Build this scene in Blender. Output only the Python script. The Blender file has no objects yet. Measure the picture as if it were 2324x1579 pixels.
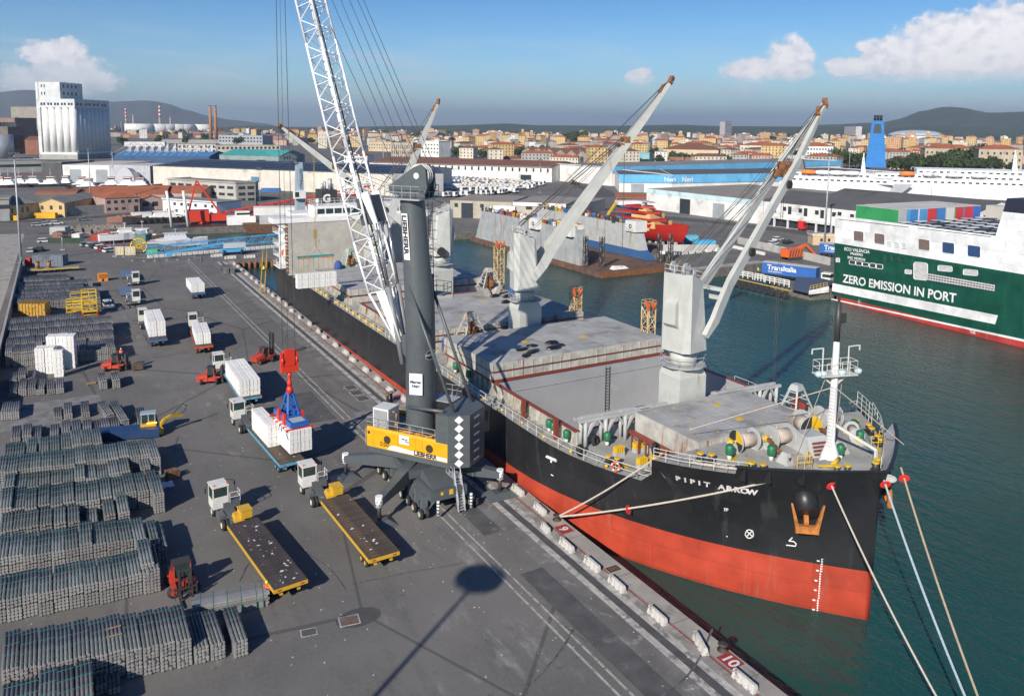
import bpy,math,random
from mathutils import Vector,Matrix
rnd = random.Random(7)
sc = bpy.context.scene
col = sc.collection
# ---------------------------------------------------------------- camera
F,PX,PY,IW,IH = 1808.,1162.,507.,2324.,1579.
YAW,PIT,ROLL,CH = math.radians(29.5),math.radians(6.87),math.radians(-.5),37.
fw = Vector((math.sin(YAW)*math.cos(PIT),math.cos(YAW)*math.cos(PIT),-math.sin(PIT)))
_r = Vector((math.cos(YAW),-math.sin(YAW),0.)); _u = _r.cross(fw)
rt = math.cos(ROLL)*_r - math.sin(ROLL)*_u
up = math.sin(ROLL)*_r + math.cos(ROLL)*_u
cam = bpy.data.cameras.new('camera'); camo = bpy.data.objects.new('camera',cam); col.objects.link(camo)
mw = Matrix((rt,up,-fw)).transposed().to_4x4(); mw.translation = Vector((0,0,CH)); camo.matrix_world = mw
cam.sensor_width = 36.; cam.lens = 36.*F/IW; cam.shift_x = 0.; cam.shift_y = -(IH/2-PY)/IW
cam.clip_start = 1.; cam.clip_end = 60000.
sc.camera = camo
# ---------------------------------------------------------------- light
SUN_EL,SUN_AZ = math.radians(29),math.radians(234)      # azimuth clockwise from +Y
sdir = Vector((math.sin(SUN_AZ)*math.cos(SUN_EL),math.cos(SUN_AZ)*math.cos(SUN_EL),math.sin(SUN_EL)))
sl = bpy.data.lights.new('sun','SUN'); sl.energy = 5.; sl.angle = math.radians(.53); sl.color = (1.,.91,.79)
so = bpy.data.objects.new('sun',sl); col.objects.link(so)
so.rotation_euler = sdir.to_track_quat('Z','Y').to_euler()
w = bpy.data.worlds.new('World'); sc.world = w; w.use_nodes = True
wn,wl = w.node_tree.nodes,w.node_tree.links; wn.clear()
def az_el(px,py):
 d = rt*((px-PX)/F) - up*((py-PY)/F) + fw
 return math.atan2(d.x,d.y),math.atan2(d.z,math.hypot(d.x,d.y))
def build_world():
 def N(t,**k):
  n = wn.new(t)
  for a,b in k.items(): setattr(n,a,b)
  return n
 def val(s,v):
  if isinstance(v,(int,float)): s.default_value = v
  else: wl.new(v,s)
 def M(op,a,b=0.,c=0.,clamp=False):
  n = N('ShaderNodeMath',operation=op); n.use_clamp = clamp
  val(n.inputs[0],a); val(n.inputs[1],b); val(n.inputs[2],c); return n.outputs[0]
 sky = N('ShaderNodeTexSky',sky_type='NISHITA'); sky.sun_disc = False
 sky.sun_elevation = SUN_EL; sky.sun_rotation = SUN_AZ; sky.altitude = 50; sky.air_density = 1.; sky.dust_density = .6; sky.ozone_density = 2.5
 tc = N('ShaderNodeTexCoord'); sx = N('ShaderNodeSeparateXYZ'); wl.new(tc.outputs['Generated'],sx.inputs[0])
 X,Y,Z = sx.outputs
 az = M('ARCTAN2',X,Y); el = M('ARCSINE',Z)
 cx = N('ShaderNodeCombineXYZ'); wl.new(az,cx.inputs[0]); wl.new(M('MULTIPLY',el,1.25),cx.inputs[1])
 n1 = N('ShaderNodeTexNoise'); n1.inputs['Scale'].default_value = 26; n1.inputs['Detail'].default_value = 9; n1.inputs['Roughness'].default_value = .6
 wl.new(cx.outputs[0],n1.inputs['Vector'])
 n2 = N('ShaderNodeTexNoise'); n2.inputs['Scale'].default_value = 70; n2.inputs['Detail'].default_value = 6; n2.inputs['Roughness'].default_value = .62
 wl.new(cx.outputs[0],n2.inputs['Vector'])
 nz = M('ADD',M('MULTIPLY',M('SUBTRACT',n1.outputs['Fac'],.5),1.9),M('MULTIPLY',M('SUBTRACT',n2.outputs['Fac'],.5),1.5))
 # cumulus banks: (px, py, rx, ry, weight), ellipses in direction space
 lobes = [(150,175,100,52,1),(105,125,52,36,1),(165,118,34,34,1),(60,185,70,40,.9),(215,185,60,30,.9),
    (2150,135,190,70,1.2),(2300,100,170,95,1.3),(2180,80,130,55,1.1),(2030,120,85,45,1),(1935,152,80,26,.95),
    (1790,140,62,58,1.1),(1710,160,80,34,1.1),(1450,178,38,27,1.05),(2500,90,200,100,1.2),
    (-700,150,240,70,1),(3300,140,260,80,1)]
 acc = None
 for i,(x,y,rx,ry,wgt) in enumerate(lobes):
  a0,e0 = az_el(x,y); ra = rx/F; re = ry/F
  q = M('SUBTRACT',1.,M('SQRT',M('ADD',M('POWER',M('DIVIDE',M('SUBTRACT',az,a0),ra),2.),M('POWER',M('DIVIDE',M('SUBTRACT',el,e0),re),2.))))
  q = M('MULTIPLY',q,wgt)
  acc = q if acc is None else M('MAXIMUM',acc,q)
 dens = M('ADD',acc,M('MULTIPLY',nz,.5))
 sm = N('ShaderNodeMapRange',interpolation_type='SMOOTHSTEP'); wl.new(dens,sm.inputs['Value'])
 sm.inputs['From Min'].default_value = .03; sm.inputs['From Max'].default_value = .36; sm.inputs['To Max'].default_value = .93
 # flat bases: fade below ~ 1.9 deg of elevation
 e_b = az_el(2000,172)[1]
 fb = N('ShaderNodeMapRange',interpolation_type='SMOOTHSTEP'); wl.new(M('ADD',el,M('MULTIPLY',nz,.004)),fb.inputs['Value'])
 fb.inputs['From Min'].default_value = e_b-.016; fb.inputs['From Max'].default_value = e_b+.006
 left = M('LESS_THAN',az,0.15)
 base = M('MAXIMUM',fb.outputs[0],M('MULTIPLY',left,.8))
 mask = M('MULTIPLY',sm.outputs[0],base)
 # thin veil low over the hills
 cy = N('ShaderNodeCombineXYZ'); wl.new(M('MULTIPLY',az,1.),cy.inputs[0]); wl.new(M('MULTIPLY',el,6.),cy.inputs[1])
 n3 = N('ShaderNodeTexNoise'); n3.inputs['Scale'].default_value = 9; n3.inputs['Detail'].default_value = 7; wl.new(cy.outputs[0],n3.inputs['Vector'])
 veil = N('ShaderNodeMapRange',interpolation_type='SMOOTHSTEP'); wl.new(n3.outputs['Fac'],veil.inputs['Value'])
 veil.inputs['From Min'].default_value = .44; veil.inputs['From Max'].default_value = .72; veil.inputs['To Max'].default_value = .5
 lowb = N('ShaderNodeMapRange',interpolation_type='SMOOTHSTEP'); wl.new(el,lowb.inputs['Value'])
 lowb.inputs['From Min'].default_value = .13; lowb.inputs['From Max'].default_value = .05
 veilm = M('MULTIPLY',veil.outputs[0],lowb.outputs[0])
 mask = M('MAXIMUM',mask,veilm)
 shade = N('ShaderNodeMapRange'); wl.new(M('ADD',n2.outputs['Fac'],M('MULTIPLY',acc,.25)),shade.inputs['Value'])
 shade.inputs['From Min'].default_value = .38; shade.inputs['From Max'].default_value = .74
 cc = N('ShaderNodeMix',data_type='RGBA'); wl.new(shade.outputs[0],cc.inputs['Factor'])
 cc.inputs['A'].default_value = (4.6,4.75,5.4,1); cc.inputs['B'].default_value = (7.6,7.2,7.1,1)
 # the sky itself: deepen towards the zenith as a clear polarised sky shows
 g = N('ShaderNodeHueSaturation'); g.inputs['Saturation'].default_value = 1.12; wl.new(sky.outputs[0],g.inputs['Color'])
 tn = N('ShaderNodeMix',data_type='RGBA',blend_type='MULTIPLY'); tn.inputs['Factor'].default_value = 1.; wl.new(g.outputs[0],tn.inputs['A']); el_r = N('ShaderNodeMapRange',interpolation_type='SMOOTHSTEP'); wl.new(el,el_r.inputs['Value']); el_r.inputs['From Min'].default_value = -.02; el_r.inputs['From Max'].default_value = .30
 tt = N('ShaderNodeMix',data_type='RGBA'); wl.new(el_r.outputs[0],tt.inputs['Factor']); tt.inputs['A'].default_value = (.60,.77,.92,1); tt.inputs['B'].default_value = (.07,.30,.56,1); wl.new(tt.outputs['Result'],tn.inputs['B'])
 mx = N('ShaderNodeMix',data_type='RGBA'); wl.new(mask,mx.inputs['Factor']); wl.new(tn.outputs['Result'],mx.inputs['A']); wl.new(cc.outputs['Result'],mx.inputs['B'])
 bg = N('ShaderNodeBackground'); bg.inputs['Strength'].default_value = SKY_STRENGTH; wl.new(mx.outputs['Result'],bg.inputs['Color'])
 out = N('ShaderNodeOutputWorld'); wl.new(bg.outputs[0],out.inputs['Surface'])
SKY_STRENGTH = .13; HAZE = 7e-5
build_world()
sc.view_settings.view_transform = 'Standard'; sc.view_settings.look = 'None'; sc.view_settings.exposure = .3; sc.view_settings.gamma = 1.; sc.view_settings.use_curve_mapping = False
sc.cycles.max_bounces = 6; sc.cycles.diffuse_bounces = 2; sc.cycles.glossy_bounces = 2; sc.cycles.transmission_bounces = 3; sc.cycles.volume_bounces = 0; sc.cycles.transparent_max_bounces = 6
# ---------------------------------------------------------------- picture geometry -> places in the world
def ray(px,py): return rt*((px-PX)/F) - up*((py-PY)/F) + fw
def at(px,py,z=0.):
 d = ray(px,py); t = (z-CH)/d.z; return Vector((d.x*t,d.y*t,z))
def at_x(px,py,x):
 d = ray(px,py); t = x/d.x; return Vector((x,d.y*t,CH+d.z*t))
def at_y(px,py,y):
 d = ray(px,py); t = y/d.y; return Vector((d.x*t,y,CH+d.z*t))
def hz(px,py,x,y):                                   # height of a pixel above the ground point x, y
 d = ray(px,py); t = (x*fw.x+y*fw.y)/(d.x*fw.x+d.y*fw.y); return CH+d.z*t
K = IW/2560.
def o(x,y): return x*K,y*K                           # photograph pixels
def R3(x0,y0,s): return lambda x,y: ((x0+x/s)*K,(y0+y/s)*K)
A = R3(0,700,3.63); B = R3(0,1130,2.592); C = R3(640,1130,2.592); D = R3(640,700,3.63); Q = R3(1280,1130,2.592); E8 = R3(1920,1130,2.592)
A3 = R3(0,300,3.63); A6 = R3(640,300,3.63); A7 = R3(1280,300,3.63); A8 = R3(1920,300,3.63)
T1 = R3(0,0,3.63); T2 = R3(640,0,3.63); T3 = R3(1280,0,3.63); T4 = R3(1920,0,3.63)
E3 = R3(1280,700,3.63); E4 = R3(1920,700,3.63); BW = R3(1660,940,3.631); FE = R3(2040,480,3.948); SP = R3(500,820,4.387)
# ---------------------------------------------------------------- materials
MATS = {}
def M(name,c,rough=.6,metal=0.,var=.12,scale=1.5,bump=0.,dirt=None,dscale=.6,dthr=.58,streak=False,spec=.5,rand=0.,coords='Object',emit=None,seams=None):
 if name in MATS: return MATS[name]
 m = bpy.data.materials.new(name); m.use_nodes = True; nt = m.node_tree; b = nt.nodes['Principled BSDF']
 b.inputs['Roughness'].default_value = rough; b.inputs['Metallic'].default_value = metal; b.inputs['Specular IOR Level'].default_value = spec
 tc = nt.nodes.new('ShaderNodeTexCoord')
 if coords == 'World':
  gm = nt.nodes.new('ShaderNodeNewGeometry'); vec = gm.outputs['Position']
 else: vec = tc.outputs[coords]
 def noise(s,det=5,v=None,r=.6):
  n = nt.nodes.new('ShaderNodeTexNoise'); n.inputs['Scale'].default_value = s; n.inputs['Detail'].default_value = det; n.inputs['Roughness'].default_value = r
  nt.links.new(v or vec,n.inputs['Vector']); return n.outputs['Fac']
 def mix(f,a,bb):
  x = nt.nodes.new('ShaderNodeMix'); x.data_type = 'RGBA'
  if isinstance(f,float): x.inputs['Factor'].default_value = f
  else: nt.links.new(f,x.inputs['Factor'])
  for s,v in (('A',a),('B',bb)):
   if isinstance(v,tuple): x.inputs[s].default_value = (*v[:3],1)
   else: nt.links.new(v,x.inputs[s])
  return x.outputs['Result']
 def ramp(f,a,bb,lo=0.,hi=1.):
  x = nt.nodes.new('ShaderNodeMapRange'); x.interpolation_type = 'SMOOTHSTEP'; nt.links.new(f,x.inputs['Value'])
  x.inputs['From Min'].default_value = a; x.inputs['From Max'].default_value = bb; x.inputs['To Min'].default_value = lo; x.inputs['To Max'].default_value = hi
  return x.outputs[0]
 nz = noise(scale)
 lo = tuple(max(0.,v*(1-var)) for v in c); hi = tuple(min(1.,v*(1+var)) for v in c)
 cc = mix(ramp(nz,.3,.7),lo,hi)
 if rand:
  oi = nt.nodes.new('ShaderNodeObjectInfo')
  x = nt.nodes.new('ShaderNodeHueSaturation'); nt.links.new(cc,x.inputs['Color'])
  nt.links.new(ramp(oi.outputs['Random'],0.,1.,1-rand,1+rand),x.inputs['Value']); cc = x.outputs[0]
 if dirt:
  v2 = vec
  if streak:
   mp = nt.nodes.new('ShaderNodeMapping'); mp.inputs['Scale'].default_value = (1,1,.12); nt.links.new(vec,mp.inputs['Vector']); v2 = mp.outputs[0]
  cc = mix(ramp(noise(dscale,8,v2,.68),dthr,dthr+.13),cc,dirt)
 if seams:
  sp_ = nt.nodes.new('ShaderNodeSeparateXYZ'); nt.links.new(vec,sp_.inputs[0]); cb = nt.nodes.new('ShaderNodeCombineXYZ'); nt.links.new(sp_.outputs[1],cb.inputs[0]); nt.links.new(sp_.outputs[2],cb.inputs[1])
  br = nt.nodes.new('ShaderNodeTexBrick'); nt.links.new(cb.outputs[0],br.inputs['Vector']); br.inputs['Scale'].default_value = 1.; br.inputs['Brick Width'].default_value = seams[0]; br.inputs['Row Height'].default_value = seams[1]; br.inputs['Mortar Size'].default_value = .03; br.inputs['Mortar Smooth'].default_value = .6
  br.inputs['Color1'].default_value = (.86,.86,.86,1); br.inputs['Color2'].default_value = (1.1,1.1,1.1,1); br.inputs['Mortar'].default_value = (seams[2],)*3+(1,)
  x = nt.nodes.new('ShaderNodeMix'); x.data_type = 'RGBA'; x.blend_type = 'MULTIPLY'; x.inputs['Factor'].default_value = 1.; nt.links.new(cc,x.inputs['A']); nt.links.new(br.outputs['Color'],x.inputs['B']); cc = x.outputs['Result']
 nt.links.new(cc,b.inputs['Base Color'])
 if bump:
  bp = nt.nodes.new('ShaderNodeBump'); bp.inputs['Strength'].default_value = bump; bp.inputs['Distance'].default_value = .05
  nt.links.new(noise(scale*6,4),bp.inputs['Height']); nt.links.new(bp.outputs[0],b.inputs['Normal'])
 if emit:
  b.inputs['Emission Color'].default_value = (*emit[:3],1); b.inputs['Emission Strength'].default_value = emit[3]
 MATS[name] = m; return m
RUST = (.16,.06,.025)
def paint(name,c,**k):
 k.setdefault('rough',.45); k.setdefault('var',.06); k.setdefault('dirt',tuple(v*.55+.02 for v in c)); k.setdefault('dthr',.62); k.setdefault('dscale',1.2)
 return M(name,c,**k)
# ---------------------------------------------------------------- mesh builder
KIDS = {}
def _par(ob,parent):
 ob.parent = parent
 if parent is not None: KIDS.setdefault(parent.name,[]).append(ob)
class MB:
 def __init__(s): s.v = []; s.f = []; s.mi = []; s.m = 0; s.smooth = []; s.sm = False
 def face(s,idx): s.f.append(tuple(idx)); s.mi.append(s.m); s.smooth.append(s.sm)
 def quad(s,*pts):
  n = len(s.v); s.v += [tuple(p) for p in pts]; s.face(range(n,n+len(pts))); return s
 def hexa(s,lo,hi):                                  # two rings of points -> closed prism
  n = len(s.v); k = len(lo); s.v += [tuple(p) for p in lo] + [tuple(p) for p in hi]
  s.face(range(n+k-1,n-1,-1)); s.face(range(n+k,n+2*k))
  for i in range(k): j = (i+1) % k; s.face((n+i,n+j,n+k+j,n+k+i))
  return s
 def prism(s,pts,z0,z1): return s.hexa([(x,y,z0) for x,y in pts],[(x,y,z1) for x,y in pts])
 def box(s,x0,x1,y0,y1,z0,z1): return s.prism([(x0,y0),(x1,y0),(x1,y1),(x0,y1)],z0,z1)
 def cbox(s,c,d,rz=0.):
  ca,sa = math.cos(rz),math.sin(rz); x,y,z = c; a,b,h = d[0]/2,d[1]/2,d[2]/2
  pts = [(x+ca*i*a-sa*j*b,y+sa*i*a+ca*j*b) for i,j in ((-1,-1),(1,-1),(1,1),(-1,1))]
  return s.prism(pts,z-h,z+h)
 def bar(s,p,q,w_,h=None,upv=(0,0,1)):           # rectangular bar
  h = h or w_; p,q = Vector(p),Vector(q); d = (q-p)
  if d.length < 1e-6: return s
  d.normalize(); u = Vector(upv)
  if abs(d.dot(u)) > .98: u = Vector((0,1,0))
  l = d.cross(u).normalized()*w_/2; n_ = l.cross(d).normalized()*h/2
  return s.hexa([p-l-n_,p+l-n_,p+l+n_,p-l+n_],[q-l-n_,q+l-n_,q+l+n_,q-l+n_])
 def tube(s,p,q,r,n=6,r2=None,cap=True):
  r2 = r if r2 is None else r2; p,q = Vector(p),Vector(q); d = (q-p)
  if d.length < 1e-6: return s
  d.normalize(); u = Vector((0,0,1)) if abs(d.z) < .95 else Vector((1,0,0))
  a = d.cross(u).normalized(); b = a.cross(d).normalized(); k = len(s.v)
  for c0,rr in ((p,r),(q,r2)):
   for i in range(n):
    t = 2*math.pi*i/n; s.v.append(tuple(c0+a*math.cos(t)*rr-b*math.sin(t)*rr))
  sm = s.sm; s.sm = n > 6
  for i in range(n): j = (i+1) % n; s.face((k+i,k+j,k+n+j,k+n+i))
  s.sm = False
  if cap: s.face(range(k+n-1,k-1,-1)); s.face(range(k+n,k+2*n))
  s.sm = sm; return s
 def path(s,pts,r,n=5):
  for a,b in zip(pts,pts[1:]): s.tube(a,b,r,n)
  return s
 def lathe(s,prof,c=(0,0,0),n=12,axis='z',sm=True):
  k = len(s.v)
  for r,h in prof:
   for i in range(n):
    t = 2*math.pi*i/n; x,y = r*math.cos(t),r*math.sin(t)
    p = {'z': (x,y,h),'y': (x,h,-y),'x': (h,x,y)}[axis]
    s.v.append((p[0]+c[0],p[1]+c[1],p[2]+c[2]))
  o_ = s.sm; s.sm = sm
  for a in range(len(prof)-1):
   for i in range(n): j = (i+1) % n; s.face((k+a*n+i,k+a*n+j,k+(a+1)*n+j,k+(a+1)*n+i))
  s.sm = False; m_ = len(prof)-1
  s.face([k+i for i in range(n-1,-1,-1)]); s.face([k+m_*n+i for i in range(n)])
  s.sm = o_; return s
 def grid(s,rows,close=False):                       # rows of points -> surface
  k = len(s.v); n = len(rows[0])
  for r in rows: s.v += [tuple(p) for p in r]
  for a in range(len(rows)-1):
   for i in range(n-1 if not close else n):
    j = (i+1) % n; s.face((k+a*n+i,k+a*n+j,k+(a+1)*n+j,k+(a+1)*n+i))
  return s
 def rail(s,pts,h=1.05,r=.03,step=1.8,mids=2,post_r=None):  # guard rail along points
  post_r = post_r or r
  for a,b in zip(pts,pts[1:]):
   a,b = Vector(a),Vector(b); L = (b-a).length; n = max(1,round(L/step))
   for i in range(n+1):
    p = a.lerp(b,i/n); s.tube(p,p+Vector((0,0,h)),post_r,4,cap=False)
   for k in range(1,mids+1):
    dz = Vector((0,0,h*k/mids)); s.tube(a+dz,b+dz,r,4,cap=False)
  return s
 def mesh(s,name,mats,origin=None):
  me = bpy.data.meshes.new(name)
  v = s.v if origin is None else [tuple(origin @ Vector(p)) for p in s.v]
  me.from_pydata(v,[],s.f)
  for m in (mats if isinstance(mats,(list,tuple)) else [mats]): me.materials.append(m)
  me.polygons.foreach_set('material_index',s.mi); me.polygons.foreach_set('use_smooth',s.smooth)
  me.update(); return me
 def build(s,name,mats,parent=None,world=False,**k):
  inv = None
  if world and parent is not None:
   m = Matrix.Identity(4); p = parent
   while p is not None: m = p.matrix_basis @ m; p = p.parent
   inv = m.inverted()
  ob = bpy.data.objects.new(name,s.mesh(name,mats,inv)); col.objects.link(ob)
  _par(ob,parent)
  for a,b in k.items(): ob[a] = b
  return ob
def thing(name,label,cat,loc=(0,0,0),rz=0.,group=None):
 e = bpy.data.objects.new(name,None); col.objects.link(e); e.location = loc; e.rotation_euler = (0,0,rz); e.empty_display_size = .3
 e['label'] = label; e['category'] = cat
 if group: e['group'] = group
 return e
def tag(ob,label,cat,group=None):
 ob['label'] = label; ob['category'] = cat
 if group: ob['group'] = group
 return ob
def inst(me,name,parent=None,loc=(0,0,0),rot=(0,0,0),scale=None):
 ob = bpy.data.objects.new(name,me); col.objects.link(ob); _par(ob,parent)
 ob.location = loc; ob.rotation_euler = rot
 if scale: ob.scale = scale
 return ob
def dup(src,loc,rz=0.,label=None,group=None):
 def rec(o_,par):
  c = o_.copy(); col.objects.link(c); _par(c,par)
  for ch in list(KIDS.get(o_.name,())): rec(ch,c)
  return c
 r = rec(src,None); r.location = loc; r.rotation_euler = (0,0,rz)
 if label: r['label'] = label
 if group: r['group'] = group
 return r
def text(s_,size,mat,parent,origin,xdir,ydir,name='lettering',extr=.0,bold=0.,align='LEFT',squeeze=1.,world=True):
 cu = bpy.data.curves.new('t','FONT'); cu.body = s_; cu.size = size; cu.offset = bold; cu.resolution_u = 3; cu.align_x = align; cu.extrude = extr
 ob = bpy.data.objects.new('t',cu); dg = bpy.context.evaluated_depsgraph_get()
 col.objects.link(ob); dg.update(); me = bpy.data.meshes.new_from_object(ob.evaluated_get(bpy.context.evaluated_depsgraph_get()))
 col.objects.unlink(ob); bpy.data.objects.remove(ob)
 x,y = Vector(xdir).normalized(),Vector(ydir).normalized(); z = x.cross(y)
 m = Matrix((x*squeeze,y,z)).transposed().to_4x4(); m.translation = Vector(origin)
 if world and parent is not None:
  pm = Matrix.Identity(4); p = parent
  while p is not None: pm = p.matrix_basis @ pm; p = p.parent
  m = pm.inverted() @ m
 me.transform(m); me.materials.clear(); me.materials.append(mat)
 r = bpy.data.objects.new(name,me); col.objects.link(r); _par(r,parent)
 return r
NW = 'zeroth first second third fourth fifth sixth seventh eighth ninth tenth eleventh twelfth thirteenth fourteenth fifteenth sixteenth seventeenth eighteenth nineteenth twentieth'.split()
def nth(n): return NW[n] if n <= 20 else ['twenty-','thirty-','forty-'][min(n//10-2,2)]+NW[n % 10] if n % 10 else ['twentieth','thirtieth','fortieth'][min(n//10-2,2)]
# ================================================================ materials
def asphalt_mat():
 m = bpy.data.materials.new('asphalt'); m.use_nodes = True; nt = m.node_tree; L = nt.links; b = nt.nodes['Principled BSDF']
 b.inputs['Roughness'].default_value = .92; b.inputs['Specular IOR Level'].default_value = .25
 g = nt.nodes.new('ShaderNodeNewGeometry'); pos = g.outputs['Position']
 def mp(sc_,rz=0.):
  x = nt.nodes.new('ShaderNodeMapping'); x.inputs['Scale'].default_value = sc_; x.inputs['Rotation'].default_value = (0,0,rz); L.new(pos,x.inputs['Vector']); return x.outputs[0]
 def nz(v,s,d=6,r=.6):
  x = nt.nodes.new('ShaderNodeTexNoise'); x.inputs['Scale'].default_value = s; x.inputs['Detail'].default_value = d; x.inputs['Roughness'].default_value = r; L.new(v,x.inputs['Vector']); return x.outputs['Fac']
 def rp(f,a,c,lo=0.,hi=1.):
  x = nt.nodes.new('ShaderNodeMapRange'); x.interpolation_type = 'SMOOTHSTEP'; L.new(f,x.inputs['Value'])
  x.inputs['From Min'].default_value = a; x.inputs['From Max'].default_value = c; x.inputs['To Min'].default_value = lo; x.inputs['To Max'].default_value = hi; return x.outputs[0]
 def mx(f,a,c):
  x = nt.nodes.new('ShaderNodeMix'); x.data_type = 'RGBA'; L.new(f,x.inputs['Factor'])
  for s_,v in (('A',a),('B',c)):
   if isinstance(v,tuple): x.inputs[s_].default_value = (*v,1)
   else: L.new(v,x.inputs[s_])
  return x.outputs['Result']
 def ma(op,a,c):
  x = nt.nodes.new('ShaderNodeMath'); x.operation = op
  for i,v in enumerate((a,c)):
   if isinstance(v,(int,float)): x.inputs[i].default_value = v
   else: L.new(v,x.inputs[i])
  return x.outputs[0]
 c = mx(rp(nz(mp((1,1,1)),.045,4),.35,.65),(.124,.120,.113),(.172,.166,.156))
 c = mx(rp(nz(mp((1,.25,1),.3),.35,6,.7),.5,.72,0,.6),c,(.085,.084,.084))        # worn lanes
 c = mx(rp(nz(mp((1,1,1)),3.,8,.75),.35,.75,0,.35),c,(.21,.205,.195))                # aggregate
 c = mx(rp(nz(mp((1,1,1)),.9,8,.7),.6,.72,0,.55),c,(.05,.05,.052))                  # oil
 dust = ma('MULTIPLY',rp(nz(mp((1,.35,1),-.25),.5,9,.72),.52,.72),rp(nz(mp((1,1,1)),.05,3),.47,.6))
 c = mx(ma('MULTIPLY',dust,.8),c,(.3,.29,.27))                                            # pale dust
 v = nt.nodes.new('ShaderNodeTexVoronoi'); v.inputs['Scale'].default_value = .7; v.inputs['Randomness'].default_value = 1; L.new(mp((1,1,1)),v.inputs['Vector'])
 c = mx(rp(v.outputs['Distance'],.045,.06,.75,0.),c,(.5,.49,.47))                        # scraps
 v2 = nt.nodes.new('ShaderNodeTexVoronoi'); v2.feature = 'DISTANCE_TO_EDGE'; v2.inputs['Scale'].default_value = .05; L.new(mp((1,.6,1),.1),v2.inputs['Vector'])
 c = mx(rp(v2.outputs['Distance'],.003,.008,.5,0.),c,(.045,.045,.045))                     # seams
 L.new(c,b.inputs['Base Color'])
 bp = nt.nodes.new('ShaderNodeBump'); bp.inputs['Strength'].default_value = .25; bp.inputs['Distance'].default_value = .03; L.new(nz(mp((1,1,1)),6.,6,.7),bp.inputs['Height']); L.new(bp.outputs[0],b.inputs['Normal'])
 return m
def water_mat():
 m = bpy.data.materials.new('harbour_water'); m.use_nodes = True; nt = m.node_tree; L = nt.links; b = nt.nodes['Principled BSDF']
 b.inputs['Roughness'].default_value = .12; b.inputs['IOR'].default_value = 1.33
 g = nt.nodes.new('ShaderNodeNewGeometry'); pos = g.outputs['Position']
 def nz(s,sc_,rz,d=4,r=.55,dist=0.):
  x = nt.nodes.new('ShaderNodeMapping'); x.inputs['Scale'].default_value = sc_; x.inputs['Rotation'].default_value = (0,0,rz); L.new(pos,x.inputs['Vector'])
  n = nt.nodes.new('ShaderNodeTexNoise'); n.inputs['Scale'].default_value = s; n.inputs['Detail'].default_value = d; n.inputs['Roughness'].default_value = r; n.inputs['Distortion'].default_value = dist
  L.new(x.outputs[0],n.inputs['Vector']); return n.outputs['Fac']
 mx = nt.nodes.new('ShaderNodeMix'); mx.data_type = 'RGBA'; L.new(nz(.02,(1,1,1),0,4),mx.inputs['Factor'])
 mx.inputs['A'].default_value = (.006,.050,.043,1); mx.inputs['B'].default_value = (.014,.078,.070,1); L.new(mx.outputs['Result'],b.inputs['Base Color'])
 a1 = nt.nodes.new('ShaderNodeMath'); a1.operation = 'ADD'
 m1 = nt.nodes.new('ShaderNodeMath'); m1.operation = 'MULTIPLY'; m1.inputs[1].default_value = .55
 L.new(nz(.55,(1,.45,1),.5,5,.6,.3),a1.inputs[0]); L.new(nz(1.7,(1,.5,1),.75,4,.6),m1.inputs[0]); L.new(m1.outputs[0],a1.inputs[1])
 amp = nt.nodes.new('ShaderNodeMapRange'); L.new(nz(.03,(1,1,1),0,3),amp.inputs['Value']); amp.inputs['From Min'].default_value = .35; amp.inputs['From Max'].default_value = .65; amp.inputs['To Min'].default_value = .55; amp.inputs['To Max'].default_value = 1.
 bp = nt.nodes.new('ShaderNodeBump'); bp.inputs['Distance'].default_value = .42; L.new(amp.outputs[0],bp.inputs['Strength']); L.new(a1.outputs[0],bp.inputs['Height']); L.new(bp.outputs[0],b.inputs['Normal'])
 return m
ASPH = asphalt_mat(); WATER = water_mat()
CONC = M('quay_concrete',(.33,.31,.28),rough=.9,var=.14,scale=.5,bump=.3,dirt=(.2,.19,.17),dscale=.35,dthr=.52,coords='World')
CONCP = M('pale_concrete',(.42,.40,.37),rough=.9,var=.2,scale=1.3,bump=.3,dirt=(.17,.165,.155),dscale=.9,dthr=.5,coords='World')
WALLC = M('quay_wall',(.14,.13,.115),rough=.9,var=.3,scale=.8,bump=.4,dirt=(.05,.05,.04),streak=True,coords='World')
DARKT = M('tarmac_strip',(.075,.075,.078),rough=.9,var=.2,scale=.8,dirt=(.2,.2,.19),dscale=.8,dthr=.6,coords='World')
LINE = M('road_paint',(.36,.35,.32),rough=.85,var=.2,scale=2.,dirt=(.13,.13,.125),dscale=1.1,dthr=.5,coords='World')
REDP = M('red_paint',(.3,.035,.035),rough=.8,var=.2,scale=2.,dirt=(.3,.25,.22),dscale=2,dthr=.6,coords='World')
WHITEP = M('white_paint',(.68,.68,.67),rough=.7,var=.06,dirt=(.4,.39,.36),dscale=2,dthr=.66)
FARG = M('far_ground',(.13,.125,.115),rough=.95,var=.25,scale=.02,dirt=(.06,.075,.04),dscale=.012,dthr=.5,coords='World')
def struct(ob): ob['kind'] = 'structure'; return ob
def stuff(ob): ob['kind'] = 'stuff'; return ob
WL = -2.3
# ================================================================ setting
mb = MB(); mb.quad((-3000,-400,WL),(3000,-400,WL),(3000,2000,WL),(-3000,2000,WL)); struct(mb.build('harbour_water',WATER))
def land(name,pts,z0=-9.,mat=None):
 mb = MB(); mb.prism(pts,z0,0.)
 for i in range(len(mb.mi)): mb.mi[i] = 1
 mb.mi[1] = 0
 return struct(mb.build(name,[mat or ASPH,WALLC]))
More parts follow.
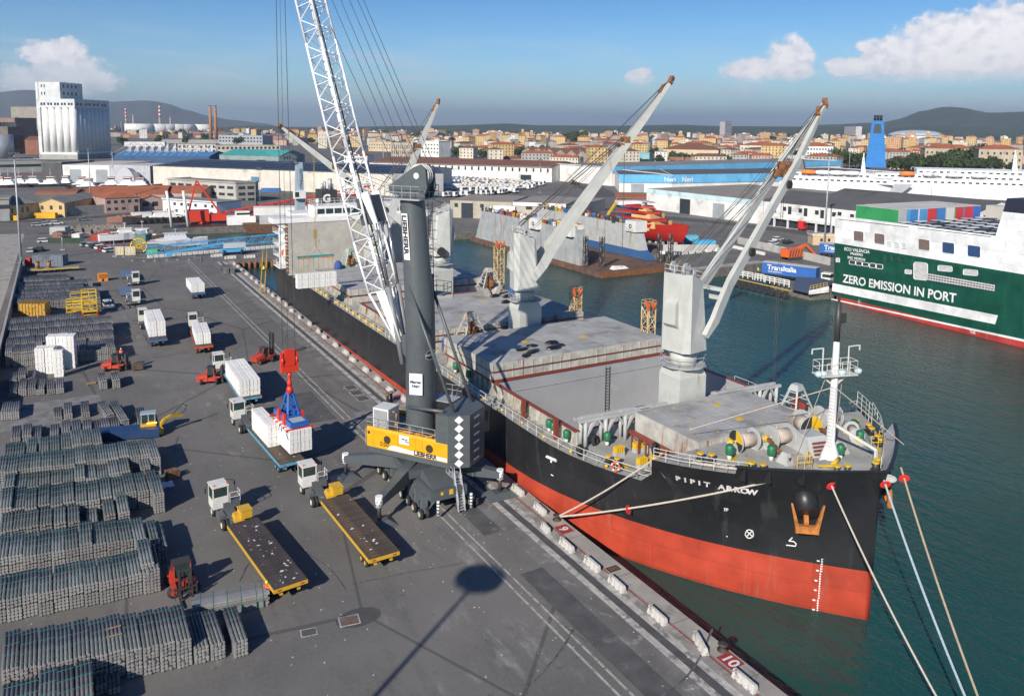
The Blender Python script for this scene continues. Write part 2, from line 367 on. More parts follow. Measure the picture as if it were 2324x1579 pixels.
# main quay, the cross pier at its end and the far shore (counter-clockwise outlines)
land('quay_apron',[(-12,-60),(39.9,-60),(39.9,226),(70,222),(70,237),(50,240),(36,250),(27,264),(21,278),(13,293),(5,303),(-12,312)])
land('side_road',[(-60,-60),(-12.002,-60),(-12.002,312),(-30,318),(-60,318)],mat=CONC)
shore = [(-1500,320),(-60.01,318.01),(-30.01,318.01),(-11.99,312.01),(3,315.5),(16,318),(27,304),(41,305),(72,300),(90,268),(119,256),(117,250),(152,250),(152,164),(141,160),(140,156),(158,156),(171,156),(150,136),(150,124),(165,121),(165,119),(158,100),(250,60),(600,-60),(2500,-60),(2500,2400),(-1500,2400)]
land('port_ground',shore)
mb = MB(); mb.quad((-14000,2400.01,-.6),(14000,2400.01,-.6),(26000,30000,-.6),(-16000,30000,-.6)); struct(mb.build('plain',FARG))
mb = MB(); mb.quad((-9000,-60,-.8),(-1500,-60,-.8),(-1500,2400,-.8),(-9000,2400,-.8)); mb.quad((2500,-60,-.8),(9000,-60,-.8),(9000,2400,-.8),(2500,2400,-.8)); struct(mb.build('outer_ground',FARG))
# quay surface bands (each a sheet 4 mm above the last)
def band(name,x0,x1,y0,y1,z,m):
 mb = MB(); mb.quad((x0,y0,z),(x1,y0,z),(x1,y1,z),(x0,y1,z)); return struct(mb.build(name,m))
band('apron_strip',33.8,36.2,-60,226,.004,M('apron_grey',(.15,.145,.14),rough=.9,var=.25,scale=.3,dirt=(.3,.29,.27),dscale=.5,dthr=.55,coords='World'))
band('rail_bed',35.45,37.35,-60,225.5,.008,CONCP)
band('rail_groove',36.05,36.75,-60,225,.012,DARKT)
band('coping',38.35,39.9,-60,226,.016,CONC)
band('coping_edge',37.35,38.3,-60,226,.012,M('coping_grey',(.24,.23,.21),rough=.9,var=.25,scale=.5,dirt=(.36,.35,.32),dscale=.7,dthr=.5,coords='World'))
mb = MB()
y = -60
while y < 224:
 l = rnd.uniform(5,16); mb.quad((38.1,y,.02),(38.22,y,.02),(38.22,y+l,.02),(38.1,y+l,.02)); y += l+rnd.uniform(0,.5)
struct(mb.build('red_line',REDP))
mb = MB()
for x in (29.95,30.75):
 y = -60
 while y < 224:
  l = rnd.uniform(8,25); wd = .1; x_ = x-(y-50)*.009
  mb.quad((x_,y,.008),(x_+2*wd,y,.008),(x_+2*wd-l*.009,y+l,.008),(x_-l*.009,y+l,.008)); y += l+rnd.uniform(0,.35)
struct(mb.build('crane_lane_lines',LINE))
mb = MB()
for i in range(-6,32): mb.quad((38.36,i*7.1,.020),(39.88,i*7.1,.020),(39.88,i*7.1+.05,.020),(38.36,i*7.1+.05,.020))
struct(mb.build('coping_joints',DARKT))
# patches, covers
DPA = M('patch_dark',(.083,.083,.085),rough=.92,var=.2,scale=.6,dirt=(.16,.155,.15),dscale=.5,dthr=.55,coords='World'); LPA = M('patch_light',(.20,.195,.185),rough=.92,var=.2,scale=.6,dirt=(.12,.12,.115),dscale=.5,dthr=.5,coords='World')
band('dark_lane',31.6,33.79,34,54,.005,DPA); band('dark_lane',31.9,33.79,61,78,.005,DPA); band('light_patch',31.3,33.7,92,97,.005,LPA); band('dark_lane',24.5,28.9,96,108,.005,DPA); band('light_patch',29.5,31.5,92.8,95.2,.024,LPA); band('light_patch',-9,3,110.5,120.5,.004,LPA)
mb = MB(); gr = random.Random(12)
for k in range(40):                                       # cracks and tyre arcs
 x,y,a = gr.uniform(6,34),gr.uniform(36,170),gr.choice((0,0,1.4,1.6,.5)); L = gr.uniform(2,12); w_ = gr.uniform(.015,.05) if k % 3 else gr.uniform(.04,.09); cv_ = gr.uniform(-.25,.25)
 pts = []
 for i in range(9): a += cv_/4+gr.uniform(-.12,.12); pts.append((x,y,a)); x += math.sin(a)*L/9; y += math.cos(a)*L/9
 for (x0,y0,a0),(x1,y1,a1) in zip(pts,pts[1:]): n0,n1 = (math.cos(a0)*w_,-math.sin(a0)*w_),(math.cos(a1)*w_,-math.sin(a1)*w_); mb.quad((x0-n0[0],y0-n0[1],.028),(x0+n0[0],y0+n0[1],.028),(x1+n1[0],y1+n1[1],.028),(x1-n1[0],y1-n1[1],.028))
struct(mb.build('tarmac_cracks',M('crack_dark',(.07,.07,.07),rough=.9,var=.3,dirt=(.13,.13,.125),dscale=2,dthr=.45,coords='World')))
def cover(x,y,sx,sy,rz,label,frame=LINE,fill=DARKT):
 t = thing('manhole_cover',label,'manhole cover',(x,y,0),rz)
 mb = MB(); mb.cbox((0,0,.008),(sx+.2,sy+.2,.016)); mb.build('frame',frame,t)
 mb = MB(); mb.cbox((0,0,.014),(sx,sy,.028)); mb.build('lid',fill,t)
cover(14.1,54.75,1.0,.72,-.15,'small dark manhole cover with a pale frame left of the round patch')
mb = MB(); c = [(17.9+1.75*math.cos(i*math.pi/12),54.75+1.15*math.sin(i*math.pi/12)) for i in range(24)]
mb.quad(*[(x,y,.006) for x,y in c]); struct(mb.build('round_patch',M('patch',(.07,.07,.072),rough=.9,var=.15,coords='World')))
cover(17.15,54.7,1.35,1.05,-.15,'rusty square manhole cover inside the round dark patch of asphalt',CONCP,M('rusty_plate',(.13,.11,.1),rough=.8,var=.3,dirt=RUST,dthr=.5))
for i,yy in enumerate((106.9,104.3,101.7)):
 cover(34.3,yy,1.5,1.7,0,('farthest','middle','nearest')[i]+' of three dark steel pit covers in a row left of the rail bed',CONCP)
cover(23.0,66.3,.5,.4,0,'tiny dark drain grate right of the second yellow flatbed trailer',DARKT)
cover(38.95,50.9,.9,.55,0,'rusty brown grate in the pale quay coping beside the red hull',CONCP,M('grate',(.12,.09,.07),rough=.8,dirt=RUST,dthr=.45))
# numbered quay plates
for s_,(x,y),k in (('10',(39.1,37.45),1),('9',(38.95,58.5),1),('8',(39.0,79.5),1),('7',(39.0,100),1),('6',(39.0,121),1),('5',(39.0,142),1)):
 t = thing('quay_number','red panel with white number %s painted on the quay edge' % {'10': 'ten','9': 'nine','8': 'eight','7': 'seven','6': 'six','5': 'five'}[s_],'painted sign',(x,y,.02))
 mb = MB(); mb.box(-.65,.65,-.75,.75,0,.004); mb.build('panel',REDP,t)
 text(s_,1.25,WHITEP,t,(x-.42,y+.38 if s_ != '10' else y+.6,.028),(0,-1,0),(1,0,0),name='numeral',bold=.03)
# ================================================================ billets in the yard
STEEL = M('billet_steel',(.135,.137,.145),rough=.6,metal=.2,var=.3,scale=.9,dirt=(.1,.09,.08),dscale=1.1,dthr=.6,rand=.22)
CAP = M('billet_end',(.27,.265,.255),rough=.7,metal=.1,var=.2,scale=5,rand=.15)
WOOD = M('dunnage_wood',(.3,.2,.11),rough=.9,var=.2,scale=4)
STRAP = M('teal_strap',(.03,.2,.17),rough=.6)
BD = .245
def billet_mesh(L,n=10):
 mb = MB(); r = BD/2*.97
 k = 0
 for y in (0,L): mb.v += [(r*math.cos(2*math.pi*i/n+.31),y,r*math.sin(2*math.pi*i/n+.31)) for i in range(n)]
 mb.sm = True
 for i in range(n): j = (i+1) % n; mb.face((i,n+i,n+j,j))
 mb.sm = False; mb.m = 1; mb.face(range(n)); mb.face(range(2*n-1,n-1,-1))
 return mb.mesh('billet',[STEEL,CAP])
_bm = {}
def bundle_mesh(nx,nz,L,n=8,st=True):
 key = (nx,nz,round(L,1),st)
 if key in _bm: return _bm[key]
 mb = MB(); r = BD/2*.985; rr = random.Random(nx*100+nz)
 for iz in range(nz):
  for ix in range(nx):
   x = (ix+.5)*BD; z = .07+(iz+.5)*BD+(iz//4)*.07; j0 = rr.uniform(-.05,.05)
   k = len(mb.v)
   for y in (j0,L+j0): mb.v += [(x+r*math.cos(2*math.pi*i/n+.39),y,z+r*math.sin(2*math.pi*i/n+.39)) for i in range(n)]
   mb.m = 0; mb.sm = True
   for i in range(n):
    j = (i+1) % n; mb.face((k+i,k+n+i,k+n+j,k+j))
   mb.sm = False; mb.m = 1; mb.face(range(k,k+n)); mb.face(range(k+2*n-1,k+n-1,-1))
 mb.m = 2
 for q in range((nz+3)//4):
  for yy in (.18*L,.5*L,.82*L): mb.box(0,nx*BD,yy-.05,yy+.05,q*(4*BD+.07),q*(4*BD+.07)+.068)
 mb.m = 3; H = nz*BD+.07*((nz+3)//4)
 for yy in (.12*L,.36*L,.62*L,.88*L) if st else ():
  mb.box(-.004,nx*BD+.004,yy-.012,yy+.012,H-.03,H+.012)
 _bm[key] = mb.mesh('bundle',[STEEL,CAP,WOOD,STRAP]); return _bm[key]
ORD = ['rightmost','second','third','fourth','fifth','sixth','seventh','eighth','ninth','tenth','eleventh','twelfth','thirteenth','fourteenth','fifteenth','sixteenth','seventeenth','eighteenth']
def far_bundle(x,y,z,nx,nz,L,rz,label,group):
 ob = inst(bundle_mesh(nx,nz,L,8,y < 100),'billet_bundle',None,(x,y,z),(0,0,rz)); tag(ob,label,'metal billets',group); return ob
BIL = {}
def near_bundle(x,y,z,nx,nz,L,rz,label,group):
 t = thing('billet_bundle',label,'metal billets',(x,y,z),rz,group)
 me = BIL.setdefault(round(L,1),billet_mesh(L))
 for iz in range(nz):
  for ix in range(nx):
   inst(me,'billet',t,((ix+.5)*BD,rnd.uniform(-.06,.06),.07+(iz+.5)*BD),(0,rnd.choice((0,.6,1.2)),0))
 mb = MB()
 for yy in (.18*L,.5*L,.82*L): mb.box(0,nx*BD,yy-.05,yy+.05,0,.068)
 mb.build('dunnage',WOOD,t,kind='stuff')
 mb = MB(); H = nz*BD+.07
 for yy in (.12*L,.36*L,.62*L,.88*L):
  mb.box(-.004,nx*BD+.004,yy-.01,yy+.01,H-.02,H+.006)
 mb.build('strap',STRAP,t,kind='stuff')
def row(name,xs,y_at,slope,L,levels,near=False,rz=0.,jit=.24,nx=4):
 g = 'metal billets stacked in the '+name
 for i,x in enumerate(xs):
  lv = levels[i % len(levels)] if isinstance(levels,(list,tuple)) else levels
  dy = rnd.uniform(-jit,jit); r_ = rz+rnd.uniform(-.012,.012)
  y = y_at+slope*(x-xs[0])+dy
  col_ = ORD[i]+(' column from right' if i else ' column')
  z = 0
  q = lv
  stack = []
  while q > 0:
   n = min(4,q) if q != 5 else 5
   stack.append(n); q -= n
  if near or len(stack) <= 2 and name in SPLIT:
   for k,n in enumerate(stack):
    tier = '' if len(stack) == 1 else ('lower ' if k == 0 else 'upper ')
    (near_bundle if near else far_bundle)(x,y+rnd.uniform(-.05,.05),z,nx,n,L,r_,'%sgrey billet bundle, %s, %s' % (tier,col_,name),g); z += n*BD+.07
  else:
   far_bundle(x,y,0,nx,lv,L,r_,'tall grey billet stack, %s, %s' % (col_,name),g)
SPLIT = {'nearest row','row behind the red forklift','third row','fourth row of loose piles','fifth row','sixth row','seventh row'}
def xr(a,b,st=1.02):
 n = int(round((a-b)/st))+1; return [a-i*st for i in range(n)]
row('corner row at the bottom left',xr(-.9,-5.0),51.75,-.02,4.35,[8,8,8,7,7],near=False)
row('low pile beside the corner row',[.18,.9],54.6,-.3,2.4,[3,2],nx=3)
row('nearest row',[8.72,7.28,6.22],54.5,-.12,4.4,[5,5,5],near=True)
row('nearest tall row',xr(5.14,-5.1),55.1,-.215,4.5,[8],near=True)
row('row behind the red forklift',xr(3.92,-6.2),65.55,-.135,3.95,[7,7,7,7,7,7,7,7,7,7])
row('pair at the right end of the second row',[4.2],65.7,0,4.2,[8])
far_bundle(3.85,66.0,7*BD+.15,4,2,4.3,0,'short grey billet bundle lying alone on top near the right end of the second row','metal billets stacked in the row behind the red forklift')
row('third row',xr(3.75,-6.4),71.5,-.2,4.3,[7,7,7,7,8,7,7])
row('right end of the third row',[4.95,5.45],70.4,-1.,4.3,[7,6],nx=3)
row('fourth row of loose piles',[2.9,1.75,.3,-1.15,-2.25,-3.35,-4.4,-5.4,-6.4],78.3,-.16,4.7,[6,5,3,5,5,5,5,5,5])
row('fifth row',[5.85,4.8,3.75,2.7,1.65,.6,-.45,-1.5,-2.5,-3.55,-4.6,-5.6,-6.6],81.1,-.2,4.8,[7,7,7,6,6,6,6,6,6,6,6,6])
row('right end of the fifth row',[6.0],79.4,0,4.5,[8])
row('sixth row',xr(3.6,-6.4),86.8,-.17,4.6,[7,7,6,6,7,6,6,6,6,6])
row('block right of the sixth row',[6.6,5.55],88.4,.3,6.,[8,6])
row('seventh row',xr(5.8,-7.2),90.1,-.14,4.5,[8])
row('eighth row with gaps',[1.45,.42,-.6,-1.62,-2.7,-3.75,-4.95,-6.1,-7.1],96.6,-.24,4.9,[7,7,7,6,5,5,5,4,4])
row('ninth row of low piles',[3.6,2.6,1.6,.6,-.5,-1.6,-2.8,-4.6,-5.6,-6.7],102.7,-.22,4.3,[4,4,3,4,4,4,3,3,4,4])
for x,y,n,L,rz_,la in ((3.2,107.2,5,5.6,.14,'slanting grey billet bundle left of the blue machine cabin'),(4.65,104.2,5,8.,.11,'long slanting pile of grey billets just left of the blue machine cabin'),
       (6.5,103.,4,6.,-.02,'grey billet pile right behind the blue machine cabin'),(5.75,103.6,2,5.,.03,'low shaded billet pile between the slanting pile and the cabin'),
       (-2.5,111.7,2,3.9,0,'low pair of billet layers standing left of two other low piles on bare ground'),(-1.36,111.4,3,4.8,0,'low billet bundle in the middle of three on bare ground'),(.57,111.,3,4.7,0,'low billet bundle, right one of three on bare ground'),
       (3.06,122.0,5,4.2,.03,'left one of two lone tidy billet stacks behind the wooden pallet'),(4.68,121.7,5,4.,.02,'right one of two lone tidy billet stacks behind the wooden pallet'),
       (-3.3,123.1,3,4.9,.02,'left one of two low billet piles in front of the white bales'),(-2.25,122.95,3,4.9,0,'right one of two low billet piles in front of the white bales'),
       (-8.2,114.8,4,4.6,0,'left of two joined billet bundles by the boundary wall'),(-7.2,114.5,4,4.6,0,'right of two joined billet bundles by the boundary wall'),
       (-7.8,124.0,3,5.2,0,'left lower billet bundle before the white bales'),(-6.7,124.1,4,5.2,0,'second billet bundle from the wall before the white bales'),(-5.6,123.9,4,5.2,0,'third billet bundle from the wall before the white bales'),(-4.6,123.6,3,5.2,-.03,'fourth billet bundle from the wall before the white bales'),
       (-8.,129.2,4,4.4,0,'billet bundle half hidden behind the pile by the wall'),(-6.9,129.2,6,4.4,0,'tall billet bundle behind the pile by the wall'),(-5.8,129.,4,4.4,0,'low billet bundle just left of the white bales')):
 far_bundle(x,y,0,4,n,L,rz_,la,'loose billet piles in the middle of the yard')
row('broad block left of the white bales',xr(-5.9,-9.2),139.2,-.35,5.2,[9])
row('broad block right of the white bales',xr(5.0,-.2),137.2,-.3,6.,[8,8,7,7,8,8])
for k,(ya,xx,lv) in enumerate(((145.4,5.2,8),(150.6,5.4,8),(156.,5.6,8),(161.2,1.0,8))):
 row(('first','second','third','fourth')[k]+' long row behind the white bales',xr(xx,-9.4,1.03),ya,-.1,4.9,[lv])
for k,(ya,xx,lv) in enumerate(((179.6,4.6,7),(185.2,4.7,6),(190.6,4.5,6),(196.2,2.0,5),(201.4,3.8,5),(206.8,-.6,6),(212.5,-1.1,4))):
 row(('first','second','third','fourth','fifth','sixth','seventh')[k]+' far row behind the yellow frames',xr(xx,-9.5,1.05),ya,-.2,4.9,[lv])
far_bundle(34.2,205.5,0,4,6,5.,.05,'left one of two billet bundles alone by the far quay edge','loose billet piles in the middle of the yard')
far_bundle(35.5,205.5,0,4,6,5.,.05,'right one of two billet bundles alone by the far quay edge','loose billet piles in the middle of the yard')
# loose slats lying on the billets
for i,(x,y,z,la) in enumerate(((1.0,57.6,2.14,'front one of two pale wooden slats across the nearest tall row'),(1.0,58.6,2.14,'rear one of two pale wooden slats across the nearest tall row'))):
 mb = MB(); mb.box(0,1.0,0,.09,0,.05); tag(mb.build('wooden_slat',WOOD),la,'wooden slat','wooden slats').location = (x,y,z)
# long flat bars lying crosswise by the nearest forklift
t = thing('flat_bar_pile','pile of long flat grey bars with teal straps beside the standing worker','metal bars',(6.9,60.2,0),-.13)
FLAT = M('flat_bar',(.25,.25,.245),rough=.6,metal=.2,var=.15,scale=.8,rand=.2)
me = MB().box(0,5.4,0,.42,0,.17).mesh('bar',FLAT)
for k in range(6):
 for j in range(4 if k > 1 else 3):
  inst(me,'flat_bar',t,(rnd.uniform(-.12,.12),j*.44-(.0 if k < 3 else .1),k*.2),(0,0,rnd.uniform(-.006,.006)))
mb = MB()
for xx in (.5,1.4,2.4,3.4,4.5,5.0): mb.box(xx,xx+.03,-.13,1.7,-.0,1.19)
mb.build('strap',STRAP,t,kind='stuff')
# ================================================================ white pulp bales
BALE = M('pulp_bale',(.80,.79,.76),rough=.85,var=.05,scale=3,bump=.25,dirt=(.55,.54,.52),dscale=1.2,dthr=.62,rand=.05)
BWIRE = M('bale_seam',(.42,.41,.4),rough=.9)
_bl = {}
def bale_mesh(w_,d,n,lh):
 key = (w_,d,n,lh)
 if key not in _bl:
  mb = MB()
  rr = random.Random(n*7+int(w_*10))
  for i in range(n):
   j = rr.uniform(-.025,.025); e = .03
   mb.hexa([(j+e,e+j,i*lh),(w_+j-e,e+j,i*lh),(w_+j-e,d+j-e,i*lh),(j+e,d+j-e,i*lh)],[(j+.01,j+.01,(i+.93)*lh),(w_+j-.01,j+.01,(i+.93)*lh),(w_+j-.01,d+j-.01,(i+.93)*lh),(j+.01,d+j-.01,(i+.93)*lh)])
  mb.m = 1; mb.box(.06,w_-.06,.06,d-.06,.01,n*lh-.03)
  for xx in (.3*w_,.7*w_): mb.box(xx,xx+.02,-.005,d+.005,.02,n*lh+.002)
  _bl[key] = mb.mesh('pulp_bale',[BALE,BWIRE])
 return _bl[key]
def bale(x,y,z,w_,d,n,lh,rz,label,group): return tag(inst(bale_mesh(w_,d,n,lh),'pulp_bale',None,(x,y,z),(0,0,rz)),label,'pulp bale',group)
def loc2(org,rz,x,y): return (org[0]+math.cos(rz)*x-math.sin(rz)*y,org[1]+math.sin(rz)*x+math.cos(rz)*y)
ORD2 = ['nearest','second','third','fourth','fifth','sixth','seventh','eighth','ninth','tenth','eleventh','twelfth']
def bale_load(org,rz,z,x0,y0,nc,nr,w_,d,n,lh,what,skip=(),tall=None):
 for c_ in range(nc):
  for r_ in range(nr):
   if (c_,r_) in skip: continue
   x,y = loc2(org,rz,x0+c_*(w_+.06),y0+r_*(d+.03)+rnd.uniform(-.02,.02))
   side = ('left' if c_ == 0 else 'right') if nc == 2 else ('left','middle','right')[c_]
   bale(x,y,z,w_,d,n,lh,rz+rnd.uniform(-.01,.01),'white bale stack, %s in the %s file, %s' % (ORD2[r_],side,what),'pulp bales '+what)
# ================================================================ flatbed roll trailers and terminal tractors
BLACK = M('rubber',(.025,.025,.025),rough=.85,var=.2)
GLASS = M('dark_glass',(.03,.05,.05),rough=.12,var=.2,spec=.6)
CHAS = paint('chassis_grey',(.11,.12,.125))
CABW = paint('cab_white',(.70,.69,.64),rough=.35)
YEL = paint('yellow_steel',(.60,.36,.03),dirt=(.25,.11,.03),dthr=.6)
BLUEP = paint('blue_steel',(.04,.14,.34),dirt=(.1,.1,.1))
LBLUE = paint('light_blue_steel',(.10,.33,.48),dirt=(.15,.12,.09),dthr=.56)
REDS = paint('red_steel',(.45,.05,.03),dirt=(.2,.05,.03))
PLANK = M('deck_plank',(.055,.045,.042),rough=.75,var=.35,scale=1.5,dirt=(.15,.085,.04),dscale=.9,dthr=.58,rand=.12)
PLANKB = M('deck_plank_brown',(.075,.058,.045),rough=.8,var=.3,scale=1.5,dirt=(.17,.1,.05),dscale=1.1,dthr=.5,rand=.12)
TIREME = MB().lathe([(.05,-.16),(.3,-.16),(.5,-.13),(.52,-.05),(.52,.05),(.5,.13),(.3,.16),(.05,.16)],n=14,axis='x').mesh('tyre',BLACK)
def wheel(parent,x,y,r,w_,rimmat,name='wheel'):
 a = inst(TIREME,name,parent,(x,y,r),(0,0,0),(w_/.32,r/.52,r/.52))
 s_ = 1 if x >= 0 else -1
 mb = MB(); mb.tube((s_*.155,0,0),(s_*.175,0,0),.27,10); mb.tube((s_*.175,0,0),(s_*.2,0,0),.09,8)
 mb.build('rim',rimmat,a)
 return a
def trailer(loc,rz,edge,plank,label,L=12.3,W=2.75,paper=0,goose=True,ppl=True,group='flatbed trailers'):
 t = thing('flatbed_trailer',label,'trailer',(*loc,0),rz,group)
 mb = MB(); mb.box(-W/2,W/2,0,.14,1.16,1.46); mb.box(-W/2,W/2,L-.14,L,1.16,1.46)
 for s_ in (-1,1): mb.box(min(s_*W/2,s_*(W/2-.14)),max(s_*W/2,s_*(W/2-.14)),.143,L-.143,1.16,1.46)
 for s_ in (-.7,.7): mb.box(s_-.12,s_+.12,.2,L-.2,.75,1.155)
 mb.build('frame',edge,t)
 n = 24; me = MB().box(-W/2+.03,W/2-.03,0,(L-.06)/n-.03,0,.06).mesh('plank',plank)
 for k in range(n): inst(me,'plank',t,(0,.03+k*(L-.06)/n,1.462+rnd.uniform(0,.014)))
 if goose:
  mb = MB(); mb.box(-.4,.4,L+.02,L+1.6,.95,1.2); mb.hexa([(-.4,L+1.0,1.21),(.4,L+1.0,1.21),(.4,L+2.,1.21),(-.4,L+2.,1.21)],[(-.3,L+1.1,1.6),(.3,L+1.1,1.6),(.3,L+1.9,1.6),(-.3,L+1.9,1.6)])
  mb.build('gooseneck',edge,t)
 for y_ in (1.6,2.5):
  for x_ in (-.98,-.62,.62,.98): wheel(t,x_,y_,.36,.28,edge)
 mb = MB()
 for s_ in (-1,1): mb.box(s_*(W/2-.45)-.16,s_*(W/2-.45)+.16,-.012,-.002,1.25,1.37)
 mb.build('reflector',REDS,t)
 if paper:
  mb = MB()
  for k in range(paper):
   x,y,a,s_ = rnd.uniform(-W/2+.3,W/2-.3),rnd.uniform(.5,L-.6),rnd.uniform(0,3),rnd.uniform(.05,.22)
   z = 1.545+rnd.uniform(0,.02); u,v = (math.cos(a)*s_,math.sin(a)*s_),(-math.sin(a)*s_*.6,math.cos(a)*s_*.6)
   mb.quad((x-u[0],y-u[1],z),(x+v[0]*.8,y+v[1]*.8,z+.02),(x+u[0],y+u[1],z+.01),(x-v[0],y-v[1],z))
  mb.build('paper_scraps',WHITEP,t,kind='stuff')
 return t
def tractor_proto():
 t = thing('terminal_tractor','x','terminal tractor',(0,0,0))
 mb = MB(); mb.box(-.55,.55,-2.6,2.3,.62,.92); mb.box(-1.2,1.2,1.55,2.6,.55,1.0); mb.box(-.35,1.2,.6,1.5,.75,1.45); mb.box(-1.15,-.6,-1.,.3,.5,1.05); mb.tube((0,-1.9,.95),(0,-1.9,1.08),.5,10)
 mb.build('chassis',CHAS,t)
 mb = MB(); x0,x1,y0,y1 = -1.25,.2,.75,2.35
 mb.box(x0,x1,y0,y1,.98,1.85)
 for x in (x0,x1-.1):
  for y in (y0,y1-.12): mb.box(x,x+.1,y,y+.12,1.85,3.05)
 mb.box(x0-.04,x1+.04,y0-.06,y1+.06,3.05,3.2); mb.box(x0+.1,x1-.1,y0,y0+.06,1.85,2.1)
 mb.build('cab',CABW,t)
 mb = MB(); mb.box(x0+.03,x1-.03,y0+.05,y1-.03,1.86,3.045); mb.build('window',GLASS,t)
 mb = MB(); mb.box(x0-.34,x0-.22,y1-.1,y1,2.1,2.6); mb.bar((x0-.28,y1-.05,2.7),(x0,y1-.05,3.),.04); mb.build('mirror',BLACK,t)
 mb = MB(); mb.box(x1+.95,x1+1.07,y1-.1,y1,2.3,2.75); mb.bar((x1+1.,y1-.05,2.8),(x1,y1-.05,3.1),.04); mb.build('mirror',BLACK,t)
 mb = MB(); mb.tube((x0+.15,y0+.2,3.2),(x0+.15,y0+.2,3.36),.07,8); mb.tube((x1-.1,y0+.2,3.2),(x1-.1,y0+.2,3.36),.07,8); mb.build('beacon',M('orange_lens',(.8,.15,.01),rough=.3),t)
 mb = MB(); mb.rail([(.25,.5,1.45),(1.2,.5,1.45),(1.2,2.2,1.45)],h=.95,r=.03,step=.9,mids=2); mb.build('guard_rail',CABW,t)
 mb = MB(); mb.box(-1.1,-.7,2.6,2.65,.65,.85); mb.box(.7,1.1,2.6,2.65,.65,.85); mb.build('headlight',M('lamp_glass',(.6,.6,.58),rough=.2),t)
 for x,y in ((-1.05,1.6),(1.05,1.6),(-1.05,-1.7),(-.7,-1.7),(.7,-1.7),(1.05,-1.7)): wheel(t,x,y,.52,.3,CABW)
 return t
TR0 = tractor_proto(); _tr = [0]
def tractor(loc,rz,label):
 if not _tr[0]: _tr[0] = 1; TR0.location = (*loc,0); TR0.rotation_euler = (0,0,rz); TR0['label'] = label; TR0['group'] = 'white terminal tractors'; return TR0
 return dup(TR0,(*loc,0),rz,label,'white terminal tractors')
def bulkhead(parent,L,m):                                # yellow or blue locker behind the cab
 mb = MB(); mb.box(.1,1.1,L+.7,L+1.9,1.25,2.0); mb.box(.05,1.15,L+.65,L+1.95,2.001,2.06); mb.build('locker',m,parent)
tA = trailer((13.92,59.1),.106,YEL,PLANK,'empty flatbed trailer with a yellow edge and white scraps, nearest the billets',paper=42)
bulkhead(tA,12.3,YEL); tractor(loc2((13.92,59.1),.106,-.1,16.1),.106,'white terminal tractor coupled to the scrap-littered yellow-edged trailer nearest the billets')
tB = trailer((21.8,59.65),.04,YEL,PLANKB,'empty brown-decked flatbed trailer with a yellow edge, next to the harbour crane',paper=16)
bulkhead(tB,12.3,YEL); tractor(loc2((21.8,59.65),.04,-.5,16.),.04,'white terminal tractor coupled to the brown-decked trailer beside the harbour crane')
tC = trailer((19.8,81.9),.07,LBLUE,PLANKB,'half unloaded flatbed trailer with a light blue edge under the crane spreader',paper=5)
bulkhead(tC,12.3,LBLUE); tractor(loc2((19.8,81.9),.07,-.5,16.5),.07,'white terminal tractor coupled to the light blue trailer under the crane spreader')
tD = trailer((20.2,105.),.0,LBLUE,PLANKB,'light blue flatbed trailer carrying a full double file of white bales')
tractor((19.5,120.9),0,'white terminal tractor ahead of the full light blue trailer, next to a red forklift')
tE = trailer((12.6,141.3),-.02,BLUEP,PLANK,'dark blue flatbed trailer loaded high with white bales',L=13.)
tractor((12.2,157.8),0,'white terminal tractor ahead of the dark blue loaded trailer')
tF = trailer((18.6,133.6),-.07,M('orange_red',(.5,.09,.03),rough=.5,dirt=RUST),PLANKB,'flatbed trailer with an orange red edge, partly loaded with white bales',L=12.)
tractor((19.7,149.6),-.07,'white terminal tractor ahead of the orange-edged trailer')
tG = trailer((24.05,177.4),.0,BLUEP,PLANK,'dark blue flatbed trailer with a block of white bales, standing alone by the lane lines',L=10.5,goose=False)
bale_load((20.2,105.),0.,1.54,-1.36,.5,2,11,1.3,.93,6,.36,'on the full light blue trailer')
bale_load((12.6,141.3),-.02,1.54,-1.38,2.0,2,11,1.32,.9,7,.36,'on the dark blue trailer')
bale_load((18.6,133.6),-.07,1.54,-1.2,1.2,2,9,1.15,.95,5,.36,'on the orange-edged trailer',skip=((1,8),))
bale_load((24.05,177.4),0.,1.54,-1.38,.7,2,8,1.32,1.,5,.36,'on the lone dark blue trailer')
bale_load((18.9,86.9),.07,1.54,-.55,0.,1,7,1.3,.9,7,.36,'on the trailer under the spreader')
bale_load((19.9,83.4),.09,1.75,0.,0.,2,6,1.22,.88,7,.36,'just lifted by the crane spreader')
# bales standing on the ground beside the billets
for (x,y,nc,nr,n,lh,what) in ((-4.9,134.2,2,2,11,.36,'in the low left block on the ground'),(-2.5,131.6,1,1,11,.36,'standing foremost on the ground')):
 bale_load((x,y),-.2,0,0,0,nc,nr,1.25,1.,n,lh,what)
bale_load((-3.4,136.4),-.2,0,0,0,2,2,1.25,1.,14,.36,'in the tall block on the ground')
bale_load((-1.0,135.6),-.2,0,0,0,1,2,1.3,1.,14,.36,'at the tall right end on the ground')
# terminal tractors parked facing the camera, each with a flat trailer behind
for i,(x,y) in enumerate(((11.3,179.8),(12.9,202.))):
 tractor((x+.2,y),math.pi,('nearer' if i == 0 else 'farther')+' of two white terminal tractors parked facing the camera')
 tt = thing('flatbed_trailer',('nearer' if i == 0 else 'farther')+' blue-grey flat trailer behind a white tractor that faces the camera','trailer',(x-.4,y+3,0),0,'flatbed trailers')
 mb = MB(); mb.box(-1.4,1.4,0,8.5,1.3,1.5); mb.box(-1.1,1.1,.3,8.2,.9,1.29); mb.build('bed',paint('bed_blue',(.12,.17,.26)),tt)
 for x_ in (-1,1):
  for y_ in (5.5,6.6): wheel(tt,x_,y_,.45,.3,CHAS)
